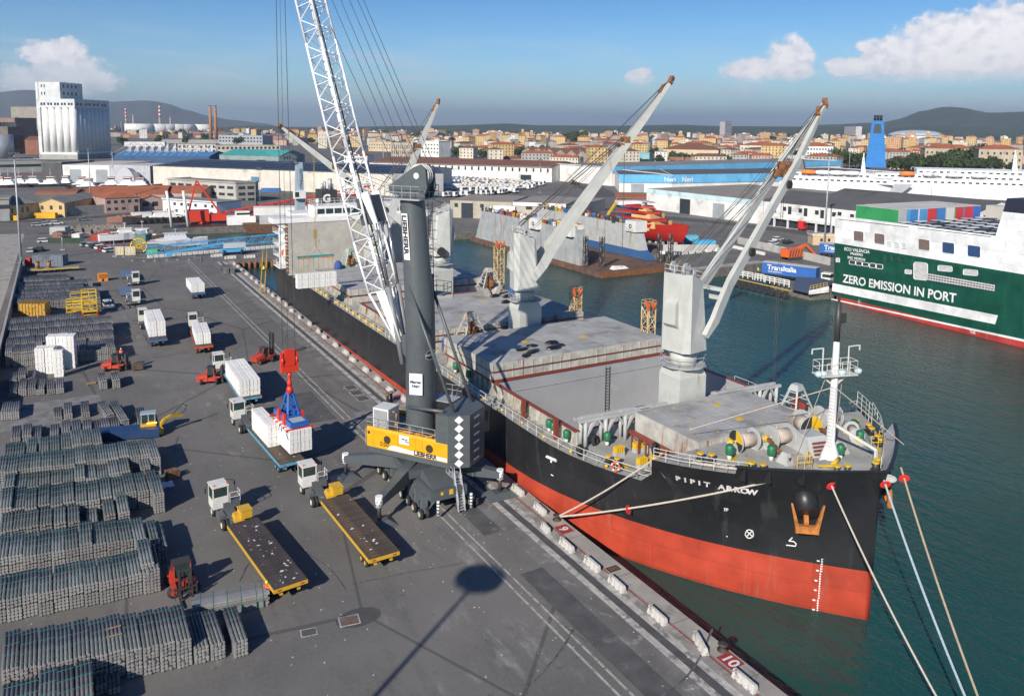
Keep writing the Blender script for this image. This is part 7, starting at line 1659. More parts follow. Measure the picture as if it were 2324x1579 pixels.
building('teal_roof_hall','grey-green hall with a faded teal roof behind the navy roofed warehouse',g(A6,-330,402),g(A6,215,415),45,8.6,WTEAL,RTEAL,'gable_x',5.,doors=[(.7,9,5,WIN)])
building('teal_roof_hall','grey-green gable end of the teal roofed hall',g(A6,215,418),g(A6,370,412),40,8.6,WTEAL,RTEAL,'gable_y',4.,wins=[(3,.3,.6,6,1.6,2.4)])
building('office_block','modern grey office block with white fins right of the twin brick chimneys',g(T1,1985,1310),g(T2,60,1318),30,17,simple('office_mod',(.34,.36,.38)),RGRY,wins=[(14,.04,.96,11,4,3),(14,.04,.96,5,4,3)])
building('office_block','beige office tower with vertical window slots behind the lattice boom',g(T2,1230,1455),g(T2,1425,1460),18,19,simple('slot_beige',(.42,.36,.29)),RTAN,wins=[(11,.05,.95,12.5,.9,4.5),(11,.05,.95,6.5,.9,4.5),(11,.05,.95,.8,.9,4.5)])
building('white_block','white curved four-storey block right of the slotted office tower',g(T2,1450,1420),g(T2,1660,1428),22,19,WWHT,WWHT,wins=[(8,.06,.94,14,2.2,1.6),(8,.06,.94,9.5,2.2,1.6),(8,.06,.94,5,2.2,1.6)])
building('mill_building','cream mill tower with small windows left of the lattice boom',g(T2,565,1345),g(T2,650,1350),18,27,WCRM,WCRM,wins=[(3,.2,.8,20,1.8,2.4),(3,.2,.8,14,1.8,2.4),(3,.2,.8,8,1.8,2.4)])
building('mill_building','brown ribbed mill block joined to the cream mill tower',g(T2,652,1352),g(T2,780,1352),20,22,simple('rib_brown',(.2,.16,.12)),RGRY,seams=10)
building('mill_building','long cream factory with rows of windows behind the lattice boom',g(T2,1020,1372),g(T2,1225,1378),20,14,simple('fac_yellow',(.52,.42,.28)),RTAN,wins=[(9,.06,.94,8.5,1.6,2),(9,.06,.94,4,1.6,2)])
building('white_block','white three-storey houses with brown roof behind the cream warehouse',g(T2,800,1525),g(T2,1010,1530),14,11,WWHT,RBRN,'hip',2.5,wins=[(9,.06,.94,7.2,1.3,1.8),(9,.06,.94,2.8,1.3,1.8)])
building('school','long grey gridded building with a terracotta roof left of the second jib',g(T3,695,1340),g(T3,985,1345),20,13,simple('grid_grey',(.34,.34,.33)),RTER,'gable_x',3,wins=[(24,.03,.97,8.5,1.6,3),(24,.03,.97,3,1.6,3)])
building('glass_hall','low glazed turquoise hall with saw-tooth roof behind the blue banded warehouse',g(T3,985,1482),g(T3,1245,1488),24,11,simple('glass_teal',(.22,.42,.45)),WBLU,wins=[(16,.03,.97,1.5,2.6,3.4)])
building('church_hall','large pale yellow hall with a long brown tiled roof right of the second jib',g(T3,1350,1480),g(T3,1870,1492),40,15,simple('hall_yellow',(.56,.45,.30)),RBRN,'hip',6,wins=[(10,.06,.94,9,1.4,2.2)])
building('red_store','dark red low store with cream panels in front of the pale yellow hall',g(T3,1425,1502),g(T3,1650,1508),12,8,WBRK,RTAN,wins=[(3,.15,.85,2,5,3.5)])
building('barracks','big white five-storey block with dense window rows right of the foremost jib',g(T4,290,1500),g(T4,585,1505),24,20,WWHT,RTER,'hip',4,wins=[(11,.05,.95,16,1.3,2),(11,.05,.95,11.5,1.3,2),(11,.05,.95,7,1.3,2),(11,.05,.95,2.5,1.3,2)])
building('barracks','long cream block with a terracotta roof left of the foremost jib',g(T4,-260,1440),g(T4,200,1450),24,17,simple('pale_green_wall',(.52,.53,.42)),RTER,'hip',3.5,wins=[(14,.05,.95,12,1.4,2.2),(14,.05,.95,7,1.4,2.2)])
building('convent','long beige block with green shutters and a terracotta roof among dark trees',g(T4,1415,1510),g(T4,1890,1520),26,19,simple('beige_wall',(.42,.36,.27)),RTER,'hip',4,wins=[(11,.05,.95,13.5,1.5,2.4),(11,.05,.95,8,1.5,2.4),(11,.05,.95,2.6,1.5,2.4)])
building('convent','tall beige block with green shutters at the far right above the white ferry',g(T4,1900,1560),g(T4,2300,1570),26,21,simple('beige_wall',(.42,.36,.27)),RTER,'hip',4,wins=[(7,.07,.93,16,1.5,2.4),(7,.07,.93,10,1.5,2.4),(7,.07,.93,4,1.5,2.4)])
building('low_hall','low hall with a brown pyramid roof right of the blue ferry funnel',g(T4,1100,1535),g(T4,1345,1540),24,8,simple('beige_wall',(.42,.36,.27)),RBRN,'hip',5,wins=[(5,.1,.9,3,1.2,2)])
for k in range(8):
 a = Vector((*g(T3,90+k*100,1432+k*9),0)); b = Vector((*g(T3,188+k*100,1441+k*9),0))
 building('gabled_store','old grey gabled store, %s of eight in the zigzag row behind the long white warehouse' % ORD2[k].replace('nearest','leftmost'),a[:2],b[:2],30,8,simple('old_plaster',(.34,.31,.27)),RBRN,'gable_y',5,group='zigzag gabled stores')
# tower block, dome, chimneys, tanks
sc2 = lambda R,x,y,k: tuple(v_*k for v_ in g(R,x,y))
building('tower_block','tall grey tower block with dark edges standing alone on the skyline',sc2(T3,1930,1222,.62),sc2(T3,1990,1222,.62),25,69,simple('tower_grey',(.36,.35,.34)),RDRK,wins=[(4,.2,.8,55,5,4),(4,.2,.8,45,5,4),(4,.2,.8,34,5,4),(4,.2,.8,24,5,4)],over=1)
building('tower_block','broad white gridded tower block on the skyline right of the foremost jib tip',sc2(T4,690,1235,.7),sc2(T4,795,1238,.7),25,53,simple('grid_white',(.55,.5,.5)),RDRK,wins=[(6,.1,.9,42,5,4),(6,.1,.9,33,5,4),(6,.1,.9,24,5,4)])
p = at(*T4(1338,1240))*.62; t = thing('dome_arena','shallow grey domed arena rising over the town on the right','arena',(p.x,p.y,0)); rr_d = (at(*T4(1450,1240))-at(*T4(1225,1240))).length*.31
mb = MB(); mb.lathe([(rr_d*math.cos(a*math.pi/16),18+22*math.sin(a*math.pi/16)) for a in range(8)],n=24); mb.build('dome',simple('dome_grey',(.42,.48,.52)),t); mb = MB(); mb.tube((0,0,0),(0,0,18),rr_d*.97,24); mb.build('drum',WWHT,t)
def chimney(R,x,yb,yt,r,la,m,stripes=None,group='factory chimneys'):
 p = at(*R(x,yb)); h = hz(*R(x,yt),p.x,p.y); t = thing('chimney',la,'chimney',(p.x,p.y,0),0,group)
 mb = MB(); n = 14 if stripes else 1
 for k in range(n if stripes else 1):
  f0,f1 = (k/n,(k+1)/n) if stripes else (0,1); mb.m = 1 if stripes and k % 2 == 0 and f1 > stripes else (2 if stripes and f1 > stripes else 0)
  mb.tube((0,0,h*f0),(0,0,h*f1),r*(1-.35*f0),10,r*(1-.35*f1))
 mb.build('shaft',[m,simple('stripe_red',(.5,.06,.05)),WWHT],t); mb = MB(); mb.tube((0,0,h),(0,0,h+1.5),r*.75,10); mb.build('rim',RDRK,t)
chimney(T1,1917,1295,965,4.,'left one of twin tall brown brick chimneys',simple('brick_tall',(.34,.18,.10))); chimney(T1,1963,1295,965,4.,'right one of twin tall brown brick chimneys',simple('brick_tall',(.34,.18,.10)))
chimney(T1,1457,1205,962,7.,'tallest red and white striped chimney of the refinery',WGRY,.6); chimney(T1,1214,1190,1045,6.,'thin striped refinery chimney second from the silos',WGRY,.3); chimney(T1,1551,1190,1070,6.,'striped refinery chimney between the tallest one and the brick pair',WGRY,.4); chimney(T1,1149,1200,985,5.,'slim lattice-like refinery stack closest to the silos',WGRY,.5)
for i,x in enumerate((1270,1430,1480,1590,1640,1830)):
 p = at(*T1(x,1212)); mb = MB(); mb.tube((0,0,0),(0,0,38),55,20); ob = mb.build('oil_tank',WWHT); ob.location = (p.x,p.y,0); tag(ob,'white oil tank in front of the refinery, %s from the left' % ['first','second','third','fourth','fifth','sixth'][i],'oil tank','white oil tanks')
for i,(x,yt) in enumerate(((1050,1130),(1078,1150),(1108,1105),(1128,1160),(1155,1105),(1190,1115),(1358,1090),(1508,1095),(1700,1130))):
 p = at(*T1(x,1200)); h = hz(*T1(x,yt),p.x,p.y); mb = MB(); mb.tube((0,0,0),(0,0,h),9 if i < 6 else 3,6,5 if i < 6 else 1); ob = mb.build('refinery_column',simple('column_brown',(.2,.17,.15))); ob.location = (p.x,p.y,0); tag(ob,'dark refinery column on the skyline, %s from the silos' % ['first','second','third','fourth','fifth','sixth','seventh','eighth','ninth'][i],'refinery column','dark refinery columns')
# --- grain silos
t = thing('grain_silo','huge white grain silo with rows of concrete tubes and a tall head house','grain silo',(14.7,940,0),0)
SILO = simple('silo_white',(.72,.72,.70),dthr=.66,dscale=.05,var=.05); u = Vector((-math.cos(math.radians(32.8)),math.sin(math.radians(32.8)),0)); v = Vector((math.cos(math.radians(57.2)),math.sin(math.radians(57.2)),0)); Dt = 7.4
me = MB().lathe([(Dt/2,0),(Dt/2,46)],n=18).mesh('tube',SILO)
for k in range(5): inst(me,'silo_tube',t,u*(k*Dt+Dt/2)+v*Dt/2+Vector((0,0,7)))
for k in range(1,9): inst(me,'silo_tube',t,v*(k*Dt+Dt/2)+u*Dt/2+Vector((0,0,7)))
def ubox(mb,a0,a1,b0,b1,z0,z1): return mb.hexa([u*a0+v*b0+up3*z0,u*a0+v*b1+up3*z0,u*a1+v*b1+up3*z0,u*a1+v*b0+up3*z0],[u*a0+v*b0+up3*z1,u*a0+v*b1+up3*z1,u*a1+v*b1+up3*z1,u*a1+v*b0+up3*z1])
mb = MB(); ubox(mb,2,35,3,66,0,52.9); ubox(mb,-1,38,-1,68,5,7.2); mb.build('core',SILO,t)
mb = MB(); ubox(mb,0,37.5,.5,64,53,62); ubox(mb,15,38.5,1,40,62.01,79); ubox(mb,37.6,41,1,14,0,79); mb.build('head_house',simple('head_white',(.58,.60,.61)),t)
mb = MB()
for k in range(5):
 for q in (0,3): ubox(mb,2+k*7.3+q,4+k*7.3+q,.3,.48,55.5,58)
for k in range(4):
 for q in (0,6): ubox(mb,-.15,-.02,4+k*15+q,7.4+k*15+q,55.5,58)
for k in range(4):
 for z_ in (66,73.5): ubox(mb,14.85,14.98,6+k*7,8.5+k*7,z_,z_+3.4)
for z_ in (66,73.5): ubox(mb,31,32,.8,.98,z_,z_+3); ubox(mb,34,35,.8,.98,z_,z_+3)
mb.build('windows',WIN,t,kind='stuff'); mb = MB(); ubox(mb,-1.5,39,-1.5,69,0,4.9); mb.build('plinth',WGRY,t)
building('old_silo','old grey concrete silo block with vertical ribs left of the white silos',g(T1,120,1330),g(T1,355,1335),60,62,simple('old_concrete',(.27,.25,.22)),RDRK,seams=9)
building('old_silo','brown industrial hall with bricks bays at the far left',g(T1,-150,1345),g(T1,150,1348),50,44,simple('old_brown',(.24,.17,.13)),RBRN,wins=[(5,.5,.95,30,9,8),(5,.5,.95,18,9,8)])
building('old_silo','dark concrete frame building in front of the ribbed silo block',g(T1,85,1400),g(T1,232,1395),40,32,simple('frame_dark',(.15,.135,.12)),RGRY,wins=[(1,.6,.6,6,14,16)])
building('old_silo','rusty brown sheds between the dark frame building and the white silos',g(T1,232,1400),g(T1,375,1400),40,17,WBRK,RBRN,'gable_x',4)
building('conveyor_hall','low grey port hall with conveyor gallery behind the tugboats at the left',g(A3,0,480),g(A3,380,470),30,9,simple('conv_grey',(.36,.35,.33)),RGRY,wins=[(12,.05,.95,4,2.2,2)])
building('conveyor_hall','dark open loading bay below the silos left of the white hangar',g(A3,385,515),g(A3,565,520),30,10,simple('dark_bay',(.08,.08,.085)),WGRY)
mb = MB(); mb.tube((0,0,0),(0,0,25),11,20); ob = mb.build('steel_tank',M('tank_steel',(.4,.42,.45),rough=.4,metal=.4)); p = at(*T1(20,1440)); ob.location = (p.x,p.y,0); tag(ob,'shiny grey steel tank at the left edge below the brown hall','tank')
# container stacks and low sheds in the middle distance on the left
MIX = [WBRK,RTER,WBLU,simple('cont_navy',(.05,.1,.25)),WGRY,WWHT,simple('cont_green',(.06,.2,.1)),WORG]
cc = random.Random(11)
for i in range(26):
 x,y = cc.uniform(1040,2260),cc.choice((1225,1238,1252,1275,1300,1330,1350)); a = at(*T1(x,y)); Lx = cc.uniform(60,200)*(1400-y+60)/190
 if y > 1290 and x > 1560: continue
 building('container_stack' if i % 2 else 'freight_shed','%s low freight shed or container row left of the brick chimneys' % nth(i+1),(a.x,a.y),(a.x+Lx,a.y-Lx*.25),Lx*.3,cc.uniform(5,9),cc.choice(MIX),cc.choice((RGRY,WWHT,RTER,RDRK)),group='freight yard sheds',par=0)
# ================================================================ trees
LEAF = M('leaves',(.045,.07,.025),rough=.9,var=.45,scale=.6,rand=.3); LEAF2 = M('leaves_olive',(.065,.08,.035),rough=.9,var=.4,scale=.6,rand=.3); BARK = M('bark',(.1,.075,.05),rough=.95)
def tree_meshes(seed,W_,H_,n,leaf):
 r = random.Random(seed); mb = MB(); mb.tube((0,0,0),(0,0,H_*.45),.3,6,.15)
 for k in range(5): a = r.uniform(0,6.28); mb.tube((0,0,H_*.35),(math.cos(a)*W_*.3,math.sin(a)*W_*.3,H_*.65),.14,4,.05)
 tr = mb.mesh('trunk',BARK); mb = MB(); cl = [(r.uniform(-.32,.32)*W_,r.uniform(-.32,.32)*W_,H_*r.uniform(.45,.85),W_*r.uniform(.16,.28)) for k in range(9)]
 for k in range(n):
  c = r.choice(cl); d = Vector((r.gauss(0,1),r.gauss(0,1),r.gauss(0,.8))).normalized()*c[3]*r.uniform(.75,1.1); p = Vector(c[:3])+d
  q = Vector((r.uniform(-1,1),r.uniform(-1,1),r.uniform(-1,1))).normalized(); w_ = q.orthogonal().normalized()*W_*.07; h_ = q.cross(w_).normalized()*W_*.07*r.uniform(.6,1.2)
  mb.quad(p-w_,p-h_*.8,p+w_,p+h_)
 return tr,mb.mesh('crown',leaf)
TV = [tree_meshes(1,9,11,420,LEAF),tree_meshes(2,7,12,380,LEAF2),tree_meshes(3,12,10,520,LEAF),tree_meshes(4,6,8,300,LEAF2),tree_meshes(5,4,14,260,LEAF)]
def tree(x,y,s_,v,label,group):
 t = thing('tree',label,'tree',(x,y,0),rnd.uniform(0,6.28),group); t.scale = (s_,s_,s_*rnd.uniform(.85,1.1)); inst(TV[v][0],'trunk',t); inst(TV[v][1],'crown',t)
def grove(R,pts,what,s0=1.,vs=(0,1,2)):
 for i,(x,y) in enumerate(pts): p = at(*R(x,y)); tree(p.x,p.y,s0*rnd.uniform(.8,1.25),rnd.choice(vs),'%s tree from the left %s' % (nth(i+1),what),'trees '+what)
grove(T4,[(1130+k*38,1572-abs(math.sin(k))*12) for k in range(30)],'in the belt behind the white ferries on the right',1.25,(0,2))
grove(T4,[(1560+k*42,1535-(k % 3)*14) for k in range(9)],'in the tall clump before the beige blocks on the right',1.9,(0,2))
grove(T4,[(440+k*30,1535-(k % 2)*10) for k in range(16)],'between the white block and the ferry funnel',1.3)
grove(T3,[(1460+k*24,1500) for k in range(7)]+[(1690+k*24,1508) for k in range(12)],'with flat crowns before the pale yellow hall',1.,(2,))
grove(T3,[(1070,1490),(1100,1494),(1150,1496),(1320,1498),(1350,1494)],'beside the glazed turquoise hall',.8)
grove(T2,[(1820,1440),(1850,1442),(1890,1445),(1920,1440),(2150,1425),(2190,1430),(2230,1428),(2060,1450)],'among the houses behind the brown tiled roof',1.1)
grove(T3,[(20,1430),(50,1420),(110,1425),(170,1398),(230,1418),(260,1425),(350,1440),(380,1445),(440,1440),(690,1420),(720,1425)],'in the first streets of the town',1.)
grove(A7,[(400,520),(430,510),(460,525),(420,545)],'at the end of the long white warehouse',1.,(0,3))
grove(A7,[(545,612),(575,610),(600,614),(560,600)],'on the bank by the sloping road',.5,(3,))
grove(T3,[(510+k*22,1290+(k % 3)*10) for k in range(9)],'in the dark clump left of the second jib',2.2,(0,2))
# ================================================================ town houses
HW = [WCRM,WYEL,WORG,WPNK,WWHT,simple('wall_ochre',(.55,.36,.14)),WCRM,WGRY,simple('wall_rose',(.52,.36,.3)),simple('wall_butter',(.64,.54,.36))]; HN = ['cream','yellow','orange','pink','white','ochre','cream','grey','rose','buttery']
hv = []
hr = random.Random(21)
def house_protos():
 for k in range(16):
  L,Dp,fl = hr.uniform(12,30),hr.uniform(10,15),hr.choice((2,3,3,4,4,5,6)) if k < 12 else hr.choice((6,7,8)); h = fl*3.1+.6; flat = k >= 12 or k % 5 == 4
  wl = HW[k % 10]; mbw = MB(); mbw.box(-L/2,L/2,-Dp/2,Dp/2,-2,h); mbr = MB(); o_ = .5
  if flat: mbr.m = 0; mbr.box(-L/2-.3,L/2+.3,-Dp/2-.3,Dp/2+.3,h+.01,h+.5); mbr.box(-2.5,2.5,-2,2,h+.51,h+3)
  else:
   rh = 2.4; i_ = Dp/2*.9; A_ = [(-L/2-o_,-Dp/2-o_,h),(L/2+o_,-Dp/2-o_,h),(L/2+o_,Dp/2+o_,h),(-L/2-o_,Dp/2+o_,h)]; r0,r1 = (-L/2+i_,0,h+rh),(L/2-i_,0,h+rh)
   mbr.quad(A_[0],A_[1],r1,r0); mbr.quad(A_[2],A_[3],r0,r1); mbr.quad(A_[1],A_[2],r1); mbr.quad(A_[3],A_[0],r0); mbr.quad(*A_[::-1])
   mbr.m = 1; mbr.box(L*.2,L*.2+.8,-.4,.4,h+1,h+3.4)
  mbn = MB()
  for f in range(fl):
   n = int(L/3.2)
   for j in range(n):
    x = -L/2+L*(j+.5)/n; mbn.box(x-.5,x+.5,-Dp/2-.04,-Dp/2+.05,f*3.1+1.2,f*3.1+2.8)
   n = int(Dp/3.4)
   for j in range(n): y = -Dp/2+Dp*(j+.5)/n; mbn.box(-L/2-.04,-L/2+.05,y-.5,y+.5,f*3.1+1.2,f*3.1+2.8); mbn.box(L/2-.05,L/2+.04,y-.5,y+.5,f*3.1+1.2,f*3.1+2.8)
  hv.append((mbw.mesh('wall',wl),mbr.mesh('roof',[WWHT if flat and k % 2 else (RTAN if flat else (RTER,RBRN)[k % 3 == 0]),wl]),mbn.mesh('windows',WIN),L,Dp,h,flat,HN[k % 10],fl))
house_protos()
spots_h = []
for R in [r_ for r_ in (640,690,745,800,870,940,1020,1110,1210,1320,1440,1580,1740,1900,2100,2350,2650,3000,3400,3900)]:
 a = -.05
 while a < 1.22:
  st_ = (22+hr.uniform(0,16)+(R/150))/R; a += st_; rj = R*hr.uniform(.97,1.03); x,y = math.sin(a)*rj,math.cos(a)*rj
  azd = math.degrees(a)
  if azd < 26: lim = 1240+(26-azd)*25
  elif azd < 33: lim = 720
  elif azd < 44: lim = 700
  elif azd < 52: lim = 780
  else: lim = 960
  if azd < 12: lim = 2300
  if R < lim: continue
  if azd > 36 and R < 900 and hr.random() < .25: continue
  spots_h.append((x,y,a,R,azd))
NH = [0]
BLK = [(o_.location.x,o_.location.y) for o_ in bpy.data.objects if o_.type == 'EMPTY' and o_.get('category') == 'building' and math.hypot(o_.location.x,o_.location.y) > 600]
def clear(x,y): return all((x-a)**2+(y-b)**2 > 26**2 for a,b in BLK)
zone = lambda azd: 'behind the lattice boom' if azd < 28 else ('left of the second jib' if azd < 38 else ('between the two right jibs' if azd < 50 else 'right of the foremost jib'))
mass = {}; HL = []
for x,y,a,R,azd in spots_h:
 if not clear(x,y): continue
 k = hr.randrange(12) if R < 1400 or hr.random() < .6 else hr.randrange(16)
 if hr.random() < .10:
  if R < 1700: tree(x,y,hr.uniform(.9,1.4),hr.randrange(4),'green tree, %s among the houses %s' % (nth(1+sum(1 for q_ in bpy.data.objects if q_.get('group') == 'town trees '+zone(azd))),zone(azd)),'town trees '+zone(azd))
  continue
 rz = -a+hr.choice((0,0,.35,-.35,1.57,.8))+hr.uniform(-.1,.1)
 w_,r_,n_,L,Dp,h,flat,cn,fl = hv[k]
 if NH[0] < 290:
  t = thing('town_house','%s %s-storey house with a %s roof in the town %s' % (cn,['','','two','three','four','five','six','seven','eight'][fl],'flat' if flat else 'tiled',zone(azd)),'house',(x,y,0),rz,'town houses '+zone(azd))
  HL.append((azd,t,'%s %s-storey %s house' % (cn,['','','two','three','four','five','six','seven','eight'][fl],'flat-roofed' if flat else 'tiled'),zone(azd))); inst(w_,'wall',t); inst(r_,'roof',t); ob = inst(n_,'windows',t); ob['kind'] = 'stuff'; NH[0] += 1
 else: mass.setdefault(k,[]).append((x,y,rz,hr.uniform(.85,1.3)))
_c = {}
for azd,t,s_,z_ in sorted(HL,key=lambda q: q[0]): _c[(s_,z_)] = k = _c.get((s_,z_),0)+1; t['label'] = '%s, %s of its kind from left, %s' % (s_,nth(k),z_)
def merge(name,items,extra=()):
 V_,F_,MI,mats = [],[],[],[]
 for me,mats_,lst in items:
  vs = [tuple(v.co) for v in me.vertices]; fs = [tuple(p.vertices) for p in me.polygons]; ms = [p.material_index for p in me.polygons]
  mm = []
  for m_ in me.materials:
   if m_ not in mats: mats.append(m_)
   mm.append(mats.index(m_))
  for x,y,rz,s_ in lst:
   k = len(V_); c,s = math.cos(rz)*s_,math.sin(rz)*s_
   V_ += [(x+c*a-s*b,y+s*a+c*b,q*s_) for a,b,q in vs]; F_ += [tuple(i+k for i in f) for f in fs]; MI += [mm[i] for i in ms]
 me = bpy.data.meshes.new(name); me.from_pydata(V_,[],F_)
 for m_ in mats: me.materials.append(m_)
 me.polygons.foreach_set('material_index',MI); me.update(); ob = bpy.data.objects.new(name,me); col.objects.link(ob); ob['kind'] = 'stuff'; return ob
merge('distant_houses',[(hv[k][j],None,lst) for k,lst in mass.items() for j in (0,1,2)])
# far woods: a belt of crowns in front of the hills
wl_ = {0: [],2: []}
for R,dens in ((1500,26),(1900,30),(2500,34),(3200,30),(3900,26),(4600,24)):
 a = -.36
 while a < 1.2:
  a += dens/R*hr.uniform(.5,1.3)
  azd = math.degrees(a)
  if azd > 12 and R < 2500 and hr.random() < .82: continue
  if azd > 26 and R < 3900 and hr.random() < .9: continue
  if azd < 12 and R < 2600 and hr.random() < .6: continue
  wl_[hr.choice((0,2))].append((math.sin(a)*R*hr.uniform(.95,1.05),math.cos(a)*R,hr.uniform(0,6),hr.uniform(1.,1.9)))
merge('far_woods',[(TV[k][1],None,l) for k,l in wl_.items()])
# ================================================================ hills and mountains
def ridge(name,prof,R,mat,w0=.72,w1=1.25,rough=.04,seed=1):
 r = random.Random(seed); n = 220; xs = [p_[0] for p_ in prof]; rows = []
 cols = []
 for i in range(n+1):
  x = xs[0]+(xs[-1]-xs[0])*i/n
  for (xa,ya),(xb,yb) in zip(prof,prof[1:]):
   if x <= xb+1e-6: f = (x-xa)/(xb-xa); f = f*f*(3-2*f)*.5+f*.5; y = ya+(yb-ya)*f; break
  az,el = az_el(x,y); hh = CH+math.tan(el)*R; cols.append((az,max(hh,0)))
 fr = [0,.15,.3,.45,.6,.75,.88,1.,1.15,1.35]; ph = [r.uniform(0,6) for _ in range(8)]
 for j,f in enumerate(fr):
  row_ = []
  for i,(az,hh) in enumerate(cols):
   rad = R*(w0+(1-w0)*min(f,1)) if f <= 1 else R*(1+(w1-1)*(f-1)/.35)
   q = math.sin(f*math.pi/2)**1.3 if f <= 1 else max(0,1-(f-1)/.35)
   nz = sum(math.sin(i*.13*(k+1)+ph[k]+j*.9*(k % 3))/(k+1) for k in range(6))*rough*(1 if f < 1 else .0)
   z = hh*q*(1+nz*math.sin(min(f,1)*math.pi)) if f != 1 else hh*(1+rough*.12*math.sin(i*1.7+ph[0])*math.sin(i*.9))
   row_.append((math.sin(az)*rad,math.cos(az)*rad,z-2))
  rows.append(row_)
 mb = MB(); mb.sm = True; mb.grid(rows); return struct(mb.build(name,mat))
HILLG = M('hill_woods',(.045,.062,.032),rough=1.,var=.35,scale=.012,coords='World',dirt=(.13,.12,.07),dscale=.0035,dthr=.62); HILLB = M('mountain_slope',(.07,.075,.06),rough=1.,var=.2,scale=.002,coords='World')
ridge('wooded_hills',[(380,296),(480,289),(560,285),(700,289),(900,286),(1030,284),(1150,280),(1220,284),(1390,285),(1540,283),(1640,286),(1850,287),(1980,290),(2150,286),(2324,290),(2700,288)],5400,HILLG,seed=2)
ridge('big_hill',[(1760,296),(1860,283),(2000,278),(2040,270),(2090,252),(2140,243),(2180,245),(2250,256),(2300,254),(2360,252),(2500,262),(2700,290)],7600,HILLG,w0=.75,seed=3)
ridge('blue_mountain',[(-400,250),(-160,222),(-40,213),(55,204),(88,205),(130,218),(200,232),(250,231),(333,228),(380,236),(425,250),(470,262),(525,272),(600,280),(640,288),(740,296)],11000,HILLB,w0=.8,seed=4)
# ================================================================ the roll-on roll-off ferry
f0 = Vector((154.6,121.9,WL)); fdv = Vector((-.063,-.998,0)).normalized(); fnv = Vector((fdv.y,-fdv.x,0)); fnv = -fnv if fnv.x > 0 else fnv   # outward, towards the viewer
def fpt(u_,v_,off=0.):
 d = ray(*FE(u_,v_)); C0 = Vector((0,0,CH)); P0 = f0+fnv*off; t = (P0-C0).dot(fnv)/d.dot(fnv); p = C0+d*t; return (p-f0).dot(fdv),p.z
def fw_(s,z,off=0.): return f0+fdv*s+fnv*off+Vector((0,0,z-WL))
ferry = thing('cargo_ferry','giant dark green and white cargo ferry with ZERO EMISSION IN PORT along its side','ferry',tuple(f0))
FGRN = hullpaint('ferry_green',(.010,.075,.050),(.02,.10,.07)); FWHT = hullpaint('ferry_white',(.76,.77,.77),(.70,.70,.70),rough=.4); FRED2 = hullpaint('ferry_red',(.45,.05,.04),(.4,.12,.08)); NAVY2 = paint('ferry_navy',(.025,.03,.05))
zg = fpt(205,505)[1]; zt = fpt(225,235)[1]; BMF = 34.
def slab(mb,s0,s1,z0,z1,w0=0.,w1=BMF,s0b=None,s1b=None):
 s0b = s0 if s0b is None else s0b; s1b = s1 if s1b is None else s1b
 return mb.hexa([fw_(s0,z0,-w0),fw_(s1,z0,-w0),fw_(s1,z0,-w1),fw_(s0,z0,-w1)],[fw_(s0b,z1,-w0),fw_(s1b,z1,-w0),fw_(s1b,z1,-w1),fw_(s0b,z1,-w1)])
mb = MB(); zr = WL+1.0
mb.m = 2; slab(mb,1.5,200,WL-2,zr+.2); mb.m = 0; slab(mb,.6,200,zr+.2,zg,s0b=0.); mb.m = 1; slab(mb,0.,200,zg,zt-1.2,s0b=-.3); mb.build('hull',[FGRN,FWHT,FRED2],ferry,True)
mb = MB(); s1 = fpt(1760,430)[0]
slab(mb,-.3,s1,zt-1.2,zt,0,.25); mb.build('bulwark',FWHT,ferry,True); mb = MB(); slab(mb,-.3,s1,zt-1.2,zt,BMF-.25,BMF); mb.build('bulwark',FWHT,ferry,True)
su0,su1 = fpt(1760,400)[0],fpt(1885,62)[0]; zu = fpt(1885,62)[1]; zm = fpt(1850,195)[1]
mb = MB(); f_ = (zm-zt+1.2)/(zu-zt+1.2); sm_ = su0+(su1-su0)*f_
slab(mb,su0,200,zt-1.19,zm,.01,BMF-.01,s0b=sm_); mb.m = 1; slab(mb,sm_,200,zm,zu,.01,BMF-.01,s0b=su1); mb.build('accommodation',[FWHT,NAVY2],ferry,True)
def fquad(mb,pts,off): mb.quad(*[fw_(*fpt(a,b),off) for a,b in pts][::-1])
mb = MB(); fquad(mb,[(165,900),(1797,1217),(1768,1305),(160,978)],.03); fquad(mb,[(152,1050),(2060,1455),(2060,1478),(150,1062)],.03); mb.build('white_stripe',FWHT,ferry,True,kind='stuff')
mb = MB()
for a,b,c,d in ((225,270,920,348),(1003,357,1725,443)): mb.tube(fw_(*fpt(a,b),.02),fw_(*fpt(c,d),.02),.07,4)
mb.build('hull_seam',RDRK,ferry,True,kind='stuff')
FINT = M('opening_shade',(.16,.12,.11),rough=.9); FINB = M('opening_shade_blue',(.02,.06,.16),rough=.9)  # dark depth of the openings, painted on flat panels over the hull
def porthole(x0,y0,x1,y1,m,slope=.14,rim=FWHT):
 t_ = MB(); n = 5; pts = []
 for cx_,cy_,a0 in ((x1-.14*(x1-x0),y0+.14*(y1-y0),0),(x0+.14*(x1-x0),y0+.14*(y1-y0),1),(x0+.14*(x1-x0),y1-.14*(y1-y0),2),(x1-.14*(x1-x0),y1-.14*(y1-y0),3)):
  for k in range(n): an = (a0+k/(n-1))*math.pi/2; pts.append((cx_+.14*(x1-x0)*math.cos(an),cy_-.14*(y1-y0)*math.sin(an)+slope*(cx_-x0)))
 P = [fpt(*q) for q in pts]; ins = [fw_(s,z,.03) for s,z in P]; t_.quad(*ins); t_.m = 1
 k = len(ins)
 for i in range(k): t_.tube(fw_(*P[i],.05),fw_(*P[(i+1) % k],.05),.07,4,cap=False)
 t_.build('opening_panel',[m,rim],ferry,True)
for x0,y0,x1,y1,m in ((370,380,472,480,FINT),(575,405,680,508,FINT),(1010,460,1125,568,FINT),(1245,490,1368,600,FINB),(1495,520,1625,635,FINB)): porthole(x0,y0,x1,y1,m)
LITW = M('inner_white',(.5,.5,.5),rough=.8)
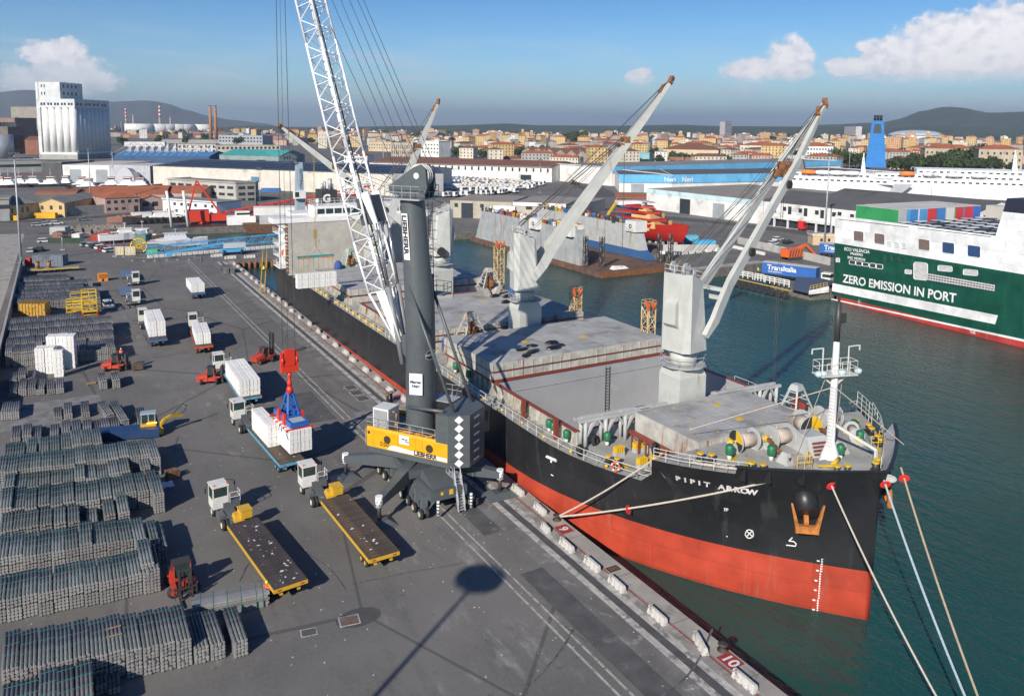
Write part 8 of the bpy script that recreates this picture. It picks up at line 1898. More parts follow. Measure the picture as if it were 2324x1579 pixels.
for x0,y0,x1,y1,m in ((965,690,1103,860,LITW),(1205,722,1345,775,LITW),(1455,760,1598,815,LITW),(330,672,390,712,DKM),(395,682,455,722,DKM),(460,695,520,730,DKM),(530,702,590,745,DKM),(597,712,660,755,DKM),(880,765,945,805,LITW),(200,650,235,690,LITW)): porthole(x0,y0,x1,y1,m,.1)
for k,(x0,y0) in enumerate(((695,488),(768,497),(840,507))): porthole(x0,y0,x0+54,y0+48,M('blanked',(.58,.6,.6)),.1)
for k,(x0,y0) in enumerate(((685,620),(755,632),(828,643))): porthole(x0,y0,x0+55,y0+52,M('green_dark',(.008,.055,.036)),.1,FGRN)
mb = MB(); a,b = fpt(1110,800),fpt(1770,915); a2,b2 = fpt(1105,870),fpt(1760,980)
mb.quad(*[fw_(*q,.02) for q in (a,a2,b2,b)]); mb.m = 1
for k in range(24): f = k/23; mb.tube(fw_(a[0]+(b[0]-a[0])*f,a[1]+(b[1]-a[1])*f,.25),fw_(a2[0]+(b2[0]-a2[0])*f,a2[1]+(b2[1]-a2[1])*f,.25),.09,4)
for f in (.15,.5,.85): mb.tube(fw_(a[0],a[1]*(1-f)+a2[1]*f,.25),fw_(b[0],b[1]*(1-f)+b2[1]*f,.25),.16,5)
mb.build('gangway_dark_panel',[DKM,LITW],ferry,True)  # flat dark quad on the hull, painting the shade of a recess
def ftext(s_,u0,v0,u1,v1,size,bold=.03,m=WMK,sq=1.,sh=0):
 a,b = fw_(*fpt(u0,v0),.05),fw_(*fpt(u1,v1),.05); return text(s_,size,m,ferry,a,(b-a),Vector((0,0,1)),bold=bold,squeeze=sq)
def flen(u0,v0,u1,v1): return (fw_(*fpt(u1,v1))-fw_(*fpt(u0,v0))).length
zh = fpt(290,812)[1]-fpt(265,888)[1]
ob = ftext('ZERO EMISSION IN PORT',265,888,1350,1089,zh*1.38,.06);
xs_ = [v.co.x for v in ob.data.vertices]
def fit(ob,u0,v0,u1,v1):                              # stretch the lettering to its length on the hull
 a = Vector(fw_(*fpt(u0,v0),.05))-f0; L = flen(u0,v0,u1,v1); dd = fdv; ss = [(Vector(v.co)-a).dot(dd) for v in ob.data.vertices]; k = L/(max(ss)-min(ss)) if ss else 1
 for v in ob.data.vertices: q = (Vector(v.co)-a).dot(dd); v.co = Vector(v.co)+dd*(q*k-q)
fit(ob,265,888,1385,1085)
for s_,u0,v0,u1,v1,hh in (('ECO VALENCIA',280,575,528,607,.3),('PALERMO',340,616,462,634,.24),('IMO 9859533',312,655,484,680,.24),('TUG',1516,1390,1573,1402,.3)):
 z_ = abs(fpt(u0,v0)[1]-fpt(u0,v0-{.3: 34,.24: 26}[hh])[1]); ob = ftext(s_,u0,v0,u1,v1,z_*1.3,.02); fit(ob,u0,v0,u1,v1)
mb = MB(); c_ = fpt(425,1082)
for a,b in ((-.5,0),(.5,0),(0,-.5),(0,.5)): mb.bar(fw_(c_[0],c_[1],.04),fw_(c_[0]+a,c_[1]+b,.04),.16,.03)
mb.build('hull_mark',WMK,ferry,True,kind='stuff')
# stern ramp on the quay
mb = MB(); mb.hexa([(148.5,123.2,-.4),(148.5,128,-.4),(157,134,1.2),(157,123,1.2)],[(148.5,123.2,.12),(148.5,128,.12),(157,134,1.8),(157,123,1.8)]); mb.m = 1; mb.hexa([(148.4,123.0,-.6),(154.6,122.7,-.6),(154.6,123.0,-.6),(148.4,123.19,-.6)],[(148.4,123.0,.3),(154.6,122.7,.8),(154.6,123.0,.8),(148.4,123.19,.3)]); mb.m = 2; mb.rail([(148.6,123.1,.3),(154,122.8,.7)],1.1,.05,1.2,2); mb.build('stern_ramp',[simple('ramp_navy',(.05,.07,.13)),FWHT,SYEL],ferry,True)
# trailers and cars on the ferry's open deck
zd = zt-1.19; CT = [simple('trailer_green',(.03,.28,.09)),simple('trailer_blue',(.05,.20,.48)),simple('trailer_red',(.5,.04,.05)),simple('trailer_blue2',(.07,.28,.55)),simple('trailer_white',(.6,.6,.58)),simple('trailer_red',(.5,.04,.05)),simple('trailer_blue3',(.03,.13,.45)),simple('trailer_cream',(.5,.48,.42))]
def box_trailer(loc,rz,side,end,L,W_,H_,label,group,cat='trailer',base=1.15,z=0.,txt=None,twheel=True):
 t = thing('box_trailer',label,cat,(loc[0],loc[1],z),rz,group)
 mb = MB(); mb.box(0,L,0,W_,base,base+H_); mb.m = 1; mb.box(L+.001,L+.06,.02,W_-.02,base+.05,base+H_-.05); mb.box(-.06,-.001,.02,W_-.02,base+.05,base+H_-.05); mb.build('box',[side,end],t)
 mb = MB(); mb.box(-.04,L+.04,-.04,W_+.04,base+H_+.001,base+H_+.12); mb.build('roof',simple('trailer_roof',(.5,.49,.46)),t)
 mb = MB(); mb.box(.3,L-.2,.4,W_-.4,base-.35,base-.001); mb.build('chassis',BLACK,t)
 if twheel:
  for x_ in (1.5,2.8,4.1):
   mb = MB()
   for y_ in (.05,W_-.35): mb.tube((x_,y_,.5),(x_,y_+.3,.5),.5,12)
   mb.build('wheel',BLACK,t,kind='stuff')
 return t
s_,z_ = fpt(390,260,-3.)
ft = f0+fdv*fpt(385,262,-2.)[0]; rzf = math.atan2(fdv.y,fdv.x)
xi = Vector((-fnv.x,-fnv.y,0))
L0 = flen(390,265,800,265)*1.03
box_trailer((ft+xi*2.2)[:2],rzf,CT[0],simple('trailer_grey',(.4,.41,.41)),L0,2.6,2.9,'long green curtain-sided trailer on the open deck of the ferry stern','trailers on the ferry deck',z=zd-.3,twheel=False)
sx_ = fpt(800,270,-2.)[0]
for k in range(8):
 p_ = f0+fdv*(sx_+.2-11.5)+xi*(5.6+k*3.0)
 box_trailer(p_[:2],rzf,CT[(k+3) % 8],CT[[1,3,2,1,4,2,2,6][k]],11.6,2.55,2.9,'%s trailer end in the row beside the green curtain-sided trailer, %s one' % (['blue','light blue','red','blue','white','red','red','dark blue'][k],ORD2[k]),'trailers on the ferry deck',z=zd-.3,twheel=False)
p_ = f0+fdv*(sx_+.4)+xi*(31.)
box_trailer(p_[:2],rzf,CT[7],CT[7],13,2.6,2.9,'long cream trailer at the far side of the ferry deck behind the cars','trailers on the ferry deck',z=zd-.3,twheel=False)
# ================================================================ cars
CARP = [(n,paint('car_'+n,c,rough=.25,dirt=None,dthr=.9)) for n,c in (('white',(.7,.7,.7)),('silver',(.42,.43,.44)),('black',(.03,.03,.035)),('red',(.5,.03,.03)),('grey',(.2,.21,.22)),('blue',(.05,.12,.3)),('beige',(.45,.42,.35)))]
def car_body(m):
 mb = MB(); lo = [(-2.1,-.85,.3),(2.1,-.85,.3),(2.1,.85,.3),(-2.1,.85,.3)]
 mb.hexa(lo,[(-2.15,-.86,.85),(2.15,-.84,.75),(2.15,.84,.75),(-2.15,.86,.85)]); mb.hexa([(-1.9,-.78,1.32),(.35,-.74,1.34),(.35,.74,1.34),(-1.9,.78,1.32)][::1],[(-1.7,-.62,1.42),(.25,-.62,1.44),(.25,.62,1.44),(-1.7,.62,1.42)])
 mb.m = 1; mb.hexa([(-2.05,-.82,.86),(1.15,-.8,.84),(1.15,.8,.84),(-2.05,.82,.86)],[(-1.85,-.74,1.33),(.4,-.7,1.35),(.4,.7,1.35),(-1.85,.74,1.33)])
 mb.m = 2
 for x in (-1.35,1.35):
  for y in (-.88,.72): mb.tube((x,y,.33),(x,y+.16,.33),.33,10)
 return mb.mesh('car',[m,GLASS,BLACK])
CME = {n: car_body(m) for n,m in CARP}
def car(x,y,rz,c,label,group=None,z=0.): ob = inst(CME[c],'parked_car',None,(x,y,z),(0,0,rz)); return tag(ob,label,'car',group)
cr = random.Random(4); nrow = 0
for r_ in range(12):
 for c_ in range(22):
  s_ = sx_+2.0+c_*2.35; off = 1.6+r_*2.5*1.0+0
  if s_ > su0-1.6+0: continue
  p_ = f0+fdv*(s_)+xi*(2.8+r_*5.)
  if 2.8+r_*5. > 29: continue
  cn = cr.choice(('white','white','silver','grey','black','white')); car(p_.x,p_.y,rzf+math.pi/2,cn,'new %s car, %s of %s row from the ferry side' % (cn,nth(c_+1),nth(r_+1)),'new cars parked on the ferry deck',zd)
for i,(u,v,c,a,la) in enumerate(((800,1145,'beige',.5,'yellowish car at the left end of the slanting row by the red sheds'),(850,1150,'silver',.5,'silver car second from the left in the slanting row'),(885,1160,'black',.5,'black car third in the slanting row by the red sheds'),(930,1170,'white',.5,'small white car fourth in the slanting row'),(965,1185,'red',.5,'red car fifth in the slanting row'),(1005,1198,'white',.5,'white car at the right end of the slanting row beside the pale fence'),
  (410,1112,'white',.1,'white car beside the wall of the green netted yard'),(285,1200,'silver',1.4,'silver car parked behind the dark panel lorry'),(362,1190,'black',1.4,'dark car parked behind the dark panel lorry'),(512,950,'white',.1,'white car on the road left of the stone bank'),(430,952,'silver',.1,'left silver car next to the white one by the stone bank'),(760,915,'grey',.1,'grey estate car on the road in front of the yard wall'),(345,965,'silver',.1,'pale car behind the mesh fence at the left'))):
 p = at(*A3(u,v)); car(p.x,p.y,a,c,la)
p = at(*A(985,262)); car(p.x,p.y+1.5,-math.pi/2+.1,'white','white pickup-like car facing the camera by the yellow frames')
for u,v,c,a,la in ((48,1135,'white',.2,'white off-road car left of the black car near the red lorry cab'),(90,1095,'white',.2,'white small car behind the off-road car near the red lorry cab'),(180,1122,'black',.2,'black car right of two white ones near the red lorry cab')): p = at(*A8(u,v)); car(p.x,p.y,a,c,la)
# lorry park
LC0 = []
def lorry_mesh(kind,m):
 mb = MB(); mb.box(5.2,7.2,-1.2,1.2,.9,3.4); mb.m = 1; mb.box(7.201,7.23,-1.1,1.1,1.9,3.1); mb.m = 2; mb.box(-6,7.,-.9,.9,.5,.95)
 for x in (-5,-3.8,3.,6.2):
  for y in (-1.2,.9): mb.tube((x,y,.5),(x,y+.3,.5),.5,8)
 mb.m = 0
 if kind == 'tank': mb.m = 3; mb.tube((-6,0,2.3),(4.6,0,2.3),1.25,12)
 elif kind == 'box': mb.m = 3; mb.box(-6.2,4.8,-1.25,1.25,1.,3.9)
 elif kind == 'tip': mb.m = 3; mb.box(-6,4.6,-1.2,1.2,1.,2.6); mb.m = 4; mb.box(-5.8,4.4,-1.05,1.05,2.61,2.8)
 return mb.mesh('lorry',[CARP[0][1],GLASS,BLACK,m,simple('load_brown',(.3,.24,.18))])
LM = [('white tanker',lorry_mesh('tank',WWHT)),('blue tipper',lorry_mesh('tip',simple('tip_blue',(.04,.14,.36)))),('white cab',lorry_mesh('cab',WWHT)),('dark tipper',lorry_mesh('tip',simple('tip_dark',(.1,.14,.2)))),('cream tanker',lorry_mesh('tank',WCRM))]
P0,P1,P2 = at(*A6(1640,700)),at(*A6(2300,660)),at(*A6(1790,545)); P3 = at(*A7(200,590))
for j in range(7):
 for i in range(19):
  f,q = i/18,j/6; p = P0.lerp(P1,f).lerp(P2.lerp(P3,f),q**.8)
  if cr.random() < .1: continue
  k = (4 if cr.random() < .4 else 0) if j in (1,2) else (cr.choice((1,3,3,1,4)) if j > 2 else cr.choice((2,2,0,3))); nm,me = LM[k]
  ob = inst(me,'parked_lorry',None,(p.x+cr.uniform(-.8,.8),p.y+cr.uniform(-2.5,2.5),0),(0,0,-1.2+cr.uniform(-.08,.08)),(.9,.85,.9)); tag(ob,'%s lorry, %s from left in %s row of the lorry park' % (nm,nth(i+1),nth(j+1)),'lorry','parked lorries')
# light boats laid up beyond the crane
# ================================================================ small boats and harbour craft
BHUL = paint('boat_black',(.03,.03,.032)); BRED = paint('boat_red',(.35,.05,.03))
def boat(loc,rz,L,B,hullm,housem,label,z=WL,cat='boat',house=(.3,.62,2.2),mast=3.,fl=1.6,stripe=None,name='boat',cabins=1,hz_=0.):
 t = thing(name,label,cat,(loc[0],loc[1],z),rz); mb = MB(); n = 9; rows = []
 for k in range(n):
  f = k/(n-1); w_ = B/2*min(1,(1.02-f)**.55*1.25) if f > .5 else B/2*(.85+.15*min(1,f*3)); sh = fl*(1+.45*f*f)
  rows.append([(f*L-L/2,-w_,sh),(f*L-L/2,-w_*.86,-.3),(f*L-L/2,0,-.8),(f*L-L/2,w_*.86,-.3),(f*L-L/2,w_,sh)])
 mb.grid(rows); mb.quad(*rows[0]); mb.m = 1
 for a,b in zip(rows,rows[1:]): mb.quad((a[0][0],a[0][1]*.97,a[0][2]-.25),(b[0][0],b[0][1]*.97,b[0][2]-.25),(b[4][0],b[4][1]*.97,b[4][2]-.25),(a[4][0],a[4][1]*.97,a[4][2]-.25))
 mb.build('hull',[hullm,simple('boat_deck',(.3,.25,.2))],t)
 a,b,hh = house; mb = MB(); X0,X1,W0,q = (a-.5)*L,(b-.5)*L,B*.3,hh*.5
 def tier(x0,x1,w_,z0,z1,x2,x3,w2,gl=None):
  mb.m = 0; mb.hexa([(x0,-w_,z0),(x1,-w_,z0),(x1,w_,z0),(x0,w_,z0)],[(x2,-w2,z1),(x3,-w2,z1),(x3,w2,z1),(x2,w2,z1)])
  if gl:
   mb.m = 1; n = max(3,int((x3-x2)/1.1))
   for k in range(n): xx = x2+(x3-x2)*(k+.2)/n; mb.box(xx,xx+(x3-x2)*.6/n,-w2-.06,w2+.06,gl,gl+.45)
   mb.box(x3-.1,x3+(x1-x3)*.3+.05,-w2*.85,w2*.85,gl,gl+.45); mb.m = 0
 tier(X0-.08*L,X1+.06*L,W0*1.15,fl-.24,fl+q*.6,X0-.07*L,X1+.03*L,W0*1.1,None); tier(X0,X1,W0,fl+q*.6,fl+hh,X0+.02*L,X1-.03*L,W0*.86,fl+hh-.75)
 mb.box(X0-.3,X1+.1,-W0*.95,W0*.95,fl+hh+.001,fl+hh+.1)
 for x_ in (X0-.1*L,X1+.12*L): mb.cbox((x_,0,fl+.25),(1.1,1.3,.6))
 if cabins > 1: mb.box((a-.42)*L,(b-.56)*L,-B*.24,B*.24,fl+hh+.01,fl+hh+2.2); mb.m = 1; mb.box((a-.42)*L-.02,(b-.56)*L+.03,-B*.24-.03,B*.24+.03,fl+hh+1.,fl+hh+1.8); mb.m = 2; mb.box((a-.44)*L,(b-.54)*L,-B*.26,B*.26,fl+hh+2.21,fl+hh+2.4)
 mb.build('wheelhouse',[housem,GLASS,REDS],t)
 mb = MB(); c_ = (a+b)/2-.5; mb.tube((c_*L,0,fl+hh),(c_*L,0,fl+hh+mast+(2.2 if cabins > 1 else 0)),.1,5,.05); mb.bar((c_*L-.6,0,fl+hh+mast*.8),(c_*L+.6,0,fl+hh+mast*.8),.08); mb.build('mast',housem,t)
 return t
tug = [(25,600,'leftmost tug with white wheelhouse at the frame edge'),(95,605,'tug with small red wheelhouse next to the left light mast'),(190,590,'tug half behind the left light mast'),(320,590,'large tug with a big white wheelhouse and black hull'),(480,595,'tug with thin mast right of the large white one'),(615,590,'tug with a red-topped wheelhouse before the hangar door'),(760,600,'white tug with yellow crane left of the silo light mast'),(820,620,'small tug with red trim right of the silo light mast'),(1025,605,'tug with dark wheelhouse left of the white tent'),(1175,605,'tug with red trim right of the white tent'),(1285,608,'last tug with a thin mast at the right of the tug row')]
for i,(u,v,la) in enumerate(tug): p = at(*A3(u,v+45),WL); boat(p[:2],-.3+cr.uniform(-.15,.15),20+cr.uniform(-2,4),6.5,BHUL,paint('house_white',(.8,.8,.79)),la,cat='tugboat',name='tugboat',cabins=2,z=0.0,mast=5)
p = at(*A3(1595,1105)); boat(p[:2],-.12,19,5.,paint('yacht_grey',(.55,.58,.62)),paint('yacht_grey',(.55,.58,.62)),'pale grey cabin cruiser afloat behind the blue lattice boom',house=(.32,.68,2.2),mast=1.5,z=-1.,cat='motor boat')
p = at(*A3(1115,1110)); t = boat(p[:2],.1,13.5,4.2,paint('prefab_white',(.72,.73,.74)),WWHT,'white boat with red underbody propped up ashore by the red shed',z=1.3,house=(.4,.7,1.5),mast=2,cat='boat'); mb = MB(); [mb.bar((x,y,-1.3),(x,y*.6,.1),.2) for x in (-4,0,4) for y in (-1.8,1.8)]; mb.box(-5.5,5.,-1.1,1.1,-.7,-.2); mb.build('cradle',BRED,t)
p = at(*A3(1330,1045)); boat(p[:2],-.3,15,4.6,paint('hull_brown',(.12,.07,.05)),WWHT,'small workboat with white wheelhouse and brown deck moored beyond the white boat',house=(.28,.55,2.4),mast=3,z=-1.8,cat='workboat')
p = at(*A3(1145,925)); boat(p[:2],0,13,4.,paint('boat_salmon',(.42,.2,.15)),paint('boat_salmon',(.42,.2,.15)),'faded red wooden boat lying ashore beyond the inlet',house=(.4,.5,.5),mast=.5,z=.4,cat='boat')
p = at(*A3(1460,935)); t = boat(p[:2],math.pi,26,6.,BHUL,WWHT,'black workboat hung with tyres on the far shore of the inlet',house=(.3,.6,2.2),mast=2,z=.6,cat='workboat')
for k in range(9): mb = MB(); torus(mb,(-11+k*2.6,3.05,1.3),(0,1,0),.5,.2,10,5); mb.build('tyre',BLACK,t)
for u,v,la in ((1285,915,'white cabin box beside the faded red boat'),): p = at(*A3(u,v)); mb = MB(); mb.box(-3.5,3.5,-2,2,0,3); mb.box(-3.6,3.6,-2.1,2.1,3.01,3.2); ob = mb.build('cabin_box',WWHT); ob.location = (p.x,p.y,0); tag(ob,la,'cabin')
# red floating crane
p = at(*A3(1960,1010),WL); t = thing('floating_crane','red floating crane on a black barge with a long red lattice boom reaching right','floating crane',(p.x,p.y,WL),-.12)
mb = MB(); mb.box(-18,18,-4.5,4.5,-.5,2.4); mb.build('barge',BHUL,t)
mb = MB(); mb.box(4,14,-3,3,2.41,5.5); mb.box(7,12,-2,2,5.51,7.2); mb.build('deckhouse',paint('house_white',(.8,.8,.79)),t); mb = MB(); mb.box(7.3,12.1,-2.1,-2.01,6,6.8); mb.build('window',GLASS,t)
mb = MB(); [mb.tube((x,-2,2.4),(x-1.2,-2,15.5),.5,8) for x in (-15,-9.5)]; mb.build('spud_pile',WWHT,t,kind='stuff')
RCR = paint('crane_red',(.55,.045,.02),dthr=.7)
mb = MB(); mb.box(-10,-2,3.5,9,3.4,7.5); mb.box(-2,4,4.2,8.2,3.4,6); mb.lathe([(2.4,2.4),(2.4,3.4)],(-4,6,0),12); mb.bar((-9,5,7),(-6,5,18.5),.5); mb.bar((-9,8,7),(-6,8,18.5),.5); mb.bar((-6,5,18.5),(2,5,6),.6); mb.bar((-6,8,18.5),(2,8,6),.6)
for f in (.2,.45,.7,.95): a = Vector((-9,5,7)).lerp(Vector((-6,5,18.5)),f); mb.bar(a,a+Vector((0,3,0)),.4)
mb.build('crane_house',RCR,t); mb = MB(); lattice(mb,(3,6.5,5),(62,10,14),2.6,22,.2,.11); mb.build('lattice_boom',RCR,t)
p = at(*A3(2290,1010),WL); t = thing('work_barge','rusty grey barge with white upper deck and blue window box left of the ship stern','barge',(p.x+8,p.y-4,WL),-.2)
mb = MB(); mb.hexa([(-10,-4,-.5),(12,-4,-.5),(12,4,-.5),(-10,4,-.5)],[(-12,-4.5,3.2),(14,-4.5,3.2),(14,4.5,3.2),(-12,4.5,3.2)]); mb.m = 1; mb.box(-6,12,-3.6,3.6,3.21,6.5); mb.m = 2; mb.box(-8,11,-3.6,3.6,6.51,9.2); mb.build('hull',[M('barge_rust',(.12,.07,.05),rough=.9,var=.4,dirt=RUST,dthr=.45),SGREY,WWHT],t)
# the grey-blue mobile crane tower behind the ship's house and blue lattice boom on the pier
t = thing('crane_tower','tall pale blue-grey crane tower with a white cab standing behind the ship bridge','crane tower',(62.1,240,0)); TB = paint('tower_blue',(.33,.40,.46))
mb = MB(); mb.hexa([(-1.6,-1.6,0),(1.6,-1.6,0),(1.6,1.6,0),(-1.6,1.6,0)],[(-.9,-.9,26),(.9,-.9,26),(.9,.9,26),(-.9,.9,26)]); mb.m = 1; mb.box(-.25,.25,-1.2,-1.1,12.4,13); mb.build('mast',[TB,GLASS],t)
mb = MB(); mb.box(-2.2,1.2,-2.6,-1.1,15.3,17.6); mb.m = 1; mb.box(-2.0,-.8,-2.64,-2.61,15.8,17.3); mb.build('cab',[WWHT,GLASS],t); mb = MB(); torus(mb,(-1.4,-1,26.3),(0,1,0),.8,.12); torus(mb,(-1.4,.2,26.3),(0,1,0),.8,.12); mb.build('sheave',DKM,t)
text('GOTTWALD',1.1,NAV,t,(62.0,238.85,24.2),(0,0,-1),(1,0,0),bold=.01)
mb = MB(); torus(mb,(-.1,-1.4,10),(0,1,0),.7,.12,10,4); mb.build('logo_ring',simple('sign_blue',(.08,.2,.32)),t)
t = thing('blue_lattice_boom','long light blue lattice crane boom lying across the pier on white blocks','crane boom',(0,0,0)); BL2 = paint('boom_blue',(.08,.35,.62),dthr=.7)
a,b = at(*A3(1330,1185),2.),at(*A6(255,1060),3.)
mb = MB(); lattice(mb,a,b,2.1,16,.1,.055); mb.build('lattice',BL2,t); mb = MB()
for k in range(26): p = a.lerp(b,(k+.5)/26); mb.cbox((p.x,p.y-1.0,.4),(1.2,.8,.8),.2)
mb.build('block',WWHT,t,kind='stuff')
p = at(*A3(1262,1215)); t = thing('cable_reel','big yellow spoked cable reel beside the green container','cable reel',(p.x,p.y,0)); mb = MB(); torus(mb,(0,0,2.3),(.2,1,0),2.1,.18,18,5); [mb.bar((0,0,2.3),(2.1*math.cos(k*math.pi/8),0,2.3+2.1*math.sin(k*math.pi/8)),.14) for k in range(16)]; mb.build('spokes',paint('bright_yellow',(.75,.5,.02)),t)
def crate(R,u0,u1,v,vt,dep,m,la,cat='container',name='container',rz=None,group=None):
 a,b = at(*R(u0,v)),at(*R(u1,v)); h = hz(*R(u0,vt),a.x,a.y); d = b-a; t = thing(name,la,cat,(a.x,a.y,0),math.atan2(d.y,d.x),group); L = d.length
 mb = MB(); mb.box(0,L,0,dep,.05,h); n = max(3,int(L/.8))
 for k in range(n): x = L*(k+.5)/n; mb.box(x-.12,x+.12,-.06,-.001,.2,h-.2)
 mb.build('box',m,t); mb = MB(); mb.box(-.05,L+.05,-.07,.05,h-.18,h+.03); mb.box(-.05,L+.05,-.07,.05,0,.18); [mb.box(x-.1,x+.1,-.08,.06,.181,h-.181) for x in (0,L)]; mb.build('frame',m,t); return t,L,h
crate(A3,1335,1428,1222,1180,2.4,simple('cont_bright_green',(.08,.42,.13)),'small bright green container under the end of the blue boom')
crate(A3,1045,1228,1225,1150,.4,simple('panel_tan',(.5,.44,.3)),'row of tan corrugated fence panels right of the parked cars',cat='fence',name='fence_panel')
crate(A3,820,905,1100,1040,5.,BRED,'rusty red container hut left of the propped white boat'); crate(A3,900,1040,1085,1015,6.,paint('boat_red',(.35,.05,.03)),'open red shed with a flat grey roof beside the propped boat',cat='shed',name='shed')
crate(A3,480,560,1085,1020,4.,simple('hut_brown',(.3,.13,.09)),'brown gabled hut inside the green netted yard',cat='shed',name='shed'); crate(A3,455,590,1040,975,4,simple('wall_palegrey',(.46,.47,.48)),'pale grey double garage behind the brown hut',cat='shed',name='shed')
crate(A3,655,720,1080,1035,3.5,WWHT,'small white tank shelter inside the green netted yard',cat='shed',name='shed')
crate(A3,440,760,1118,1070,.2,simple('net_green',(.03,.06,.04)),'dark green netting fence around the hut yard',cat='fence',name='net_fence'); crate(A3,1225,1320,1112,1045,5,simple('hut_green',(.12,.22,.2)),'small green-roofed hut between propped boat and cruiser',cat='shed',name='shed')
t,L_,h_ = crate(A3,315,500,892,845,2.4,simple('cont_yellow',(.72,.40,.02)),'long yellow container with dark lettering in front of the yellow hall');
a,b = at(*A3(355,880)),at(*A3(485,878)); d_ = (b-a); text('CONTANO',1.7,BK,t,a+Vector((0,-.5,.6))*1,d_,up3,bold=.02,squeeze=1.6)
crate(A3,103,155,912,868,2.4,simple('cont_yellow',(.72,.40,.02)),'short yellow container at the left end of the yellow hall wall')
crate(A3,232,272,1328,1258,1.2,simple('cabin_red',(.6,.03,.03)),'bright red portable toilet cabin beside the dark panel lorry',cat='toilet cabin',name='toilet_cabin')
crate(A6,48,220,655,620,2.4,simple('cont_blue2',(.05,.16,.42)),'blue container with white print at the foot of the cream warehouse'); crate(A3,2165,2323,775,735,2.4,simple('cont_dark',(.1,.1,.11)),'dark container row right of the office wing')
# lorry with blue-grey panels, cable drums
for k,(u0,u1) in enumerate(((300,435),(440,570))): crate(A3,u0,u1,1325,1232 if k == 0 else 1228,3.,simple('panel_slate',(.16,.19,.24)),('left' if k == 0 else 'right')+' one of two slate blue covered cargo boxes by the light mast',cat='cargo box',name='cargo_box')
p,q_ = at(*A3(245,1400)),at(*A3(720,1370)); d_ = q_-p; t = thing('low_loader','long flat low loader with a yellow edge carrying cable drums','trailer',(p.x,p.y,0),math.atan2(d_.y,d_.x)); LL = d_.length
mb = MB(); mb.box(0,LL,0,2.6,.75,1.); mb.m = 1; mb.box(0,LL,-.05,-.001,.78,.98); mb.build('bed',[simple('bed_grey',(.25,.24,.22)),SYEL],t); [wheel(t,LL*.3+k*1.3,.2,.42,.3,CHAS) for k in range(4)]
for k,f in enumerate((.2,.42)): mb = MB(); mb.tube((0,-1,0),(0,-.85,0),0.9,14); mb.tube((0,.85,0),(0,1,0),.9,14); mb.tube((0,-.85,0),(0,.85,0),.5,12); ob = mb.build('cable_drum',WOOD); ob.rotation_euler = (math.pi/2,0,0); c_ = p+d_*f; ob.location = (c_.x,c_.y+1.3,2.01); tag(ob,('left' if k == 0 else 'right')+' wooden cable drum lying on the low loader','cable drum','cable drums')
# blue boom lift
p = at(*A3(2110,1218)); t = thing('boom_lift','blue telescopic boom lift parked on the cross pier behind the quay corner','boom lift',(p.x,p.y,0),-.1); mb = MB(); mb.box(-3.2,3.2,-1.2,1.2,.8,1.7); mb.bar((-2,0,3.4),(-16,-1,1.6),.5,.6); mb.box(-17.5,-16,-1.6,0,.5,1.7); mb.build('chassis',BL2,t); mb = MB(); mb.box(-2.4,3.6,-1.2,1.2,1.9,3.3); mb.build('turret',simple('turret_grey',(.4,.45,.5)),t); [wheel(t,x,y,.75,.5,BL2) for x in (-2.4,2.4) for y in (-1.3,1.3)]
# boundary wall and mesh fences at the left
mb = MB()
for k in range(28):
 y = 118+k*4.4; mb.box(-9.95-(k*.02),-9.6-(k*.02),y,y+4.32,0,2.4)
ob = mb.build('boundary_wall',simple('wall_lowgrey',(.34,.33,.31))); tag(ob,'long low concrete boundary wall between the ramp road and the billet yard','wall')
t = thing('mesh_fence','line of thin mesh fence panels on white feet across the yard before the blue boom','fence',(0,0,0)); FN = [at(*A3(u,v)) for u,v in ((1120,1245),(1200,1280),(1305,1282),(1405,1280),(1512,1275),(1610,1272),(1715,1270),(1820,1285))]
for a,b in zip(FN,FN[1:]): mb = MB(); mb.rail([a,b],2.,.03,2.5,2); mb.cbox((a.x,a.y,.1),(.5,.9,.2)); mb.build('fence_panel',GALV,t)
# stone bank and pier edge piles
mb = MB(); pr = random.Random(8)
for k in range(420):
 f = pr.random(); a = Vector((*g(A3,660,985),0)).lerp(Vector((*g(A3,1050,960),0)),f); x,y,z = a.x+pr.uniform(-2,3),a.y-pr.uniform(0,9),-pr.uniform(0,2.4)+.6; s_ = pr.uniform(.5,1.3)
 mb.hexa([(x-s_,y-s_*.7,z-1.),(x+s_,y-s_*.8,z-1),(x+s_*.9,y+s_,z-1),(x-s_*.8,y+s_*.8,z-1)],[(x-s_*.5,y-s_*.5,z+s_*.5),(x+s_*.6,y-s_*.4,z+s_*.7),(x+s_*.4,y+s_*.5,z+s_*.6),(x-s_*.5,y+s_*.4,z+s_*.4)])
stuff(mb.build('stone_bank',simple('rock',(.26,.23,.19),dthr=.5)))
mb = MB(); [mb.tube((41+k*1.5,225.3-k*.17,-3),(41+k*1.5,225.3-k*.17,-.6),.4,8) for k in range(18)]; stuff(mb.build('pier_piles',RUSTM))
for i,(u,v) in enumerate(((1965,1240),(2090,1258),(2265,1250))): p = at(*A3(u,v)); tag(inst(BME,'concrete_barrier',None,(p.x,p.y,0),(0,0,1.5),(2.,1.5,1.6)),'%s white concrete block on the cross pier edge' % ('left','middle','right')[i],'concrete barrier','white blocks on the cross pier')
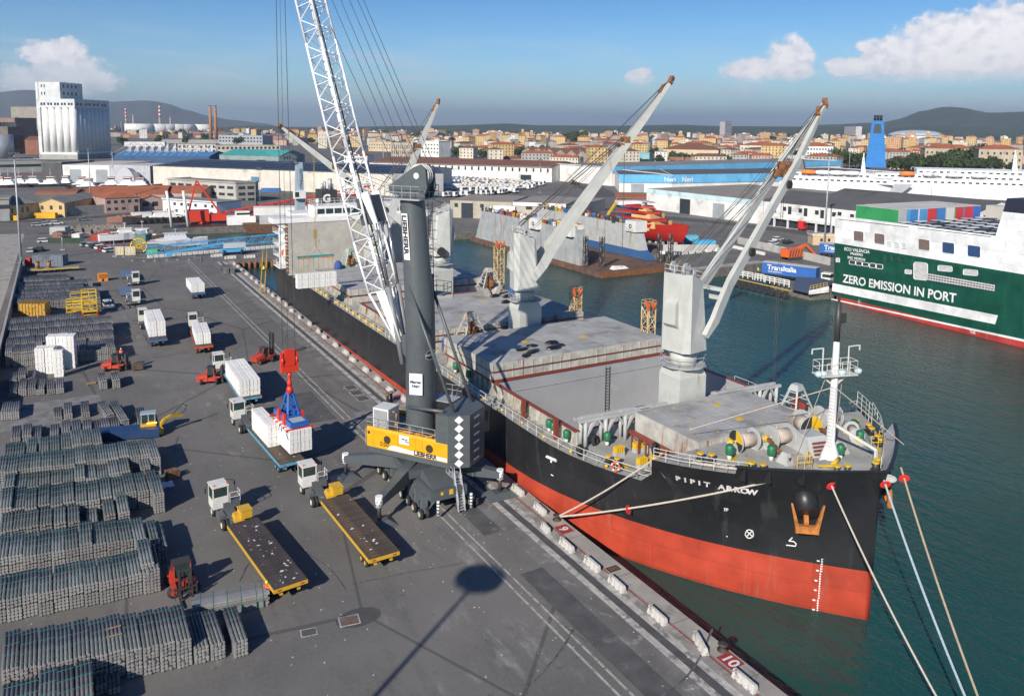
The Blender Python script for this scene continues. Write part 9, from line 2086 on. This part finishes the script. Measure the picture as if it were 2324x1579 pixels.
# low white barrier lines and roads on the right bank
def strip(name,pts,w_,z,m,kind='structure'):
 mb = MB()
 for a,b in zip(pts,pts[1:]):
  a,b = Vector((*a[:2],0)),Vector((*b[:2],0)); n = (b-a).normalized(); n = Vector((-n.y,n.x,0))*w_/2; mb.quad(a-n+up3*z,b-n+up3*z,b+n+up3*z,a+n+up3*z)
 ob = mb.build(name,m); ob['kind'] = kind; return ob
strip('dock_pavement',[(142,158.3),(171,158.6)],3.6,.008,CONC); strip('port_road',[g(A7,850,840),g(A7,1880,930),g(A8,600,1060),(226,120)],9,.012,DARKT); strip('side_lane',[g(A3,-300,935),g(A3,400,915),g(A3,900,880),g(A3,1450,830)],9,.012,DARKT); strip('lane_marking',[g(A3,-300,950),g(A3,400,930),g(A3,900,893),g(A3,1450,842)],.5,.02,LINE)
strip('slope_road',[g(A7,860,700),g(A7,640,560),g(A7,560,500)],16,.012,DARKT); strip('kerb_light',[g(A7,620,720),g(A7,900,830),g(A7,1880,900),g(A8,300,1000)],1.,.02,CONCP)
t = thing('barrier_line','long chain of low white barriers with gaps curving along the dock road','barrier',(0,0,0)); BL_ = [at(*A7(u,v)) for u,v in ((1365,1215),(1500,1225),(1700,1205),(1870,1190),(2020,1165),(2323,1235))]
bme = MB().box(-1,1,-.3,.3,0,.9).mesh('barrier',WWHT); k = 0
for a,b in zip(BL_,BL_[1:]):
 n = int((b-a).length/2.6)
 for i in range(n): p = a.lerp(b,i/n); inst(bme,'barrier',t,p,(0,0,math.atan2((b-a).y,(b-a).x)))
mb = MB(); a,b = at(*A7(1370,1190)),at(*A7(1870,1190)); mb.bar(a+up3*1.,b+up3*1.,.3,2.); a,b = at(*A7(2050,1120)),at(*A8(560,1320)); mb.bar(a+up3*1.1,b+up3*1.1,.3,2.2); tag(mb.build('hoarding',simple('hoarding',(.45,.44,.42))),'grey corrugated hoarding along the quay of the dockyard','fence')
# TransItalia lorries
def transitalia(R,u0,v0,u1,v1,la,cab=True):
 a,b = at(*R(u0,v0)),at(*R(u1,v1)); d = (b-a).normalized(); L = 13.5; rz = math.atan2(d.y,d.x); t = thing('articulated_lorry',la,'lorry',(a.x,a.y,0),rz)
 tb_ = simple('italia_blue',(.03,.12,.38)); mb = MB(); mb.box(0,L,0,2.55,1.2,4.); mb.build('trailer_box',tb_,t); mb = MB(); mb.box(-.03,L+.03,-.03,2.58,4.001,4.1); mb.build('roof',simple('trailer_roof',(.5,.49,.46)),t)
 for s_,z_,sz,x_ in (('TransItalia',2.35,1.75,1.4),('www.transitalia.it',1.75,.5,1.6)): text(s_,sz,WMK,t,a+d*x_+Vector((d.y,-d.x,0))*.03+up3*z_,d,up3,bold=.04 if sz > 1 else .01)
 for x in (1.6,2.9,4.2,11.8,13.,16.): mb = MB(); mb.tube((x,0,.5),(x,.35,.5),.5,12); mb.tube((x,2.2,.5),(x,2.55,.5),.5,12); mb.build('wheel',BLACK,t)
 mb = MB(); mb.box(.3,L+3.6,.4,2.1,.7,1.15); mb.build('chassis',BLACK,t)
 if cab: mb = MB(); mb.box(L+1.2,L+3.4,.1,2.2,1.16,3.1); mb.m = 1; mb.box(L+1.5,L+3.43,.06,2.24,2.1,2.85); mb.build('cab',[WWHT,GLASS],t)
transitalia(R3(1600,560,2.5365),770,340,1070,380,'blue TransItalia lorry with a white cab on the quay beside the ferry ramp'); transitalia(A8,460,1240,700,1260,'blue TransItalia trailer partly hidden behind the ferry stern',False)
t = thing('lorry_cab','bright red lorry tractor parked under the arcades of the white port building','lorry',(*g(A8,320,1010),0),.1); mb = MB(); mb.box(0,2.3,0,2.4,.8,3.6); mb.box(2.3,5.2,.3,2.1,.7,1.1); mb.m = 1; mb.box(.2,1.8,-.03,2.43,2.1,2.9); mb.build('cab',[simple('cab_red',(.65,.02,.03)),GLASS],t); [wheel(t,x,.2,.5,.3,CHAS) for x in (1.,4.4)]
# white guard fence and the tyre-hung quay edge
t = thing('quay_fence','white slatted guard fence along the tyre-hung quay before the TransItalia lorry','fence',(0,0,0)); RR = R3(1600,560,2.5365)
for i,(u0,v0,u1,v1) in enumerate(((620,335,715,352),(728,355,785,365),(793,370,945,402))):
 a,b = at(*RR(u0,v0)),at(*RR(u1,v1)); mb = MB(); n = max(3,int((b-a).length/1.4))
 for k in range(n+1): p = a.lerp(b,k/n); mb.bar(p,p+up3*1.7,.2)
 for z in (.7,1.2,1.65): mb.bar(a+up3*z,b+up3*z,.1,.22)
 mb.build('fence_section',WWHT,t)
mb = MB(); a,b = at(*RR(600,345)),at(*RR(955,425)); mb.bar(a+up3*.06,b+up3*.06,.5,.1); tag(mb.build('yellow_kerb',SYEL),'yellow painted kerb along the tyre-hung quay edge','kerb')
for k in range(9): p = a.lerp(b,(k+.5)/9); mb = MB(); torus(mb,(p.x-.6,p.y,-1.1),(-1,-.2,0),.7,.35,10,5); tag(mb.build('tyre_fender',BLACK),'black tyre fender under the yellow kerb of the far quay, %s from the left' % ['first','second','third','fourth','fifth','sixth','seventh','eighth','ninth'][k],'tyre','far quay tyre fenders')
p = at(*RR(748,318)); person((p.x,p.y,0),.5,'worker in yellow hi-vis behind the white guard fence by the TransItalia lorry',HIVIS,WHITEP,1.75)
p = at(*RR(960,225)); t = thing('excavator','orange crawler machine with a striped counterweight and an arm bent to the ground','excavator',(p.x,p.y,0),0); mb = MB(); mb.box(-3,3,-1.5,1.5,.9,3.2); mb.m = 1
for k in range(5): mb.hexa([(-2.6+k*1.1,-1.53,1),(-2.2+k*1.1,-1.53,1),(-2.2+k*1.1,-1.5,1),(-2.6+k*1.1,-1.5,1)],[(-2.1+k*1.1,-1.53,3),(-1.7+k*1.1,-1.53,3),(-1.7+k*1.1,-1.5,3),(-2.1+k*1.1,-1.5,3)])
mb.m = 0; mb.bar((2,0,3),(5,-.5,4),.7); mb.bar((5,-.5,4),(9,-1.2,.5),.7); mb.m = 1; mb.box(-2.6,2.6,-1.7,-1.,0,.9); mb.box(-2.6,2.6,1.,1.7,0,.9); mb.build('machine',[paint('bright_orange',(.7,.13,.03)),DKM],t)
# ================================================================ floating dock, yacht
t = thing('floating_dock','long grey floating dock wall with rust streaks and white control cabins','floating dock',(124.1,178,WL)); DW = M('dock_grey',(.34,.36,.37),rough=.7,var=.14,scale=.4,dirt=(.28,.17,.09),dscale=.8,dthr=.54,streak=True,coords='World'); DB = simple('dock_blue',(.03,.1,.25)); DD = M('dock_deck',(.13,.075,.05),rough=.9,var=.3,scale=.5,coords='World')
mb = MB(); mb.hexa([(124.,180,WL-1),(124.,246,WL-1),(127,246,WL-1),(127,180,WL-1)],[(124.,183,8.7),(124.,240,8.7),(127,240,8.7),(127,183,8.7)]); mb.build('near_wall',DW,t,True)
mb = MB(); mb.hexa([(146,178,-.9),(146,246,-.9),(149,246,-.9),(149,178,-.9)],[(146,182,1.5),(146,240,1.5),(149,240,1.5),(149,182,1.5)]); mb.m = 1; mb.hexa([(146,182,1.51),(146,240,1.51),(149,240,1.51),(149,182,1.51)],[(146,185,8.7),(146,240,8.7),(149,240,8.7),(149,185,8.7)]); mb.build('far_wall',[DB,SGREY],t,True)
mb = MB(); mb.box(122.5,150,168.6,246,WL-1,-1.0); mb.m = 1; mb.box(122.45,143.6,168.5,168.59,WL-.5,-1.05); mb.build('pontoon',[DD,RUSTM],t,True)
for x,y,z,la in ((123.3,186,8.72,0),(123.3,204,8.72,0),(146,186,8.72,0)): mb = MB(); mb.box(x-.6,x+3.6,y-2.5,y+2.5,z-2.,z+1.2); mb.m = 1; torus(mb,(x-.65,y,z-.4),(1,0,0),.5,.15,10,4); mb.build('control_cabin',[WWHT,BLACK],t,True)
mb = MB(); dr = random.Random(6)
for k in range(190): x,y = dr.choice((124.4,146.4))+dr.uniform(0,2.4),dr.uniform(184,242); mb.m = dr.choice((0,0,1,2,3,4)); mb.cbox((x,y,8.72+dr.uniform(.3,.9)),(dr.uniform(.3,1.4),dr.uniform(.3,1.6),dr.uniform(.6,1.9)),dr.uniform(0,1))
mb.build('deck_gear',[DKM,REDS,BLUEP,SYEL,WWHT],t,True,kind='stuff')
mb = MB(); mb.rail([(124.1,183,8.7),(124.1,240,8.7)],1.1,.06,2.2,2); mb.rail([(146,184,8.7),(146,240,8.7)],1.1,.06,2.2,2); mb.build('dock_rail',DKM,t,True)
mb = MB()
for x,y in ((124.6,179.),(128,176),(147,174.5),(149.4,172.5)): lattice(mb,(x,y,-1),(x,y,7.5),.9,6,.12,.07)
mb.build('guide_towers',DKM,t,True,kind='stuff')
for x,y,la in ((125.5,171.,'white wreck of a small vehicle lying on the rusty pontoon deck'),): mb = MB(); mb.hexa([(-2.6,-.9,0),(2.6,-.9,0),(2.6,.9,0),(-2.6,.9,0)],[(-2.,-.6,.9),(1.6,-.6,.7),(1.6,.6,.7),(-2.,.6,.9)]); ob = mb.build('vehicle_wreck',WWHT); ob.location = (131,172,-.99); tag(ob,la,'wreck')
t = thing('tank','bright red horizontal tank ashore beside the blue skip','tank',(*g(A7,615,955),0),-.4); mb = MB(); mb.lathe([(.4,-2.6),(1.5,-2.2),(1.7,0),(1.5,2.2),(.4,2.6)],(0,0,1.8),14,'x'); mb.build('shell',simple('cab_red',(.65,.02,.03)),t); mb = MB(); mb.box(-1.5,-1.1,-1,1,0,.8); mb.box(1.1,1.5,-1,1,0,.8); mb.build('saddle',DKM,t)
crate(A7,625,685,990,955,3,BLUEP,'blue skip next to the bright red tank',cat='skip',name='skip'); crate(A7,910,970,1045,1000,3,BLUEP,'blue cabin on the dock wall before the red yacht',cat='cabin',name='cabin')
crate(A7,1660,1845,1150,1095,3,simple('cont_lightblue',(.08,.38,.62)),'long light blue container in front of the red yacht bow'); crate(A7,1570,1690,1095,1050,3,simple('cont_lightblue2',(.12,.4,.55)),'shorter light blue container behind the long one beside the yacht bow')
yb,ys = at(*A7(1545,1150),0),at(*A7(990,1060),0); d = (yb-ys); Ly = d.length*1.0; t = thing('yacht_hull','bright red unfinished superyacht hull on blocks with yellow window panels','yacht',(ys.x,ys.y,1.),math.atan2(d.y,d.x))
YR = simple('primer_red',(.36,.018,.012),rough=.5,dirt=None,dthr=.9); YY = simple('panel_yellow',(.62,.42,.16)); mb = MB(); rows = []; By = 9.; mb.sm = True
for k in range(13): f = k/12; w_ = By/2*(1 if f < .55 else max(.02,1-((f-.55)/.45)**1.8)); top = 4.4+1.6*f; xo = f*Ly; fl_ = (0 if f < .7 else (f-.7)/.3)*2.5; rows.append([(xo+fl_,-w_,top),(xo+fl_*.6,-w_*.93,top*.5),(xo,-w_*.7,.3),(xo,0,0),(xo,w_*.7,.3),(xo+fl_*.6,w_*.93,top*.5),(xo+fl_,w_,top)])
mb.grid(rows); mb.sm = False; mb.quad(*rows[0])
for a,b in zip(rows,rows[1:]): mb.quad((a[0][0],a[0][1]*.98,a[0][2]-.6),(b[0][0],b[0][1]*.98,b[0][2]-.6),(b[6][0],b[6][1]*.98,b[6][2]-.6),(a[6][0],a[6][1]*.98,a[6][2]-.6))
mb.build('hull',YR,t)
mb = MB()
for z0,z1,a,b,w_ in ((4.,6.2,.12,.70,.46),(6.9,8.4,.22,.60,.38),(9.0,10.0,.30,.50,.26)):
 mb.m = 1; mb.box(a*Ly+2,b*Ly,-By*w_,By*w_,z0,z1); mb.m = 0; n = Ly*(b+.05); mb.hexa([(a*Ly-4,-By*w_-.8,z1+.01),(n-3,-By*w_-.8,z1+.01),(n,0,z1+.01),(n-3,By*w_+.8,z1+.01),(a*Ly-4,By*w_+.8,z1+.01)],[(a*Ly-3.6,-By*w_-.6,z1+.65),(n-3.2,-By*w_-.6,z1+.65),(n-.4,0,z1+.65),(n-3.2,By*w_+.6,z1+.65),(a*Ly-3.6,By*w_+.6,z1+.65)])
mb.box(Ly*.08,Ly*.3,-By*.45,By*.45,4.2,6.8); mb.m = 2; mb.bar((Ly*.3,0,12.2),(Ly*.52,0,11.9),2.5,.3); mb.bar((Ly*.36,0,10.),(Ly*.4,0,12.),1.2); mb.build('superstructure',[YR,YY,SGREY],t)
mb = MB(); [mb.box(Ly*(.3+k*.04),Ly*(.3+k*.04)+1.2,-By/2-.04,-By/2+.3,3.2,4.1) for k in range(8)]; mb.build('hull_panels',YY,t,kind='stuff'); mb = MB(); [mb.box(Ly*(.15+k*.1)-.4,Ly*(.15+k*.1)+.4,y_-.4,y_+.4,-1,.35) for k in range(9) for y_ in (-1.5,1.5)]; mb.build('keel_block',SGREY,t,kind='stuff')
p = at(*A7(830,985)); t = thing('telehandler','yellow telescopic crane arm reaching up beside the grey dock wall','mobile crane',(p.x,p.y,0),0); mb = MB(); mb.bar((-1.5,0,1),(5.5,0,9.5),.7); mb.m = 1; mb.box(-3,2,-1.2,1.2,.4,1.4); mb.build('arm',[SYEL,DKM],t)
t = thing('site_crane_truck','row of white vans parked behind the floating dock','vans',(*g(A7,860,965),0)); mb = MB(); [mb.box(k*3.2,k*3.2+2.2,0,4.8,.4,2.3) for k in range(5)]; mb.build('vans',WWHT,t,kind='stuff')
t = thing('flat_barge','white flat barge section with navy underside before the brick store','barge section',(*g(A7,965,800),0),-.35); mb = MB(); mb.box(0,24,0,6,1.4,3.2); mb.m = 1; mb.box(1,23,.3,5.7,.3,1.39); mb.build('hull',[WWHT,simple('cont_navy',(.05,.1,.25))],t)
# ================================================================ white passenger ferries at the far right
def pax(x0,y0,L,B,rz,label,decks,funnel=None,name='passenger_ferry'):
 t = thing(name,label,'passenger ferry',(x0,y0,WL),rz); PW = simple('ferry_bright',(.78,.79,.80),dthr=.7); mb = MB(); rows = []
 for k in range(11): f = k/10; w_ = B/2*(1 if f < .78 else max(.03,1-((f-.78)/.22)**1.7)); fo = 0 if f < .78 else (f-.78)/.22*7; rows.append([(f*L+fo,-w_,9.5),(f*L,-w_*.9,3),(f*L,-w_*.8,-1),(f*L,w_*.8,-1),(f*L,w_*.9,3),(f*L+fo,w_,9.5)])
 mb.grid(rows); mb.quad(*rows[0]); mb.quad(*([r[0] for r in rows]+[r[5] for r in rows][::-1])); mb.build('hull',PW,t)
 for i,(a,b,h) in enumerate(decks):
  z = 9.52+i*2.8; mb = MB(); mb.box(a*L,b*L,-B*.48+i*.4,B*.48-i*.4,z,z+2.78); dk = mb.build('deck_house',PW,t); mb = MB(); n = int((b-a)*L/3.4); [mb.box(a*L+1.2+k*3.4,a*L+3+k*3.4,-B*.48+i*.4-.05,-B*.48+i*.4+.05,z+1,z+1.9) for k in range(n)]; mb.build('windows',WIN,dk,kind='stuff')
  mb = MB(); mb.rail([(a*L-3,-B*.48+i*.4-.1,z+2.8),(b*L+1,-B*.48+i*.4-.1,z+2.8)],1,.08,5,1); mb.build('rail',PW,dk)
 z = 9.5+len(decks)*2.8; a,b,h = decks[-1]; mb = MB(); mb.hexa([(b*L-7.5,-1.2,z),(b*L-5,-1.2,z),(b*L-5,1.2,z),(b*L-7.5,1.2,z)],[(b*L-7,-.5,z+9),(b*L-6.2,-.5,z+9),(b*L-6.2,.5,z+9),(b*L-7,.5,z+9)]); [mb.bar((b*L-6.5,-3,z+q),(b*L-6.5,3,z+q),.4) for q in (5,7.5)]; mb.tube((b*L-6.5,0,z+9),(b*L-6.5,0,z+11.5),.3,6); mb.build('mast',PW,t)
 for k in range(4): mb = MB(); mb.lathe([(.2,-4),(1.2,-3.4),(1.4,0),(1.2,3.4),(.2,4)],(L*(.25+k*.12),-B*.5-.6,15.3),8,'x'); mb.build('lifeboat',[simple('lifeboat_o',(.75,.22,.05)) if k == 0 else PW],t)
 if funnel:
  fx,m1,hh,w_ = funnel; mb = MB(); mb.hexa([(fx-w_,-w_*.8,z),(fx+w_,-w_*.8,z),(fx+w_,w_*.8,z),(fx-w_,w_*.8,z)],[(fx-w_*.55,-w_*.5,z+hh),(fx+w_*.55,-w_*.5,z+hh),(fx+w_*.55,w_*.5,z+hh),(fx-w_*.55,w_*.5,z+hh)]); fu = mb.build('funnel',m1,t)
  mb = MB(); [mb.tube((fx+q,r,z+hh),(fx+q,r,z+hh+3.2),.7,8) for q in (-1.6,0,1.6) for r in (-1.2,1.2)]; mb.build('exhaust_pipe',BLACK,fu,kind='stuff')
  mb = MB(); [mb.hexa([(fx-w_*.4,s_*w_*.62,z+hh*.74),(fx+w_*.4,s_*w_*.62,z+hh*.74),(fx+w_*.4,s_*w_*.5,z+hh*.74),(fx-w_*.4,s_*w_*.5,z+hh*.74)],[(fx-w_*.3,s_*w_*.56,z+hh*.93),(fx+w_*.3,s_*w_*.56,z+hh*.93),(fx+w_*.3,s_*w_*.45,z+hh*.93),(fx-w_*.3,s_*w_*.45,z+hh*.93)]) for s_ in (-1,1)]; mb.build('vent_louvre',WIN,fu,kind='stuff')
 return t
q0,q1 = at(*A8(200,640),WL),at(*A8(1180,700),WL)
def ferry_at(R,u0,v0,u1,v1,B,label,decks,funnel=None,k=1.):
 a,b = at(*R(u0,v0),WL),at(*R(u1,v1),WL); d = b-a; return pax(a.x,a.y,d.length*k,B,math.atan2(d.y,d.x),label,decks,funnel)
FB = simple('funnel_blue',(.03,.17,.45),dthr=.75)
ferry_at(A8,120,690,1180,735,22,'nearer white passenger ferry with rows of dark windows behind the corrugated roofs',[(.04,.95,1),(.06,.80,1)],(8,NAVY2,9,5))
ferry_at(A8,820,700,2600,770,26,'large white passenger ferry with a tall blue funnel and a white bridge',[(.03,.92,1),(.05,.9,1),(.3,.86,1)],(8,FB,27,5.6))
# masts, lamp posts
for R,u,v,vt,la,rg in ((A3,193,1300,300,'tall grey light mast at the left edge beside the boundary wall',False),(A3,828,805,250,'tall light mast in front of the white silos',False),(A8,512,1140,280,'tall light mast right of the foremost crane jib',False),(T2,1157,1545,1245,'thin light mast between the lattice boom and the crane head',False),(T3,360,1440,1200,'thin light mast among the first town houses left of the second jib',False),(T3,615,1545,1330,'light mast by the sloping road behind the beige shed',False),(T4,735,1555,1270,'left one of two tall masts left of the blue funnel',False),(T4,778,1510,1290,'right one of two tall masts left of the blue funnel',False),(A7,252,660,360,'light mast behind the tan roof of the beige shed',False),(A7,1545,420,300,'thin mast in front of the dark red store',False),(A3,1030,560,260,'slim dark mast right of the white silos',False),(A8,1475,760,480,'mast between the port building and the white ferry',False),(A3,1040,1240,990,'lamp post beside the tan fence panels',False),(A3,568,1180,1010,'white pole at the corner of the green netted yard',False),(A6,38,770,430,'brown wooden pole before the cream warehouse',False)):
 p = at(*R(u,v)); h = hz(*R(u,vt),p.x,p.y); light_mast(p.x,p.y,h,la,rg,r=.34 if h > 20 else .16)
# ================================================================ the air over the harbour
hm = bpy.data.materials.new('haze_air'); hm.use_nodes = True; nt = hm.node_tree; nt.nodes.clear(); pv = nt.nodes.new('ShaderNodeVolumePrincipled'); out = nt.nodes.new('ShaderNodeOutputMaterial'); nt.links.new(pv.outputs[0],out.inputs['Volume'])
pv.inputs['Color'].default_value = (.66,.81,1.,1); pv.inputs['Density'].default_value = HAZE; pv.inputs['Anisotropy'].default_value = .2
mb = MB(); mb.box(-19000,27000,-600,31000,-11,650); stuff(mb.build('haze',hm))
